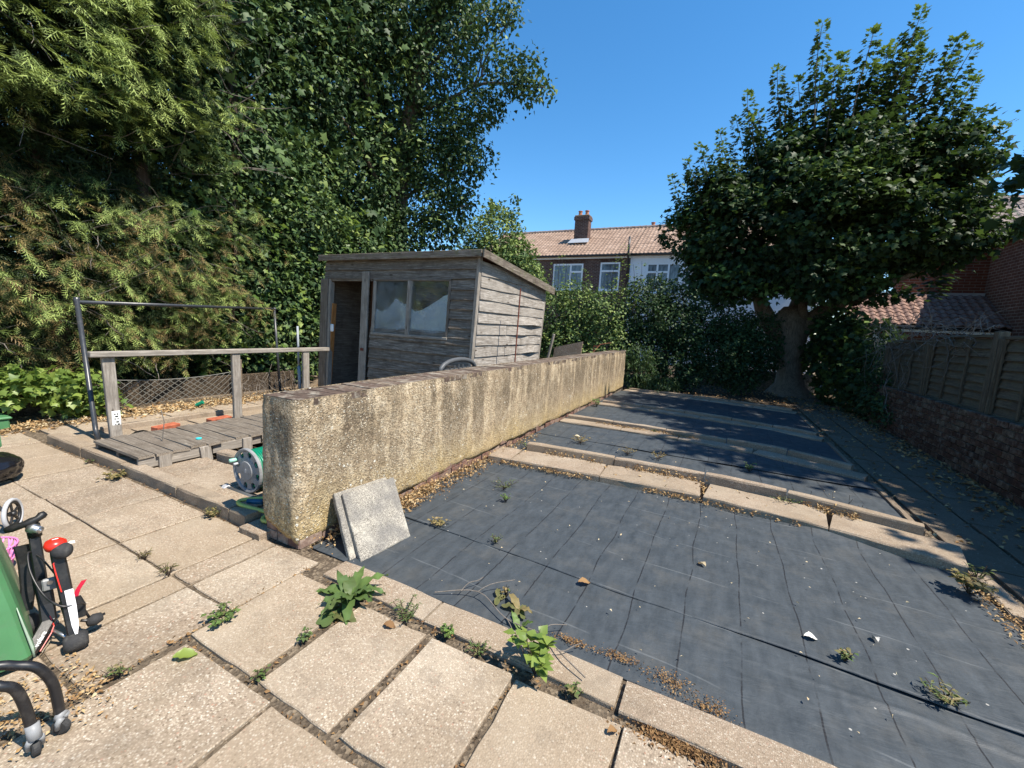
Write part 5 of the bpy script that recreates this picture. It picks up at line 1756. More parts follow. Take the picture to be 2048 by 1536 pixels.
def wall_holes(name, x0, x1, z0, z1, y, th, holes, mat, parent):
    m = MB()
    xs = sorted({x0, x1, *[h[0] for h in holes], *[h[1] for h in holes]}); zs = sorted({z0, z1, *[h[2] for h in holes], *[h[3] for h in holes]})
    for a, b in zip(xs, xs[1:]):
        run = None
        for c, d in zip(zs, zs[1:]):
            mx_, mz_ = (a + b) / 2, (c + d) / 2
            if any(h[0] < mx_ < h[1] and h[2] < mz_ < h[3] for h in holes):
                if run: m.box(a, b, y, y + th, run[0], run[1]); run = None
            else:
                run = (run[0], d) if run else (c, d)
        if run: m.box(a, b, y, y + th, run[0], run[1])
    return m.build(name, mat, parent)


wa = [(-10.85, -8.75, 4.35, 6.05), (-7.62, -6.35, 4.35, 6.10)]
wall_holes('wall', -17.0, -5.75, -0.1, 6.52, FY, 0.3, wa, BW_FAR, HA)
wb = [(-4.75, -2.75, 4.25, 6.02), (-0.9, 0.7, 4.25, 6.02)]
wall_holes('wall', -5.74, 4.0, -0.1, 6.50, FY - 0.03, 0.33, wb, WHITE_R, HB)
upvc(HA, -10.85, -8.75, 4.35, 6.05, FY + 0.06, [(1.3, False), (0.8, True)])
upvc(HA, -7.62, -6.35, 4.35, 6.10, FY + 0.06, [(1.0, True)])
upvc(HB, -4.75, -2.75, 4.25, 6.02, FY + 0.04, [(0.75, True), (0.7, True), (0.7, False)])
upvc(HB, -0.9, 0.7, 4.25, 6.02, FY + 0.04, [(1.0, True), (0.7, True)])
# soldier course lintels
for a, b in ((-10.95, -8.65), (-7.72, -6.25)):
    m = MB(); x = a
    while x < b - 0.05:
        m.rbox(x, x + 0.072, FY - 0.015, FY + 0.02, 6.13, 6.36, 0.006); x += 0.085
    lt = m.build('lintel', BRK_OLD, HA); lt['kind'] = 'stuff'
tiled_roof('roof_tile', -17.0, -5.72, FY - 0.32, 6.55, FY + 4.0, 9.08, 46, 15, TILE_A, HA)
tiled_roof('roof_tile', -5.70, 4.2, FY - 0.32, 6.55, FY + 4.0, 9.08, 41, 15, TILE_A, HB)
for par, a, b in ((HA, -17.0, -5.72), (HB, -5.70, 4.2)):
    m = MB(); x = a
    while x < b:
        m.tube([(x, FY + 4.0, 9.07), (x + 0.40, FY + 4.0, 9.10)], [0.13, 0.12], 8); x += 0.42
    m.build('ridge_tile', TILE_C, par)['kind'] = 'stuff'
    MB().box(a, b, FY - 0.10, FY - 0.005, 6.34, 6.54).build('fascia_board', UPVC, par)
    gt = MB().tube([(a, FY - 0.26, 6.50), (b, FY - 0.26, 6.50)], 0.065, 8); gt.build('gutter', BLACKM, par, smooth=True)
    MB().add([(a, FY + 4.0, 9.0), (b, FY + 4.0, 9.0), (b, FY + 8.3, 6.5), (a, FY + 8.3, 6.5)], [(0, 1, 2, 3)]).build('rear_roof', TILE_A, par)
    MB().box(a + 0.02, b - 0.02, FY + 0.4, FY + 7.9, -0.1, 6.45).build('body', WHITE_R if par is HB else BW_FAR, par)
# chimneys
def chimney(par, x, y, w, z0, z1, pots):
    c = MB()
    c.rbox(x - w / 2, x + w / 2, y - 0.32, y + 0.32, z0, z1 - 0.34, 0.01)
    ch = c.build('chimney', BW_FAR, par)
    MB().rbox(x - w / 2 - 0.06, x + w / 2 + 0.06, y - 0.38, y + 0.38, z1 - 0.335, z1 - 0.10, 0.01).build('chimney_cap', BW_FAR, ch)
    MB().rbox(x - w / 2 - 0.03, x + w / 2 + 0.03, y - 0.35, y + 0.35, z1 - 0.097, z1, 0.03).build('flaunching', KERBD, ch)
    for px in pots:
        MB().lathe([(0.14, 0), (0.13, 0.02), (0.12, 0.26), (0.15, 0.28), (0.15, 0.33), (0.11, 0.33), (0.10, 0.05)], 14, (x + px, y, z1)).build('chimney_pot', plain('pot_clay', (0.40, 0.17, 0.10), 0.8, 0.2), ch)
    return ch


cy = FY + 1.9
ch = chimney(HA, -9.62, cy, 0.98, 7.3, 9.55, (-0.24, 0.24))
MB().add([(-10.45, cy - 0.62, 7.66), (-8.95, cy - 0.62, 7.66), (-9.0, cy - 0.34, 7.98), (-10.25, cy - 0.34, 7.98)], [(0, 1, 2, 3)]).build('flashing', LEAD, HA)
chimney(HB, -6.05 + 0.55, FY + 4.7, 0.9, 7.6, 9.22, (0.1,))
m = MB().tube([(-5.86, FY - 0.13, 0.0), (-5.86, FY - 0.13, 6.05), (-5.84, FY - 0.36, 6.35), (-5.84, FY - 0.36, 7.55)], 0.065, 10)
m.build('soil_pipe', BLACKM, HA, smooth=True)

# ---- house on the right: lean-to roof against a taller brick gable
HC = empty('red_brick_house', (6.5, 15.5, 0), 'red brick house on the right with tiled lean-to roof behind the fence', 'house')
LX0, LX1, LY0, LY1, LZ0, LZ1 = 3.05, 6.32, 15.0, 16.5, 2.36, 3.28
MB().box(LX0 + 0.1, LX1, LY0 + 0.30, LY0 + 0.5, -0.1, 2.26).build('wall', BW_NEARX, HC)
MB().box(LX1, LX1 + 5.5, 10.2, 16.62, -0.1, 4.82).build('wall', BW_NEAR, HC)
MB().box(4.4, LX1 + 5, 16.64, 16.9, -0.1, 4.82).build('wall', BW_NEARX, HC)
MB().box(LX0, LX1, LY0 + 0.02, LY0 + 0.12, 2.18, 2.335).build('fascia_board', UPVC, HC)
MB().tube([(LX0, LY0 - 0.03, 2.30), (LX1, LY0 - 0.03, 2.30)], 0.055, 8).build('gutter', BLACKM, HC, smooth=True)
MB().box(3.5, 4.4, LY0 + 0.285, LY0 + 0.32, 1.3, 2.1).build('window', UPVC, HC)
tile_me = None


def pantile(w, L):
    v = []; f = []; n = 7
    for j, (yy, lz) in enumerate(((0, 0.022), (L, 0.0))):
        for i in range(n):
            t = i / (n - 1)
            h = 0.034 * math.sin(PI * min(1, t / 0.62)) if t < 0.62 else -0.010 * math.sin(PI * (t - 0.62) / 0.38)
            v.append((w * (t - 0.5) * 1.06, yy, h + lz))
    for i in range(n): p = v[i]; v.append((p[0], 0.004, p[2] - 0.022))
    for i in range(n - 1):
        f += [(i, i + 1, n + i + 1, n + i), (2 * n + i, 2 * n + i + 1, i + 1, i)]
    return MB().add(v, f).mesh('roof_tile', TILE_B)


rows, colsn = 8, 17
sl = math.hypot(LY1 - LY0, LZ1 - LZ0); L = sl / rows
tw = (LX1 - LX0) / colsn
tile_me = pantile(tw, L * 1.15)
ang = math.atan2(LZ1 - LZ0, LY1 - LY0)
for r in range(rows):
    for c in range(colsn):
        t = r / rows
        o = link('roof_tile', tile_me, HC, (LX0 + tw * (c + 0.5), LY0 + (LY1 - LY0) * t - 0.02, LZ0 + (LZ1 - LZ0) * t))
        o.rotation_euler = (ang + jit(0.008), 0, jit(0.01))
MB().add([(LX0, LY0, LZ0 - 0.03), (LX1, LY0, LZ0 - 0.03), (LX1, LY1, LZ1 - 0.03), (LX0, LY1, LZ1 - 0.03)], [(0, 1, 2, 3)]).build('roof_underlay', DSOIL, HC)
MB().box(LX0, LX1 - 0.02, LY1 - 0.02, LY1 + 0.12, LZ1 + 0.01, LZ1 + 0.09).build('flashing', LEAD, HC)
tiled_roof('upper_roof_tile', 10.0, 16.95, LX1 - 0.30, 4.78, LX1 + 3.6, 6.9, 30, 13, TILE_C, HC, swap=True)
tiled_roof('upper_roof_tile', 5.95, 12.0, 16.5, 4.84, 18.7, 6.52, 27, 12, TILE_C, HC)
MB().add([(5.97, 16.9, 4.8), (5.97, 18.7, 4.8), (5.97, 18.7, 6.5), (5.97, 16.5, 4.82)], [(0, 1, 2, 3)]).build('verge', BW_NEAR, HC)
MB().box(LX1 - 0.22, LX1 - 0.005, 10.0, 16.9, 4.62, 4.76).build('eaves_board', plain('brown_fascia', (0.10, 0.06, 0.045), 0.7), HC)
MB().add([(LX1 - 0.05, 16.9, 4.8), (LX1 + 3.6, 16.9, 4.8), (LX1 + 3.6, 16.9, 6.85)], [(0, 1, 2)]).build('gable', BW_NEARX, HC)

# the house stands well behind the maple: everything above was set out at four fifths of its real distance
HC.location = (8.125, 19.375, -0.425)
HC.scale = (1.25, 1.25, 1.25)

# ================================================================== VEGETATION
def hedge_x(y, z):
    """front face of the conifer hedge"""
    if isinstance(y, float) or isinstance(y, int):
        y = np.array([y]); z = np.array([z])
    x = np.full(len(y), -8.95)
    lo = np.clip((z - 0.55) / 3.3, 0, 1)
    x = x + np.where(z < 3.85, 0.62 * np.sin(PI * lo) ** 0.8, 0)
    hi = np.clip((z - 4.2) / 3.2, 0, 1)
    x = x + np.where(z > 4.2, 0.80 * np.sin(PI * np.clip(hi * 0.75 + 0.08, 0, 1)) ** 0.7, 0)
    rec = np.exp(-((z - (3.95 + 0.06 * (y - 2))) / 0.42) ** 2)
    x = x - 0.55 * rec
    x = x - np.where(z < 0.9, (0.9 - z) * 0.7, 0)
    n1 = np.array([mnoise.noise(Vector((a * 0.55, b * 0.6, 3.3))) + 0.6 * mnoise.noise(Vector((a * 1.5, b * 1.6, 9.1))) for a, b in zip(y, z)])
    return x + 0.48 * n1, rec


hedge = empty('conifer_hedge', (-9.3, 2.5, 0), 'tall overgrown conifer hedge with brown patches along the left boundary', 'hedge')
nb = 9000
by = RNG.uniform(-2.5, 7.6, nb); bz = 0.55 + RNG.uniform(0, 1, nb) ** 0.9 * 8.4
keep = ~((by > 3.7) & (RNG.uniform(0, 1, nb) < (by - 3.7 - 0.0) / np.where(bz > 4.2, 1.6, 2.6)))
gap = np.array([mnoise.noise(Vector((a * 1.5, b * 1.9, 40.0))) + 0.7 * mnoise.noise(Vector((a * 3.6, b * 4.2, 50.0))) for a, b in zip(by, bz)])
keep &= gap > -0.30
by, bz = by[keep], bz[keep]
bx, rec = hedge_x(by, bz)
bx = bx + 0.28 * np.clip(gap[keep], -0.4, 0.6)
nb = len(by)
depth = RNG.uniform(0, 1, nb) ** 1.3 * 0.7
main = unit(np.stack([np.full(nb, 0.9), RNG.normal(0.05, 0.6, nb), RNG.normal(-0.05, 0.42, nb)], 1))
per = 9
tt = np.tile(np.linspace(0, 1, per), nb)
bi = np.repeat(np.arange(nb), per)
pos = np.stack([bx - depth, by, bz], 1)[bi] - main[bi] * (0.30 * (1 - tt))[:, None]
pos[:, 2] -= 0.14 * tt ** 2
side = unit(np.cross(main, np.array([0, 0, 1.0])))
sg = np.where((np.arange(len(bi)) % 2) == 0, 1.0, -1.0)
d_ = unit(main[bi] * (0.45 + 0.5 * tt)[:, None] + side[bi] * (sg * (0.75 - 0.6 * tt))[:, None] + RNG.normal(size=(len(bi), 3)) * 0.3 + np.array([0, 0, -0.30]))
nrm = unit(np.stack([RNG.normal(0.45, 0.3, len(bi)), RNG.normal(0, 0.35, len(bi)), np.full(len(bi), 0.85)], 1))
sz = RNG.uniform(0.13, 0.25, len(bi)) * np.where(bz[bi] > 4.2, 1.1, 0.85)
pn = np.array([mnoise.noise(Vector((a * 0.8, b * 0.9, 21.0))) + 0.6 * mnoise.noise(Vector((a * 2.3, b * 2.3, 5.0))) for a, b in zip(by, bz)])
tint_b = 0.88 + 0.25 * pn + np.where(bz > 4.2, 0.10, -0.04) - np.clip(depth * 2.4 - 0.1, 0, 0.6) - rec * 0.3 + 0.25 * np.clip(gap[keep], -0.5, 0.4)  # tint falls with depth and in gaps, painting shade behind bright tips
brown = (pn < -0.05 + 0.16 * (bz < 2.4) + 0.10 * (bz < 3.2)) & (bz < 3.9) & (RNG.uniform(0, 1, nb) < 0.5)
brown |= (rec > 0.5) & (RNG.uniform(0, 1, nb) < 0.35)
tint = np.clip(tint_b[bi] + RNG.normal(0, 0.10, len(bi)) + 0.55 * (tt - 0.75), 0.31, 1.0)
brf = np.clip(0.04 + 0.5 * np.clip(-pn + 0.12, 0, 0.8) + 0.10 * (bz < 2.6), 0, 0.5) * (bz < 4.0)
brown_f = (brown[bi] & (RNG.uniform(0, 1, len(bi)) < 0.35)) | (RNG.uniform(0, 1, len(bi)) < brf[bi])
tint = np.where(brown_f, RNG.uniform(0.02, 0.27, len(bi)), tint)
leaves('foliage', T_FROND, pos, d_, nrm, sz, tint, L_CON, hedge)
# bare twigs and stems inside
m = MB()
for i in range(320):
    y = random.uniform(-2, 5.5); z = random.uniform(0.5, 7.5)
    x, _ = hedge_x(float(y), float(z)); x = float(x[0]) - 0.12
    p = [Vector((x - 0.6, y, z - 0.2))]
    d = Vector((1, jit(0.8), jit(0.5))).normalized()
    for k in range(6):
        d = (d + Vector((0, jit(0.3), jit(0.3)))).normalized(); p.append(p[-1] + d * random.uniform(0.1, 0.22))
    m.tube(p, [0.012 - 0.0017 * k for k in range(7)], 4, cap=False)
m.build('twigs', TWIG, hedge)['kind'] = 'stuff'
for y in (-1.6, -0.1, 1.3, 2.8, 4.2, 5.7):
    MB().tube(branch_path((-9.75 + jit(0.1), y, -0.1), (-9.7 + jit(0.3), y + jit(0.3), 8.5), 0.03), [0.14, 0.13, 0.12, 0.11, 0.09, 0.07, 0.04], 8).build('trunk', BARKD, hedge)
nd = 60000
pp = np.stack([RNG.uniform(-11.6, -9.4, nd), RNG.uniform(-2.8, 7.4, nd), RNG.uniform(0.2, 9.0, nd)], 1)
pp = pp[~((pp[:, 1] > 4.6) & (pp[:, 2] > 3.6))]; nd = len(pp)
leaves('inner_foliage', T_FROND, pp, rdir(nd) + np.array([0.3, 0, -0.3]), unit(np.array([1.0, 0, 0.4]) + RNG.normal(size=(nd, 3)) * 0.6), RNG.uniform(0.3, 0.5, nd), RNG.uniform(0.0, 0.2, nd), L_MAP, hedge)  # very dark leaf colour paints the shade inside the hedge

# ---- creeper / broadleaf climber between hedge and shed
crp = empty('broadleaf_climber', (-9.2, 6.4, 0), 'green ivy and maple leaved climber covering the boundary left of the shed', 'climber')
blobs = [(-9.15, 5.3, 1.5, 0.75, 1.0, 1.3), (-9.0, 6.6, 1.2, 0.8, 1.0, 1.2), (-9.15, 6.2, 2.6, 0.8, 1.2, 1.0), (-9.05, 7.4, 2.6, 0.8, 1.0, 1.2), (-9.2, 5.6, 3.6, 0.7, 1.0, 0.9), (-9.1, 7.2, 3.9, 0.9, 1.2, 1.0),
         (-9.2, 8.6, 3.2, 0.9, 1.2, 1.4), (-9.3, 8.8, 1.3, 0.8, 1.2, 1.3), (-9.0, 4.8, 2.6, 0.4, 0.6, 0.8)]
blobs = [(b[0] - 0.55, *b[1:]) for b in blobs] + [(-9.6, 4.3, 1.6, 0.55, 0.7, 1.0), (-9.7, 4.5, 3.0, 0.6, 0.7, 0.9), (-9.75, 4.9, 4.2, 0.6, 0.8, 0.8)]
P, D, N_, S_, T2 = blob_leaves(blobs, 24, 13, 0.13, 0.105, (0.52, 0.24), facing=0.8)
leaves('foliage', T_IVYL, P, D, N_, S_, T2, L_IVY, crp)
P, D, N_, S_, T2 = blob_leaves(blobs, 2.6, 6, 0.16, 0.145, (0.5, 0.2), shell=(0.95, 1.12), inner=0, facing=0.9)
leaves('large_foliage', T_MAPLE, P, D, N_, S_, T2, L_BRI, crp)
for y in (5.2, 6.4, 7.6, 8.6):
    MB().tube(branch_path((-9.5, y, -0.1), (-9.3, y + jit(0.4), 4.2), 0.1), [0.06, 0.05, 0.045, 0.04, 0.03, 0.025, 0.015], 6).build('stem', BARKD, crp)

# ---- tall broadleaf tree behind the shed
tall = empty('tall_ivy_tree', (-10.2, 10.8, 0), 'very tall ivy clad broadleaf tree rising out of the picture behind the shed', 'tree')
MB().tube([(-10.2, 10.9, -0.1), (-10.1, 10.9, 1.5), (-9.95, 10.85, 4.0), (-9.8, 10.9, 6.5), (-9.3, 10.9, 9.0), (-8.55, 11.0, 11.2), (-8.0, 11.1, 13.5)], [0.42, 0.34, 0.29, 0.26, 0.22, 0.18, 0.12], 12).build('trunk', BARK, tall, smooth=True)
for a, b, r in [((-9.6, 10.9, 8.0), (-6.9, 11.0, 8.75), 0.075), ((-7.3, 11.0, 8.5), (-5.0, 11.0, 8.05), 0.045), ((-7.0, 11.0, 8.6), (-6.2, 11.1, 10.1), 0.035), ((-9.3, 10.9, 9.0), (-7.0, 11.2, 10.6), 0.06), ((-9.9, 10.9, 5.5), (-7.3, 11.1, 6.6), 0.05),
                ((-9.9, 10.9, 4.5), (-7.2, 10.9, 5.2), 0.045), ((-10.0, 10.9, 5.0), (-10.6, 8.2, 8.0), 0.09), ((-9.8, 10.9, 6.5), (-10.8, 9.0, 11.0), 0.1), ((-7.2, 11.0, 8.6), (-6.9, 11.0, 9.7), 0.03)]:
    MB().tube(branch_path(a, b, 0.12), [r * (1 - 0.11 * k) for k in range(7)], 7).build('branch', BARK, tall, smooth=True)
tb = [(-10.0, 4.9, 5.6, 0.9, 1.0, 1.3), (-10.0, 5.2, 7.6, 1.0, 1.1, 1.4), (-10.2, 4.4, 8.6, 0.9, 0.9, 1.1), (-9.9, 6.2, 5.0, 0.9, 1.0, 1.2), (-10.6, 6.6, 6.6, 1.2, 1.4, 2.2), (-10.6, 8.2, 8.2, 1.4, 1.6, 2.4), (-10.4, 7.6, 5.0, 1.1, 1.3, 1.5), (-10.2, 9.6, 5.6, 1.3, 1.4, 2.0), (-10.3, 9.8, 9.6, 1.5, 1.5, 2.4), (-10.0, 11.0, 7.2, 1.1, 1.2, 1.6), (-9.6, 10.6, 10.6, 1.2, 1.2, 1.6),
      (-8.9, 10.9, 8.9, 1.0, 1.0, 1.1), (-8.6, 10.9, 6.6, 1.0, 1.0, 1.3), (-8.3, 10.9, 5.0, 0.9, 0.9, 1.0), (-9.4, 10.6, 4.0, 1.1, 1.1, 1.3), (-10.0, 9.4, 3.4, 1.1, 1.2, 1.4), (-7.75, 11.0, 7.5, 0.75, 0.8, 0.95), (-8.2, 11.0, 10.4, 0.8, 0.8, 0.9),
      (-7.3, 11.0, 9.3, 0.55, 0.6, 0.8, 0.7), (-7.2, 11.0, 6.5, 0.6, 0.6, 0.55, 0.8), (-7.6, 11.0, 5.6, 0.5, 0.6, 0.6, 0.8), (-6.75, 11.0, 7.9, 0.55, 0.5, 0.5, 0.9), (-6.5, 11.0, 8.9, 0.32, 0.4, 0.5, 0.8),
      (-5.9, 11.0, 8.55, 0.42, 0.4, 0.36, 1.0), (-5.35, 11.0, 8.05, 0.42, 0.4, 0.30, 1.0), (-5.55, 11.0, 8.75, 0.28, 0.3, 0.22, 0.9), (-6.3, 11.1, 10.2, 0.42, 0.4, 0.32, 0.9), (-6.85, 11.0, 10.2, 0.4, 0.4, 0.45, 0.8), (-8.0, 11.0, 11.5, 0.9, 0.9, 0.9), (-11.0, 7.0, 9.6, 1.4, 1.6, 1.6), (-10.6, 5.6, 8.6, 1.0, 1.0, 1.2)]
P, D, N_, S_, T2 = blob_leaves(tb, 11.5, 16, 0.19, 0.115, (0.45, 0.22), shell=(0.62, 1.05), droop=0.55, inner=0.35)
leaves('crown', T_IVYL, P, D, N_, S_, T2, L_IVY, tall)
P, D, N_, S_, T2 = blob_leaves([b for b in tb if b[1] < 10.2], 1.4, 6, 0.22, 0.20, (0.6, 0.2), shell=(0.95, 1.12), inner=0, facing=0.9)
leaves('crown_sprays', T_MAPLE, P, D, N_, S_, T2, L_IVY, tall)
nd = 6000
pp = np.stack([RNG.uniform(-11.6, -10.3, nd), RNG.uniform(4.5, 11.6, nd), RNG.uniform(1.0, 11.5, nd)], 1)
leaves('inner_foliage', T_ellip(0.45), pp, rdir(nd), unit(np.array([1.0, -0.3, 0.4]) + RNG.normal(size=(nd, 3)) * 0.6), RNG.uniform(0.2, 0.38, nd), RNG.uniform(0.0, 0.2, nd), L_IVY, tall)

# ---- rounded ivy bush behind the shed
bsh = empty('ivy_bush', (-5.95, 10.4, 0), 'rounded sunlit yellow green ivy bush peeping over the shed roof', 'bush')
P, D, N_, S_, T2 = blob_leaves([(-5.95, 10.4, 3.9, 0.85, 0.9, 1.05), (-5.3, 10.4, 3.4, 0.6, 0.7, 0.8), (-5.0, 10.5, 2.7, 0.55, 0.7, 0.9), (-6.4, 10.3, 3.0, 0.9, 0.9, 1.2), (-5.8, 10.4, 1.4, 1.0, 1.0, 1.5)], 26, 14, 0.10, 0.085, (0.82, 0.16), topt=0.15)
leaves('crown', T_IVYL, P, D, N_, S_, T2, L_IVY, bsh)
P, D, N_, S_, T2 = blob_leaves([(-5.4, 10.4, 4.85, 0.12, 0.12, 0.32), (-6.0, 10.4, 5.0, 0.2, 0.2, 0.12)], 40, 5, 0.06, 0.09, (0.6, 0.2))
leaves('shoot_leaves', T_IVYL, P, D, N_, S_, T2, L_IVY, bsh)
MB().tube(branch_path((-5.9, 10.4, -0.1), (-5.9, 10.4, 3.9), 0.05), [0.12, 0.11, 0.1, 0.09, 0.07, 0.05, 0.03], 7).build('trunk', BARKD, bsh)

# ---- mixed shrub and ivy mass at the end of the garden
shr = empty('sunlit_shrub', (-4.3, 13.4, 0), 'sunlit leafy shrub with tall thin shoots beyond the end of the wall', 'shrub')
P, D, N_, S_, T2 = blob_leaves([(-5.2, 13.2, 2.1, 0.75, 0.7, 1.1), (-4.4, 13.3, 2.2, 0.8, 0.7, 1.05), (-3.6, 13.4, 2.3, 0.75, 0.7, 0.9), (-4.6, 13.0, 1.0, 1.0, 0.7, 1.0), (-5.4, 13.2, 0.8, 0.8, 0.7, 0.9), (-3.5, 13.4, 1.2, 0.8, 0.7, 1.0)], 22, 13, 0.12, 0.085, (0.74, 0.2), topt=0.15)  # raised leaf tint paints the sunlit look into the colour
leaves('foliage', T_IVYL, P, D, N_, S_, T2, L_IVY, shr)
sp, sd, sn, ss, stn = [], [], [], [], []
m = MB()
for (x, zt) in [(-5.35, 3.9), (-5.1, 4.15), (-4.9, 3.85), (-4.75, 3.6), (-4.25, 3.7), (-4.1, 3.5), (-3.3, 3.9), (-3.2, 4.2), (-3.05, 4.5), (-2.95, 4.1), (-3.45, 3.6), (-2.75, 3.8), (-4.5, 3.3), (-5.6, 3.5), (-2.5, 3.9)]:
    a = Vector((x + jit(0.15), 13.35 + jit(0.2), 2.3)); b = Vector((x, 13.35, zt))
    pth = branch_path(a, b, 0.1)
    MB().tube(pth, [0.012 - 0.0013 * k for k in range(7)], 4, cap=False).build('shoot', BARKD, shr)
    for k in range(34):
        t = random.uniform(0.15, 1.0); q = a.lerp(b, t)
        an = random.uniform(0, 2 * PI)
        sp.append((q.x + 0.07 * math.cos(an), q.y + 0.07 * math.sin(an), q.z)); sd.append((math.cos(an), math.sin(an), random.uniform(-0.3, 0.6))); sn.append((jit(0.5), jit(0.5), 1)); ss.append(random.uniform(0.06, 0.11)); stn.append(min(1, random.gauss(0.72, 0.15)))
leaves('shoot_leaves', T_ellip(0.36), sp, sd, sn, np.array(ss), np.array(stn), L_BRI, shr)
ivm = empty('ivy_mound', (-1.6, 13.9, 0), 'big dark ivy mound in front of the white house', 'ivy')
P, D, N_, S_, T2 = blob_leaves([(b[0], b[1] + 0.45, *b[2:]) for b in [(-2.3, 13.8, 2.5, 0.9, 0.8, 1.15), (-1.5, 13.9, 2.3, 0.9, 0.8, 1.15), (-0.9, 14.0, 1.8, 0.9, 0.8, 1.1), (-0.1, 14.2, 1.3, 0.8, 0.8, 1.1), (-2.4, 13.6, 1.0, 0.9, 0.7, 1.1), (-1.2, 13.7, 0.9, 1.0, 0.7, 1.0), (0.5, 14.5, 1.1, 0.7, 0.7, 1.15), (1.0, 15.2, 1.5, 0.7, 0.6, 1.2), (0.2, 14.8, 2.0, 0.7, 0.6, 0.8), (-2.9, 13.5, 1.7, 0.5, 0.6, 1.0)]], 28, 15, 0.105, 0.08, (0.22, 0.16))  # lowered leaf tint paints shade into the mound
leaves('foliage', T_IVYL, P, D, N_, S_, T2, L_IVY, ivm)
MB().tube(branch_path((-1.6, 14.2, -0.1), (-1.7, 14.1, 2.6), 0.1), [0.1, 0.09, 0.08, 0.07, 0.06, 0.05, 0.03], 6).build('stem', BARKD, ivm)
spd = empty('trailing_plant', (-2.2, 13.0, 0), 'dark narrow leaved trailing plant over the end of the wall', 'plant')
P, D, N_, S_, T2 = blob_leaves([(-2.35, 13.1, 1.05, 0.45, 0.3, 0.35), (-2.2, 13.1, 0.5, 0.45, 0.3, 0.6), (-1.6, 13.0, 0.25, 0.5, 0.3, 0.35)], 30, 10, 0.12, 0.13, (0.4, 0.2), droop=0.8)
leaves('foliage', T_ellip(0.12), P, D, N_, S_, T2, L_IVY, spd)

# ---- big maple
mp = empty('maple_tree', (2.3, 16.3, 0), 'big dark maple with pale trunk and upright bright tipped shoots, right of the houses', 'tree')
tk = MB()
rngs = [(0.0, 0.68, 2.12), (0.15, 0.56, 2.1), (0.4, 0.40, 2.05), (0.8, 0.32, 1.98), (1.2, 0.35, 1.90), (1.6, 0.42, 1.85), (2.0, 0.50, 1.80), (2.35, 0.50, 1.78), (2.65, 0.40, 1.78), (2.9, 0.22, 1.8)]
vv = []; n = 18
for z, r, xc in rngs:
    for j in range(n):
        a = 2 * PI * j / n
        q = r * (1 + 0.10 * math.sin(3 * a + z) + 0.06 * math.sin(7 * a + 2 * z) + (0.12 * math.sin(5 * a) if z < 0.3 else 0))
        vv.append((xc + q * math.cos(a), 16.3 + q * math.sin(a), z - 0.05))
ff = [(i * n + j, i * n + (j + 1) % n, (i + 1) * n + (j + 1) % n, (i + 1) * n + j) for i in range(len(rngs) - 1) for j in range(n)] + [tuple((len(rngs) - 1) * n + j for j in range(n))]
tk.add(vv, ff).build('trunk', BARK, mp, smooth=True)
for a, b, r in [((1.5, 16.3, 2.0), (0.3, 16.1, 4.0), 0.31), ((2.1, 16.3, 2.1), (4.1, 16.2, 3.7), 0.31), ((1.8, 16.3, 2.2), (2.2, 16.4, 5.5), 0.30), ((1.2, 16.2, 3.3), (-1.0, 15.6, 5.0), 0.14), ((3.3, 16.2, 3.0), (5.4, 15.6, 4.2), 0.13), ((2.2, 16.3, 2.3), (1.8, 14.9, 5.0), 0.15), ((3.0, 16.3, 2.9), (3.6, 15.0, 5.4), 0.13), ((2.3, 16.3, 3.0), (2.6, 18.0, 6), 0.15)]:
    MB().tube(branch_path(a, b, 0.14), [r * (1 - 0.11 * k) for k in range(7)], 9).build('limb', BARK, mp, smooth=True)
mb = [(2.0, 16.2, 5.6, 2.6, 2.4, 2.2), (0.1, 16.0, 5.0, 1.8, 1.8, 1.9), (-1.1, 15.8, 5.0, 1.1, 1.2, 1.35), (-0.6, 15.8, 6.5, 1.1, 1.2, 1.0), (1.2, 16.0, 7.0, 1.5, 1.6, 1.3), (3.2, 16.0, 7.0, 1.6, 1.7, 1.4), (4.2, 16.0, 5.6, 1.6, 1.7, 1.7), (3.9, 15.5, 4.45, 1.5, 1.2, 0.75), (2.0, 15.2, 3.9, 1.6, 1.1, 0.75), (0.4, 15.4, 3.7, 1.2, 1.1, 0.7), (-0.6, 15.5, 3.6, 0.9, 0.9, 0.6), (4.9, 15.8, 7.0, 0.9, 0.9, 1.0), (5.2, 15.6, 4.9, 0.8, 0.8, 0.8), (2.4, 14.6, 5.3, 1.9, 0.9, 1.4), (2.2, 15.0, 3.45, 1.0, 0.8, 0.5, 0.7), (-0.2, 15.2, 2.95, 0.5, 0.5, 0.3, 0.7), (0.6, 14.9, 3.1, 0.6, 0.6, 0.4, 0.8), (3.4, 15.1, 3.25, 0.8, 0.6, 0.4, 0.8)]
P, D, N_, S_, T2 = blob_leaves(mb, 6.6, 25, 0.27, 0.15, (0.40, 0.2), shell=(0.62, 1.08), topt=0.2, inner=0.3, facing=0.4, up=0.9, flat=0.42, droop=0.45, gaps=(0.95, -0.22))
leaves('crown', T_MAPLE, P, D, N_, S_, T2, L_MAP, mp)
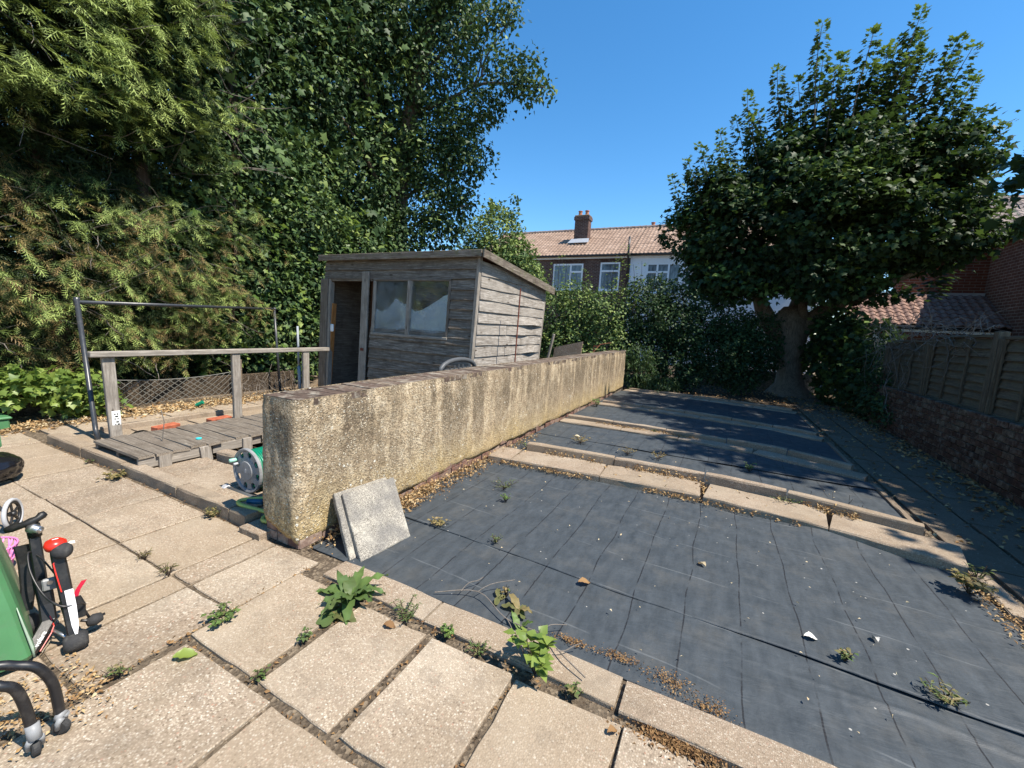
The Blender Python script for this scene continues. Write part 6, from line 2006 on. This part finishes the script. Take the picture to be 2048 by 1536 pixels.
# upright shoots of the regrown crown
sp, sd, sn, ss, stn = [], [], [], [], []
m = MB()
tips = [(-2.25, 7.1), (-1.75, 7.4), (-1.4, 7.8), (-0.9, 8.3), (-0.25, 9.75), (-0.5, 9.0), (0.15, 9.1), (0.5, 10.1), (0.75, 9.6), (1.1, 9.7), (1.5, 10.95), (1.7, 10.3), (2.15, 10.25), (2.65, 10.2), (2.3, 9.6), (3.1, 9.9), (3.45, 10.4), (3.8, 10.9), (4.0, 10.55), (4.2, 9.9), (4.75, 10.15), (4.9, 9.6), (5.2, 9.0), (5.6, 8.4), (5.75, 7.6), (-1.95, 6.3), (5.9, 6.6), (6.1, 5.6), (-0.05, 8.6), (2.9, 9.4), (1.3, 9.2), (3.6, 9.6), (5.9, 7.0), (4.4, 9.2), (-1.2, 7.3), (0.9, 8.9), (1.9, 9.3), (2.4, 8.9), (3.3, 9.2), (0.3, 8.4), (-0.8, 7.6), (4.9, 8.6), (5.3, 7.7), (2.9, 10.0), (4.05, 10.2)]
for (x, z) in tips:
    for rep in range(1):
        y = 16.0 + jit(0.9)
        cxm, czm = 2.0, 5.4
        Ls = random.uniform(2.3, 3.2)
        dv = Vector((x - cxm, 0, z - czm)); up_ = Vector((0.12 * (x - cxm), 0, 1)).normalized()
        if x > 5.4 or x < -1.8: up_ = Vector((0.42 * np.sign(x - 2), 0, 0.9)).normalized()
        b = Vector((x, y, z)); a = b - up_ * Ls
        MB().tube(branch_path(a, b, 0.05), [0.022 - 0.0026 * k for k in range(7)], 5, cap=False).build('shoot', BARK, mp)
        nl = int(Ls * 74)
        for k in range(nl):
            t = 1 - random.uniform(0, 1) ** 1.15
            q = a.lerp(b, t); an = random.uniform(0, 2 * PI)
            rad = 0.40 * (1 - 0.72 * t) * random.uniform(0.5, 1.1)
            sp.append((q.x + rad * math.cos(an), q.y + rad * math.sin(an), q.z + jit(0.08)))
            sd.append((math.cos(an), math.sin(an), -0.35 + 0.9 * (t > 0.9))); sn.append((0.35 * math.cos(an), 0.35 * math.sin(an), 0.9))
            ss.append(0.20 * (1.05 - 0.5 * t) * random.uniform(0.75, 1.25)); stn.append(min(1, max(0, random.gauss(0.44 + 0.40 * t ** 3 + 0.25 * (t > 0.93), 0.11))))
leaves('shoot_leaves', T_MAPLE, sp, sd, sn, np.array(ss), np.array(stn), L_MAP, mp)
# dark undergrowth by the trunk
ug = empty('shaded_undergrowth', (3.0, 14.6, 0), 'dark shaded undergrowth right of the maple trunk', 'bush')
P, D, N_, S_, T2 = blob_leaves([(3.1, 14.9, 1.1, 0.7, 0.7, 1.2), (3.5, 14.4, 1.6, 0.6, 0.6, 0.8), (3.3, 13.6, 0.8, 0.5, 0.6, 0.9), (2.9, 15.8, 1.6, 0.6, 0.6, 0.9), (2.95, 15.3, 2.2, 0.6, 0.6, 0.6), (2.9, 18.2, 1.5, 1.3, 0.6, 1.7), (1.0, 18.4, 1.3, 1.2, 0.5, 1.4)], 11, 13, 0.16, 0.14, (0.42, 0.25))
leaves('foliage', T_MAPLE, P, D, N_, S_, T2, L_MAP, ug)
fi = empty('fence_ivy', (3.2, 12.6, 0), 'dark ivy climbing over the brick wall at the far end of the fence', 'ivy')
P, D, N_, S_, T2 = blob_leaves([(3.25, 12.6, 0.6, 0.3, 0.9, 0.7), (3.3, 13.6, 1.0, 0.3, 0.8, 1.0), (3.25, 11.4, 0.35, 0.2, 0.5, 0.4)], 26, 11, 0.10, 0.075, (0.22, 0.18))
leaves('foliage', T_IVYL, P, D, N_, S_, T2, L_IVY, fi)

# ---- neighbour's maple beyond the fence: one branch reaches into the picture, its shade falls on the beds
nbt = empty('overhanging_maple', (7.0, 7.6, 0), 'dark maple beyond the fence, its leafy branch entering at the right border', 'tree')
MB().tube(branch_path((7.0, 7.6, -0.1), (6.6, 7.7, 5.6), 0.05), [0.24, 0.21, 0.19, 0.17, 0.15, 0.13, 0.1], 10).build('trunk', BARK, nbt, smooth=True)
for a, b, r in [((6.7, 7.7, 4.2), (4.0, 8.8, 4.9), 0.07), ((6.7, 7.7, 4.6), (4.6, 6.2, 6.8), 0.08), ((6.6, 7.7, 5.4), (5.6, 9.0, 8.8), 0.08), ((6.6, 7.7, 5.4), (7.6, 7.2, 9.0), 0.08)]:
    MB().tube(branch_path(a, b, 0.12), [r * (1 - 0.11 * k) for k in range(7)], 7).build('limb', BARK, nbt, smooth=True)
P, D, N_, S_, T2 = blob_leaves([(6.3, 7.6, 7.4, 1.5, 1.6, 1.3), (7.0, 8.6, 7.0, 1.6, 1.6, 1.6), (6.0, 7.2, 8.6, 1.3, 1.2, 1.0), (6.8, 8.6, 9.2, 1.6, 1.7, 1.2), (5.6, 8.9, 6.0, 0.9, 0.9, 0.8), (6.2, 4.7, 5.6, 0.95, 1.2, 0.8), (6.1, 6.4, 5.4, 1.0, 1.2, 0.8)], 3.6, 15, 0.22, 0.19, (0.4, 0.16), topt=0.1)
leaves('crown', T_MAPLE, P, D, N_, S_, T2, L_MAP, nbt)
P, D, N_, S_, T2 = blob_leaves([(3.85, 9.0, 4.65, 0.40, 0.45, 0.14), (3.62, 9.05, 4.35, 0.26, 0.4, 0.10), (3.45, 9.05, 4.05, 0.16, 0.3, 0.08), (4.3, 9.0, 4.9, 0.4, 0.4, 0.2), (3.75, 9.3, 3.75, 0.22, 0.3, 0.08)], 9, 6, 0.09, 0.17, (0.22, 0.15))
leaves('branch_leaves', T_MAPLE, P, D, N_, S_, T2, L_MAP, nbt)
n2 = empty('added_shade_tree', (6.6, 12.0, 0), 'unseen broadleaf tree added beyond the fence to shade the far beds', 'tree')  # unseen tree, added so its crown shades the far beds
MB().tube(branch_path((7.4, 11.6, -0.1), (6.9, 11.4, 10.0), 0.05), [0.26, 0.24, 0.21, 0.18, 0.15, 0.12, 0.08], 9).build('trunk', BARK, n2, smooth=True)
P, D, N_, S_, T2 = blob_leaves([(5.9, 10.4, 10.9, 1.5, 1.4, 0.9), (6.3, 11.2, 9.2, 1.4, 1.7, 1.2), (7.2, 11.2, 8.2, 1.4, 1.6, 1.2), (7.4, 12.6, 9.6, 1.5, 1.5, 1.3), (6.2, 12.0, 11.2, 1.4, 1.3, 0.9), (6.6, 9.4, 10.6, 1.4, 1.2, 1.0), (7.3, 11.0, 6.6, 1.2, 1.5, 0.8)], 3.6, 15, 0.22, 0.19, (0.4, 0.16))
leaves('crown', T_MAPLE, P, D, N_, S_, T2, L_MAP, n2)

# ---- low plants along the hedge foot
yb = empty('bramble_patch', (-8.5, 2.4, 0), 'bright yellow green bramble patch at the foot of the hedge', 'bramble')
P, D, N_, S_, T2 = blob_leaves([(-8.45, 2.5, 0.42, 0.3, 0.42, 0.28), (-8.55, 2.1, 0.5, 0.3, 0.35, 0.22), (-8.6, 1.7, 0.55, 0.25, 0.3, 0.16), (-8.45, 2.75, 0.2, 0.25, 0.25, 0.2)], 34, 9, 0.09, 0.10, (0.8, 0.2))
leaves('foliage', T_MAPLE, P, D, N_, S_, T2, L_BRI, yb)
gw = MB().rbox(-8.95, -8.88, -2.0, 6.4, -0.05, 0.40, 0.01).build('gravel_board', DSOIL)
tag(gw, 'dark concrete gravel board under the conifer hedge', 'board')
cl = empty('chain_link_fence', (-8.55, 3.7, 0), 'sagging chain link fence remnant at the foot of the hedge', 'fence')
m = MB()
for k in range(18):
    y = 2.75 + k * 0.115
    for s in (1, -1):
        pts = []
        for i in range(8):
            t = i / 7
            yy = y + s * t * 0.5
            if 2.7 < yy < 4.95: pts.append((-8.55 + 0.05 * math.sin(yy * 3) + 0.06 * t, yy, 0.06 + 0.50 * t - 0.10 * math.sin(PI * (yy - 2.7) / 2.25) * t))
        if len(pts) > 1: m.tube(pts, 0.006, 3, cap=False)
m.build('mesh_wire', WIRE, cl)['kind'] = 'stuff'
MB().tube([(-8.49 + 0.05 * math.sin(y * 3), y, 0.56 - 0.10 * math.sin(PI * (y - 2.7) / 2.25)) for y in np.linspace(2.75, 4.95, 14)], 0.006, 5).build('top_wire', WIRE, cl)
for y in (2.72, 4.97):
    MB().rbox(-8.6, -8.53, y - 0.035, y + 0.035, -0.05, 0.75, 0.006).build('post', KERBD, cl)
# dead bramble canes near the pole
m = MB()
for i in range(60):
    y = random.uniform(4.9, 6.3); p = [Vector((-8.5 + jit(0.2), y, 0.0))]
    for k in range(6): p.append(p[-1] + Vector((jit(0.06), jit(0.1), random.uniform(-0.03, 0.14))))
    m.tube(p, 0.004, 3, cap=False)
tag(m.build('dead_canes', TWIG), 'tangle of dead brown canes at the hedge foot near the grey pole', 'dead plant')


# ---- litter
def litter(name, n, fn, size, lo, hi, mat, up=0.9, zoff=0.006):
    P = []
    while len(P) < n:
        q = fn()
        if q is not None: P.append(q)
    P = np.array(P, float)
    P[:, 2] += zoff
    D = rdir(n); D[:, 2] *= 0.25
    N_ = unit(RNG.normal(size=(n, 3)) * 0.45 + np.array([0, 0, up]))
    o = leaves(name, T_ellip(0.28, 0.2), P, D, N_, size * RNG.uniform(0.5, 1.4, n), RNG.uniform(lo, hi, n), mat)
    o['kind'] = 'stuff'
    return o


litter('leaf_litter', 7000, lambda: (-8.35 + random.gauss(0, 0.24), random.uniform(0, 9), 0.0) , 0.055, 0.25, 1.0, L_DRY)
litter('leaf_litter', 900, lambda: (random.gauss(3.0, 0.18), random.uniform(4, 14), 0.0), 0.07, 0.1, 0.7, L_DRY)
litter('leaf_litter', 500, lambda: (random.uniform(1.9, 3.1), random.uniform(5, 15), 0.0), 0.05, 0.1, 0.8, L_DRY)
litter('leaf_litter', 1100, lambda: (random.uniform(-2.4, 3.2), random.uniform(12.9, 16.8), 0.02), 0.07, 0.0, 0.7, L_DRY)
litter('leaf_litter', 800, lambda: (-2.5 + abs(random.gauss(0, 0.09)), random.uniform(1.9, 12.5) if random.random() < 0.5 else random.uniform(2.5, 5.0), 0.0), 0.019, 0.0, 0.45, L_DRY, zoff=0.015)
litter('leaf_litter', 700, lambda: (1.86 + random.gauss(0, 0.06), random.uniform(2.6, 4.35), 0.012), 0.025, 0.2, 0.8, L_DRY)
litter('leaf_litter', 260, lambda: (random.uniform(-2.3, 1.9), (lambda x: rowy(0, x) + random.uniform(0.30, 0.42))(random.uniform(-2.3, 1.7)), 0.07), 0.04, 0.2, 0.9, L_DRY)
litter('leaf_litter', 520, lambda: (random.gauss(-2.42, 0.13), random.uniform(0.28, 0.72), 0.004), 0.02, 0.1, 0.9, L_DRY)
litter('pale_flecks', 260, lambda: (random.uniform(-2.4, 1.7), random.uniform(2.1, 12.0), 0.022), 0.018, 0.85, 1.0, L_DRY)
# crumbs of dry moss in the slab joints
def jointpt():
    k = random.random()
    if k < 0.28: return (random.uniform(-2.2, 0.5), 1.735 + random.gauss(0, 0.02), 0.0)
    if k < 0.5: return (-2.34 + random.gauss(0, 0.015), random.uniform(0.2, 1.8), 0.0)
    if k < 0.62: return (random.uniform(-2.3, 0.4), 1.03 + random.gauss(0, 0.012), -0.01)
    if k < 0.8: return (random.choice([-1.79, -1.25, -0.735]) + random.gauss(0, 0.012), random.uniform(1.0, 1.72), -0.01)
    return (random.uniform(-7, -3.1), 1.865 + random.gauss(0, 0.02), 0.0)
litter('joint_crumbs', 520, jointpt, 0.02, 0.0, 0.5, L_DRY, 0.3)
litter('dry_moss', 900, lambda: (0.0 + random.gauss(0, 0.09), 1.725 + random.gauss(0, 0.03) - 0.0, 0.0), 0.016, 0.0, 0.35, L_DRY, 0.1, 0.012)
litter('dry_moss', 1100, lambda: (lambda c: (c[0] + random.gauss(0, c[2]), c[1] + random.gauss(0, c[3]), 0.0))(random.choice([(-0.05, 2.05, 0.06, 0.03), (0.13, 1.99, 0.05, 0.03), (-0.3, 2.08, 0.05, 0.02), (-0.55, 2.06, 0.06, 0.015)])), 0.011, 0.0, 0.5, L_DRY, 0.1, 0.01)


# ---- single plants
def rosette(loc, n, L, w, label, cat, name, mat=L_WEED, tint=(0.6, 0.15), lift=(0.3, 1.1), group=None, dead=0.0, asym=None):
    """broad leaved plant: every leaf is its own mesh"""
    r = empty(name, loc, label, cat, group)
    for k in range(n):
        a = (2.4 * k + jit(0.3)) if asym is None else asym[k % len(asym)] + jit(0.15)
        el = random.uniform(*lift) * (1 - 0.5 * k / n)
        ll = L * random.uniform(0.7, 1.15); ww = w * random.uniform(0.8, 1.2)
        m = 9; v = []; f = []; tv = []
        base = min(1, max(0, random.gauss(*tint)))
        if random.random() < dead: base = random.uniform(0.0, 0.25)
        x = 0.0; z = 0.0; ang = el; curl = random.uniform(0.05, 0.22) * (1 + 1.5 * dead)
        for i in range(m):
            t = i / (m - 1)
            wd = ww * (math.sin(PI * min(1, 0.06 + 0.94 * t) ** 0.8) * 0.9 + 0.06) * (1 if t < 0.999 else 0.1)
            zz_ = z
            cup = 0.25 * wd
            wav = 0.012 * math.sin(i * 2.3 + k) * L / 0.2
            for s, hh in ((-1, cup + wav), (0, 0), (1, cup - wav)):
                v.append((x * math.cos(a) - s * wd * math.sin(a), x * math.sin(a) + s * wd * math.cos(a), max(0.004, zz_ + hh)))
                tv.append(base + (0.06 if s == 0 else 0))
            x += math.cos(ang) * ll / (m - 1); z += math.sin(ang) * ll / (m - 1); ang -= curl
        tri = []
        for i in range(m - 1):
            for s in (0, 1):
                q = (i * 3 + s, i * 3 + s + 1, (i + 1) * 3 + s + 1, (i + 1) * 3 + s)
                tri += [(q[0], q[1], q[2]), (q[0], q[2], q[3])]
        me = np_mesh('leaf', np.array(v), np.array(tri), mat, np.array(tv), smooth=True)
        o = bpy.data.objects.new('leaf', me); COL.objects.link(o); o.parent = r
    return r


rosette((-1.87, 1.70, 0.0), 20, 0.235, 0.038, 'big green dock plant growing at the foot of the leaning slabs', 'plant', 'dock_plant', tint=(0.62, 0.1), lift=(0.5, 1.15))
rosette((-1.83, 1.55, 0.0), 5, 0.17, 0.04, 'low pale limp dock leaves spreading on the slab below the big dock', 'plant', 'dock_plant', tint=(0.5, 0.12), lift=(0.1, 0.3), dead=0.3)
rosette((-0.93, 2.13, 0.01), 6, 0.13, 0.022, 'wilted grey green rosette lying on the front membrane strip', 'plant', 'wilted_plant', tint=(0.30, 0.06), lift=(0.3, 0.9), dead=0.5)
rosette((-1.09, 2.17, 0.01), 4, 0.10, 0.02, 'withered brown leaf cluster on the membrane beside the wilted rosette', 'plant', 'wilted_plant', tint=(0.12, 0.06), lift=(0.2, 0.6), dead=0.8)
rosette((-0.86, 1.99, 0.0), 2, 0.11, 0.025, 'single upright green leaf at the membrane edge behind the edging', 'plant', 'seedling', tint=(0.7, 0.05), lift=(1.0, 1.3))


def leafy(loc, n, h, spread, size, label, cat, name, tint=(0.8, 0.12), mat=L_WEED, parts=True, tmpl=None, group=None, stems=6):
    r = empty(name, loc, label, cat, group)
    m = MB(); pos, dr, nr, sz_, tn = [], [], [], [], []
    for s in range(stems):
        a = 2 * PI * s / stems + jit(0.4); rad = spread * random.uniform(0.3, 1.0); hh = h * random.uniform(0.6, 1.0)
        tip = Vector((rad * math.cos(a), rad * math.sin(a), hh))
        pth = branch_path((0, 0, -0.01), tip, 0.15, 5)
        m.tube(pth, [0.0035, 0.003, 0.0026, 0.002, 0.0015], 4, cap=False)
        for k in range(max(1, n // stems)):
            t = random.uniform(0.4, 1.0); q = Vector((0, 0, 0)).lerp(tip, t); b = random.uniform(0, 2 * PI)
            pos.append(q); dr.append((math.cos(b), math.sin(b), random.uniform(-0.2, 0.5))); nr.append((jit(0.4), jit(0.4), 1)); sz_.append(size * random.uniform(0.6, 1.25)); tn.append(min(1, max(0, random.gauss(*tint))))
    m2 = m.build('stem', BARKD, r)
    m2.location = (0, 0, 0)
    tm = tmpl or T_ellip(0.34, 0.1)
    if parts:
        for p, d, q, s, t in zip(pos, dr, nr, sz_, tn):
            tv, tf = tm
            y = Vector(d).normalized(); z = Vector(q); z = (z - y * z.dot(y)).normalized(); x = y.cross(z)
            V = np.array([tuple(Vector(p) + (x * a[0] + y * a[1] + z * a[2]) * s) for a in tv])
            o = bpy.data.objects.new('leaf', np_mesh('leaf', V, tf, mat, np.full(len(V), t))); COL.objects.link(o); o.parent = r
    else:
        o = leaves('foliage', tm, np.array([tuple(p) for p in pos]), dr, nr, np.array(sz_), np.array(tn), mat)
        o.parent = r
    return r


leafy((-0.66, 1.765, 0.0), 84, 0.20, 0.15, 0.066, 'bright yellow green nettle like weed at the front edging', 'weed', 'bright_weed', tint=(0.72, 0.2), mat=L_BRI, stems=9, tmpl=T_ellip(0.38, 0.1))
WG = 'weeds in the paving joints'
for (x, y, n, h, sp_, s, tn, lb, tm) in [
    (-2.30, 1.20, 150, 0.06, 0.13, 0.026, (0.62, 0.2), 'mat of small yellow green weed in the long slab joint left of centre', None),
    (-1.80, 1.34, 26, 0.055, 0.035, 0.024, (0.55, 0.12), 'small green tuft in the joint below the dock plant', None),
    (-1.765, 1.07, 26, 0.05, 0.035, 0.022, (0.55, 0.12), 'small green tuft at the corner where two slab joints meet', None),
    (-1.46, 1.735, 140, 0.10, 0.10, 0.03, (0.52, 0.12), 'feathery grey green weed between dock plant and first edging joint', T_ellip(0.1)),
    (-1.17, 1.735, 50, 0.07, 0.05, 0.032, (0.62, 0.2), 'yellowish weed tuft against the edging near its first joint', None),
    (-0.96, 1.73, 70, 0.06, 0.07, 0.026, (0.55, 0.2), 'low sprawling weed against the edging left of the bright weed', T_ellip(0.14)),
    (-0.45, 1.73, 34, 0.06, 0.05, 0.03, (0.4, 0.3), 'half dead brown and green weed against the edging right of the bright weed', None),
    (-2.33, 0.76, 40, 0.05, 0.06, 0.03, (0.45, 0.25), 'sparse weed tuft in the long joint near the casters', T_ellip(0.14)),
    (-3.02, 1.27, 26, 0.07, 0.05, 0.05, (0.3, 0.1), 'dry grass tuft at the crossing of the slab joints', T_ellip(0.05)),
    (-3.36, 1.28, 26, 0.05, 0.05, 0.04, (0.22, 0.1), 'small dry grass tuft along the cross joint', T_ellip(0.05)),
    (-3.62, 1.84, 60, 0.09, 0.10, 0.03, (0.2, 0.1), 'grey dried weed at the foot of the kerb near the wall', None),
    (-5.2, 1.80, 60, 0.07, 0.16, 0.05, (0.12, 0.15), 'dried brown weed sprawling at the kerb joint', None),
    (-5.9, 1.84, 22, 0.05, 0.06, 0.03, (0.45, 0.2), 'tiny weed at the foot of the far part of the kerb', None),
    (-5.55, 1.99, 24, 0.12, 0.10, 0.05, (0.8, 0.1), 'few green blades beside the kerb under the deck corner', T_ellip(0.12)),
]:
    leafy((x, y, 0.0), n, h, sp_, s, lb, 'weed', 'joint_weed', tint=tn, parts=False, tmpl=tm, group=WG, stems=12)
MG = 'weeds growing on the membrane beds'
for (x, y, z, n, h, sp_, s, tn, lb, tm) in [
    (-1.98, 2.74, 0.02, 60, 0.035, 0.11, 0.03, (0.08, 0.1), 'rust brown dried tuft at the seam near the leaning slabs', None),
    (-1.43, 2.74, 0.02, 70, 0.05, 0.06, 0.025, (0.5, 0.25), 'green and brown tuft on the membrane seam', T_ellip(0.12)),
    (-1.73, 3.48, 0.02, 40, 0.06, 0.05, 0.03, (0.7, 0.1), 'small fresh green weed on the wide membrane', None),
    (-1.9, 3.78, 0.02, 90, 0.06, 0.20, 0.03, (0.42, 0.15), 'straggly grey green weed near the wall on the wide membrane', T_ellip(0.12)),
    (-1.06, 2.22, 0.0, 20, 0.07, 0.03, 0.025, (0.3, 0.3), 'tiny upright weed on the front membrane strip', None),
    (-1.76, 5.95, 0.04, 110, 0.10, 0.19, 0.03, (0.06, 0.06), 'largest golden dried weed on the second bed', None),
    (-1.03, 5.80, 0.04, 70, 0.08, 0.14, 0.028, (0.06, 0.06), 'middle golden dried weed on the second bed', None),
    (-0.63, 5.88, 0.04, 60, 0.08, 0.13, 0.028, (0.06, 0.06), 'rightmost golden dried weed on the second bed', None),
    (0.47, 6.05, 0.04, 34, 0.11, 0.07, 0.05, (0.62, 0.1), 'green broadleaf weed on the second bed near the shadow edge', None),
    (-2.42, 9.2, 0.02, 60, 0.2, 0.14, 0.06, (0.75, 0.1), 'bright green weed at the wall foot by the third row', None),
    (0.75, 4.95, 0.06, 70, 0.10, 0.16, 0.03, (0.45, 0.3), 'thin green weed on the first stepping row', T_ellip(0.14)),
    (1.74, 3.95, 0.02, 120, 0.16, 0.13, 0.045, (0.1, 0.1), 'reddish brown dying weed at the right end of the wide membrane', None),
    (1.9, 4.25, 0.0, 40, 0.12, 0.10, 0.035, (0.45, 0.1), 'dark green weed behind the reddish weed by the path', T_ellip(0.14)),
    (1.15, 2.62, 0.02, 90, 0.05, 0.09, 0.04, (0.25, 0.2), 'straw coloured weed clump at the right end of the seam', T_ellip(0.12)),
    (0.77, 2.68, 0.02, 40, 0.06, 0.05, 0.03, (0.35, 0.2), 'small dusty weed on the seam left of the straw clump', None),
    (-2.3, 5.2, 0.04, 70, 0.07, 0.13, 0.03, (0.4, 0.2), 'green and yellow moss cushion at the wall end of the first row', None),
    (-0.9, 7.36, 0.06, 40, 0.06, 0.07, 0.03, (0.5, 0.15), 'small yellow green weed on the second stepping row', None),
]:
    leafy((x, y, z), n, h, sp_, s, lb, 'weed', 'bed_weed', tint=tn, parts=False, tmpl=tm, group=MG, stems=12)
# bands of dried weed standing in the first row and by the wall foot
def band(n, fn, h, size, lo, hi, name='dry_weeds'):
    P, D, N_, S_, T2 = [], [], [], [], []
    for i in range(n):
        x, y, z = fn(); hh = random.uniform(0.2, 1) * h
        for k in range(5):
            P.append((x + jit(0.02), y + jit(0.02), z + hh * random.random())); a = random.uniform(0, 2 * PI)
            D.append((math.cos(a), math.sin(a), random.uniform(-0.2, 1.2))); N_.append((jit(1), jit(1), 0.6)); S_.append(size * random.uniform(0.5, 1.3)); T2.append(random.uniform(lo, hi))
    o = leaves(name, T_ellip(0.26, 0.15), P, D, N_, np.array(S_), np.array(T2), L_DRY); o['kind'] = 'stuff'
    return o


band(330, lambda: (lambda x: (x, rowy(0, x) + 0.46 + random.gauss(0, 0.03), 0.06))(random.choice([random.uniform(-1.95, -1.2), random.uniform(-0.9, 0.0), random.uniform(-0.75, -0.15), random.uniform(0.9, 1.3)])), 0.10, 0.028, 0.1, 0.85)
band(240, lambda: (lambda x: (x, rowy(0, x) - 0.02 + random.gauss(0, 0.03), 0.02))(random.choice([random.uniform(-2.3, -1.2), random.uniform(-0.6, 0.8)])), 0.05, 0.026, 0.1, 0.8)
band(520, lambda: (-2.56 + abs(random.gauss(0, 0.09)), random.choice([random.uniform(2.6, 4.9), random.uniform(2.7, 3.4), random.uniform(1.9, 6)]), 0.01), 0.09, 0.03, 0.1, 0.9)
band(160, lambda: (lambda x: (x, rowy(1, x) + 0.2 + random.gauss(0, 0.03), 0.06))(random.uniform(-1.9, -0.2)), 0.05, 0.026, 0.1, 0.8)
# dead stems and fallen leaves
def stem(name, pts, r, label, mat=TWIG):
    return tag(MB().tube(smooth_path(pts, 5), r, 5).build(name, mat), label, 'stem')


m = MB()
base = [(-1.45, 1.99, 0.02), (-1.2, 2.1, 0.05), (-0.95, 2.0, 0.03), (-0.72, 1.99, 0.03), (-0.55, 1.88, 0.05), (-0.42, 1.82, 0.04)]
m.tube(smooth_path(base, 5), 0.0035, 5)
for a, b in [((-1.2, 2.1, 0.05), (-1.05, 2.32, 0.06)), ((-1.3, 2.06, 0.04), (-1.25, 2.25, 0.05)), ((-0.72, 1.99, 0.03), (-0.62, 2.12, 0.04)), ((-0.6, 1.9, 0.05), (-0.5, 2.0, 0.06)), ((-0.95, 2.0, 0.03), (-0.85, 1.9, 0.02))]:
    m.tube(branch_path(a, b, 0.2), 0.0025, 4)
tag(m.build('fallen_twig', TWIG), 'long branching dry stem trailing across the front membrane strip', 'stem')
m = MB()
for k in range(8):
    x = random.choice([0.98, 1.1, 1.18, 1.25, 1.32, 0.85]) + jit(0.02); y = rowy(0, x) + 0.62
    m.tube(branch_path((x, y, 0.03), (x + jit(0.06), y + jit(0.04), random.uniform(0.12, 0.27)), 0.2, 5), 0.0028, 4)
tag(m.build('bare_twigs', TWIG), 'few bare upright stems behind the first stepping row', 'stem')
for (x, y, z, s, rz, t, lb) in [(-0.70, 2.58, 0.018, 0.085, 0.6, 0.28, 'curled tan leaf lying on the membrane just above the seam'), (0.06, 3.28, 0.018, 0.07, 2.4, 0.95, 'pale leaf lying on the wide membrane near the first row'),
                                (-2.22, 0.93, 0.012, 0.10, 0.9, 1.4, 'fresh pale green leaf on the slab near the casters'), (0.60, 2.78, 0.02, 0.07, 0.2, 1.2, 'white scrap on the wide membrane just above the seam'), (0.98, 2.95, 0.02, 0.055, 1.8, 1.2, 'small white scrap on the membrane at the right'),
                                (-1.52, 1.62, 0.012, 0.07, 0.3, 0.1, 'orange dead leaf on the slab right of the dock plant'), (-1.95, 5.35 + 0.9, 0.045, 0.09, 0.3, 1.0, 'pale yellow leaf on the second bed beside the golden weed'), (-0.26, 1.62, 0.012, 0.05, 0.8, 0.2, 'pinkish brown leaf by the edging joint')]:
    n = 9; v = []; tri = []; tv = []
    for i in range(n):
        q = i / (n - 1); w = 0.32 * s * math.sin(PI * (0.05 + 0.93 * q)) * (1 + 0.15 * math.sin(i * 2.5))
        for k in (-1, 0, 1):
            v.append((q * s, k * w, 0.008 * (k * k) * (1.2 + math.sin(3 * q)) + 0.006 * math.sin(q * 5)))
            tv.append(t)
    for i in range(n - 1):
        for k in (0, 1):
            a = i * 3 + k; tri += [(a, a + 3, a + 4), (a, a + 4, a + 1)]
    mat = L_DRY if t < 1.3 else L_BRI
    if t == 1.2: mat = FOIL
    o = link('fallen_leaf' if t != 1.2 else 'white_scrap', np_mesh('fallen_leaf', np.array(v), np.array(tri), mat, np.array(tv), True), None, (x, y, z))
    o.rotation_euler = (0.1, 0.1, rz)
    tag(o, lb, 'leaf' if t != 1.2 else 'scrap')
tw_ = MB().tube([(-8.1, 3.95, 0.03), (-8.02, 4.02, 0.09)], [0.03, 0.035], 12).build('green_cup', GREENHOSE)
tag(tw_, 'small green plastic cup in the litter by the chain link', 'cup')
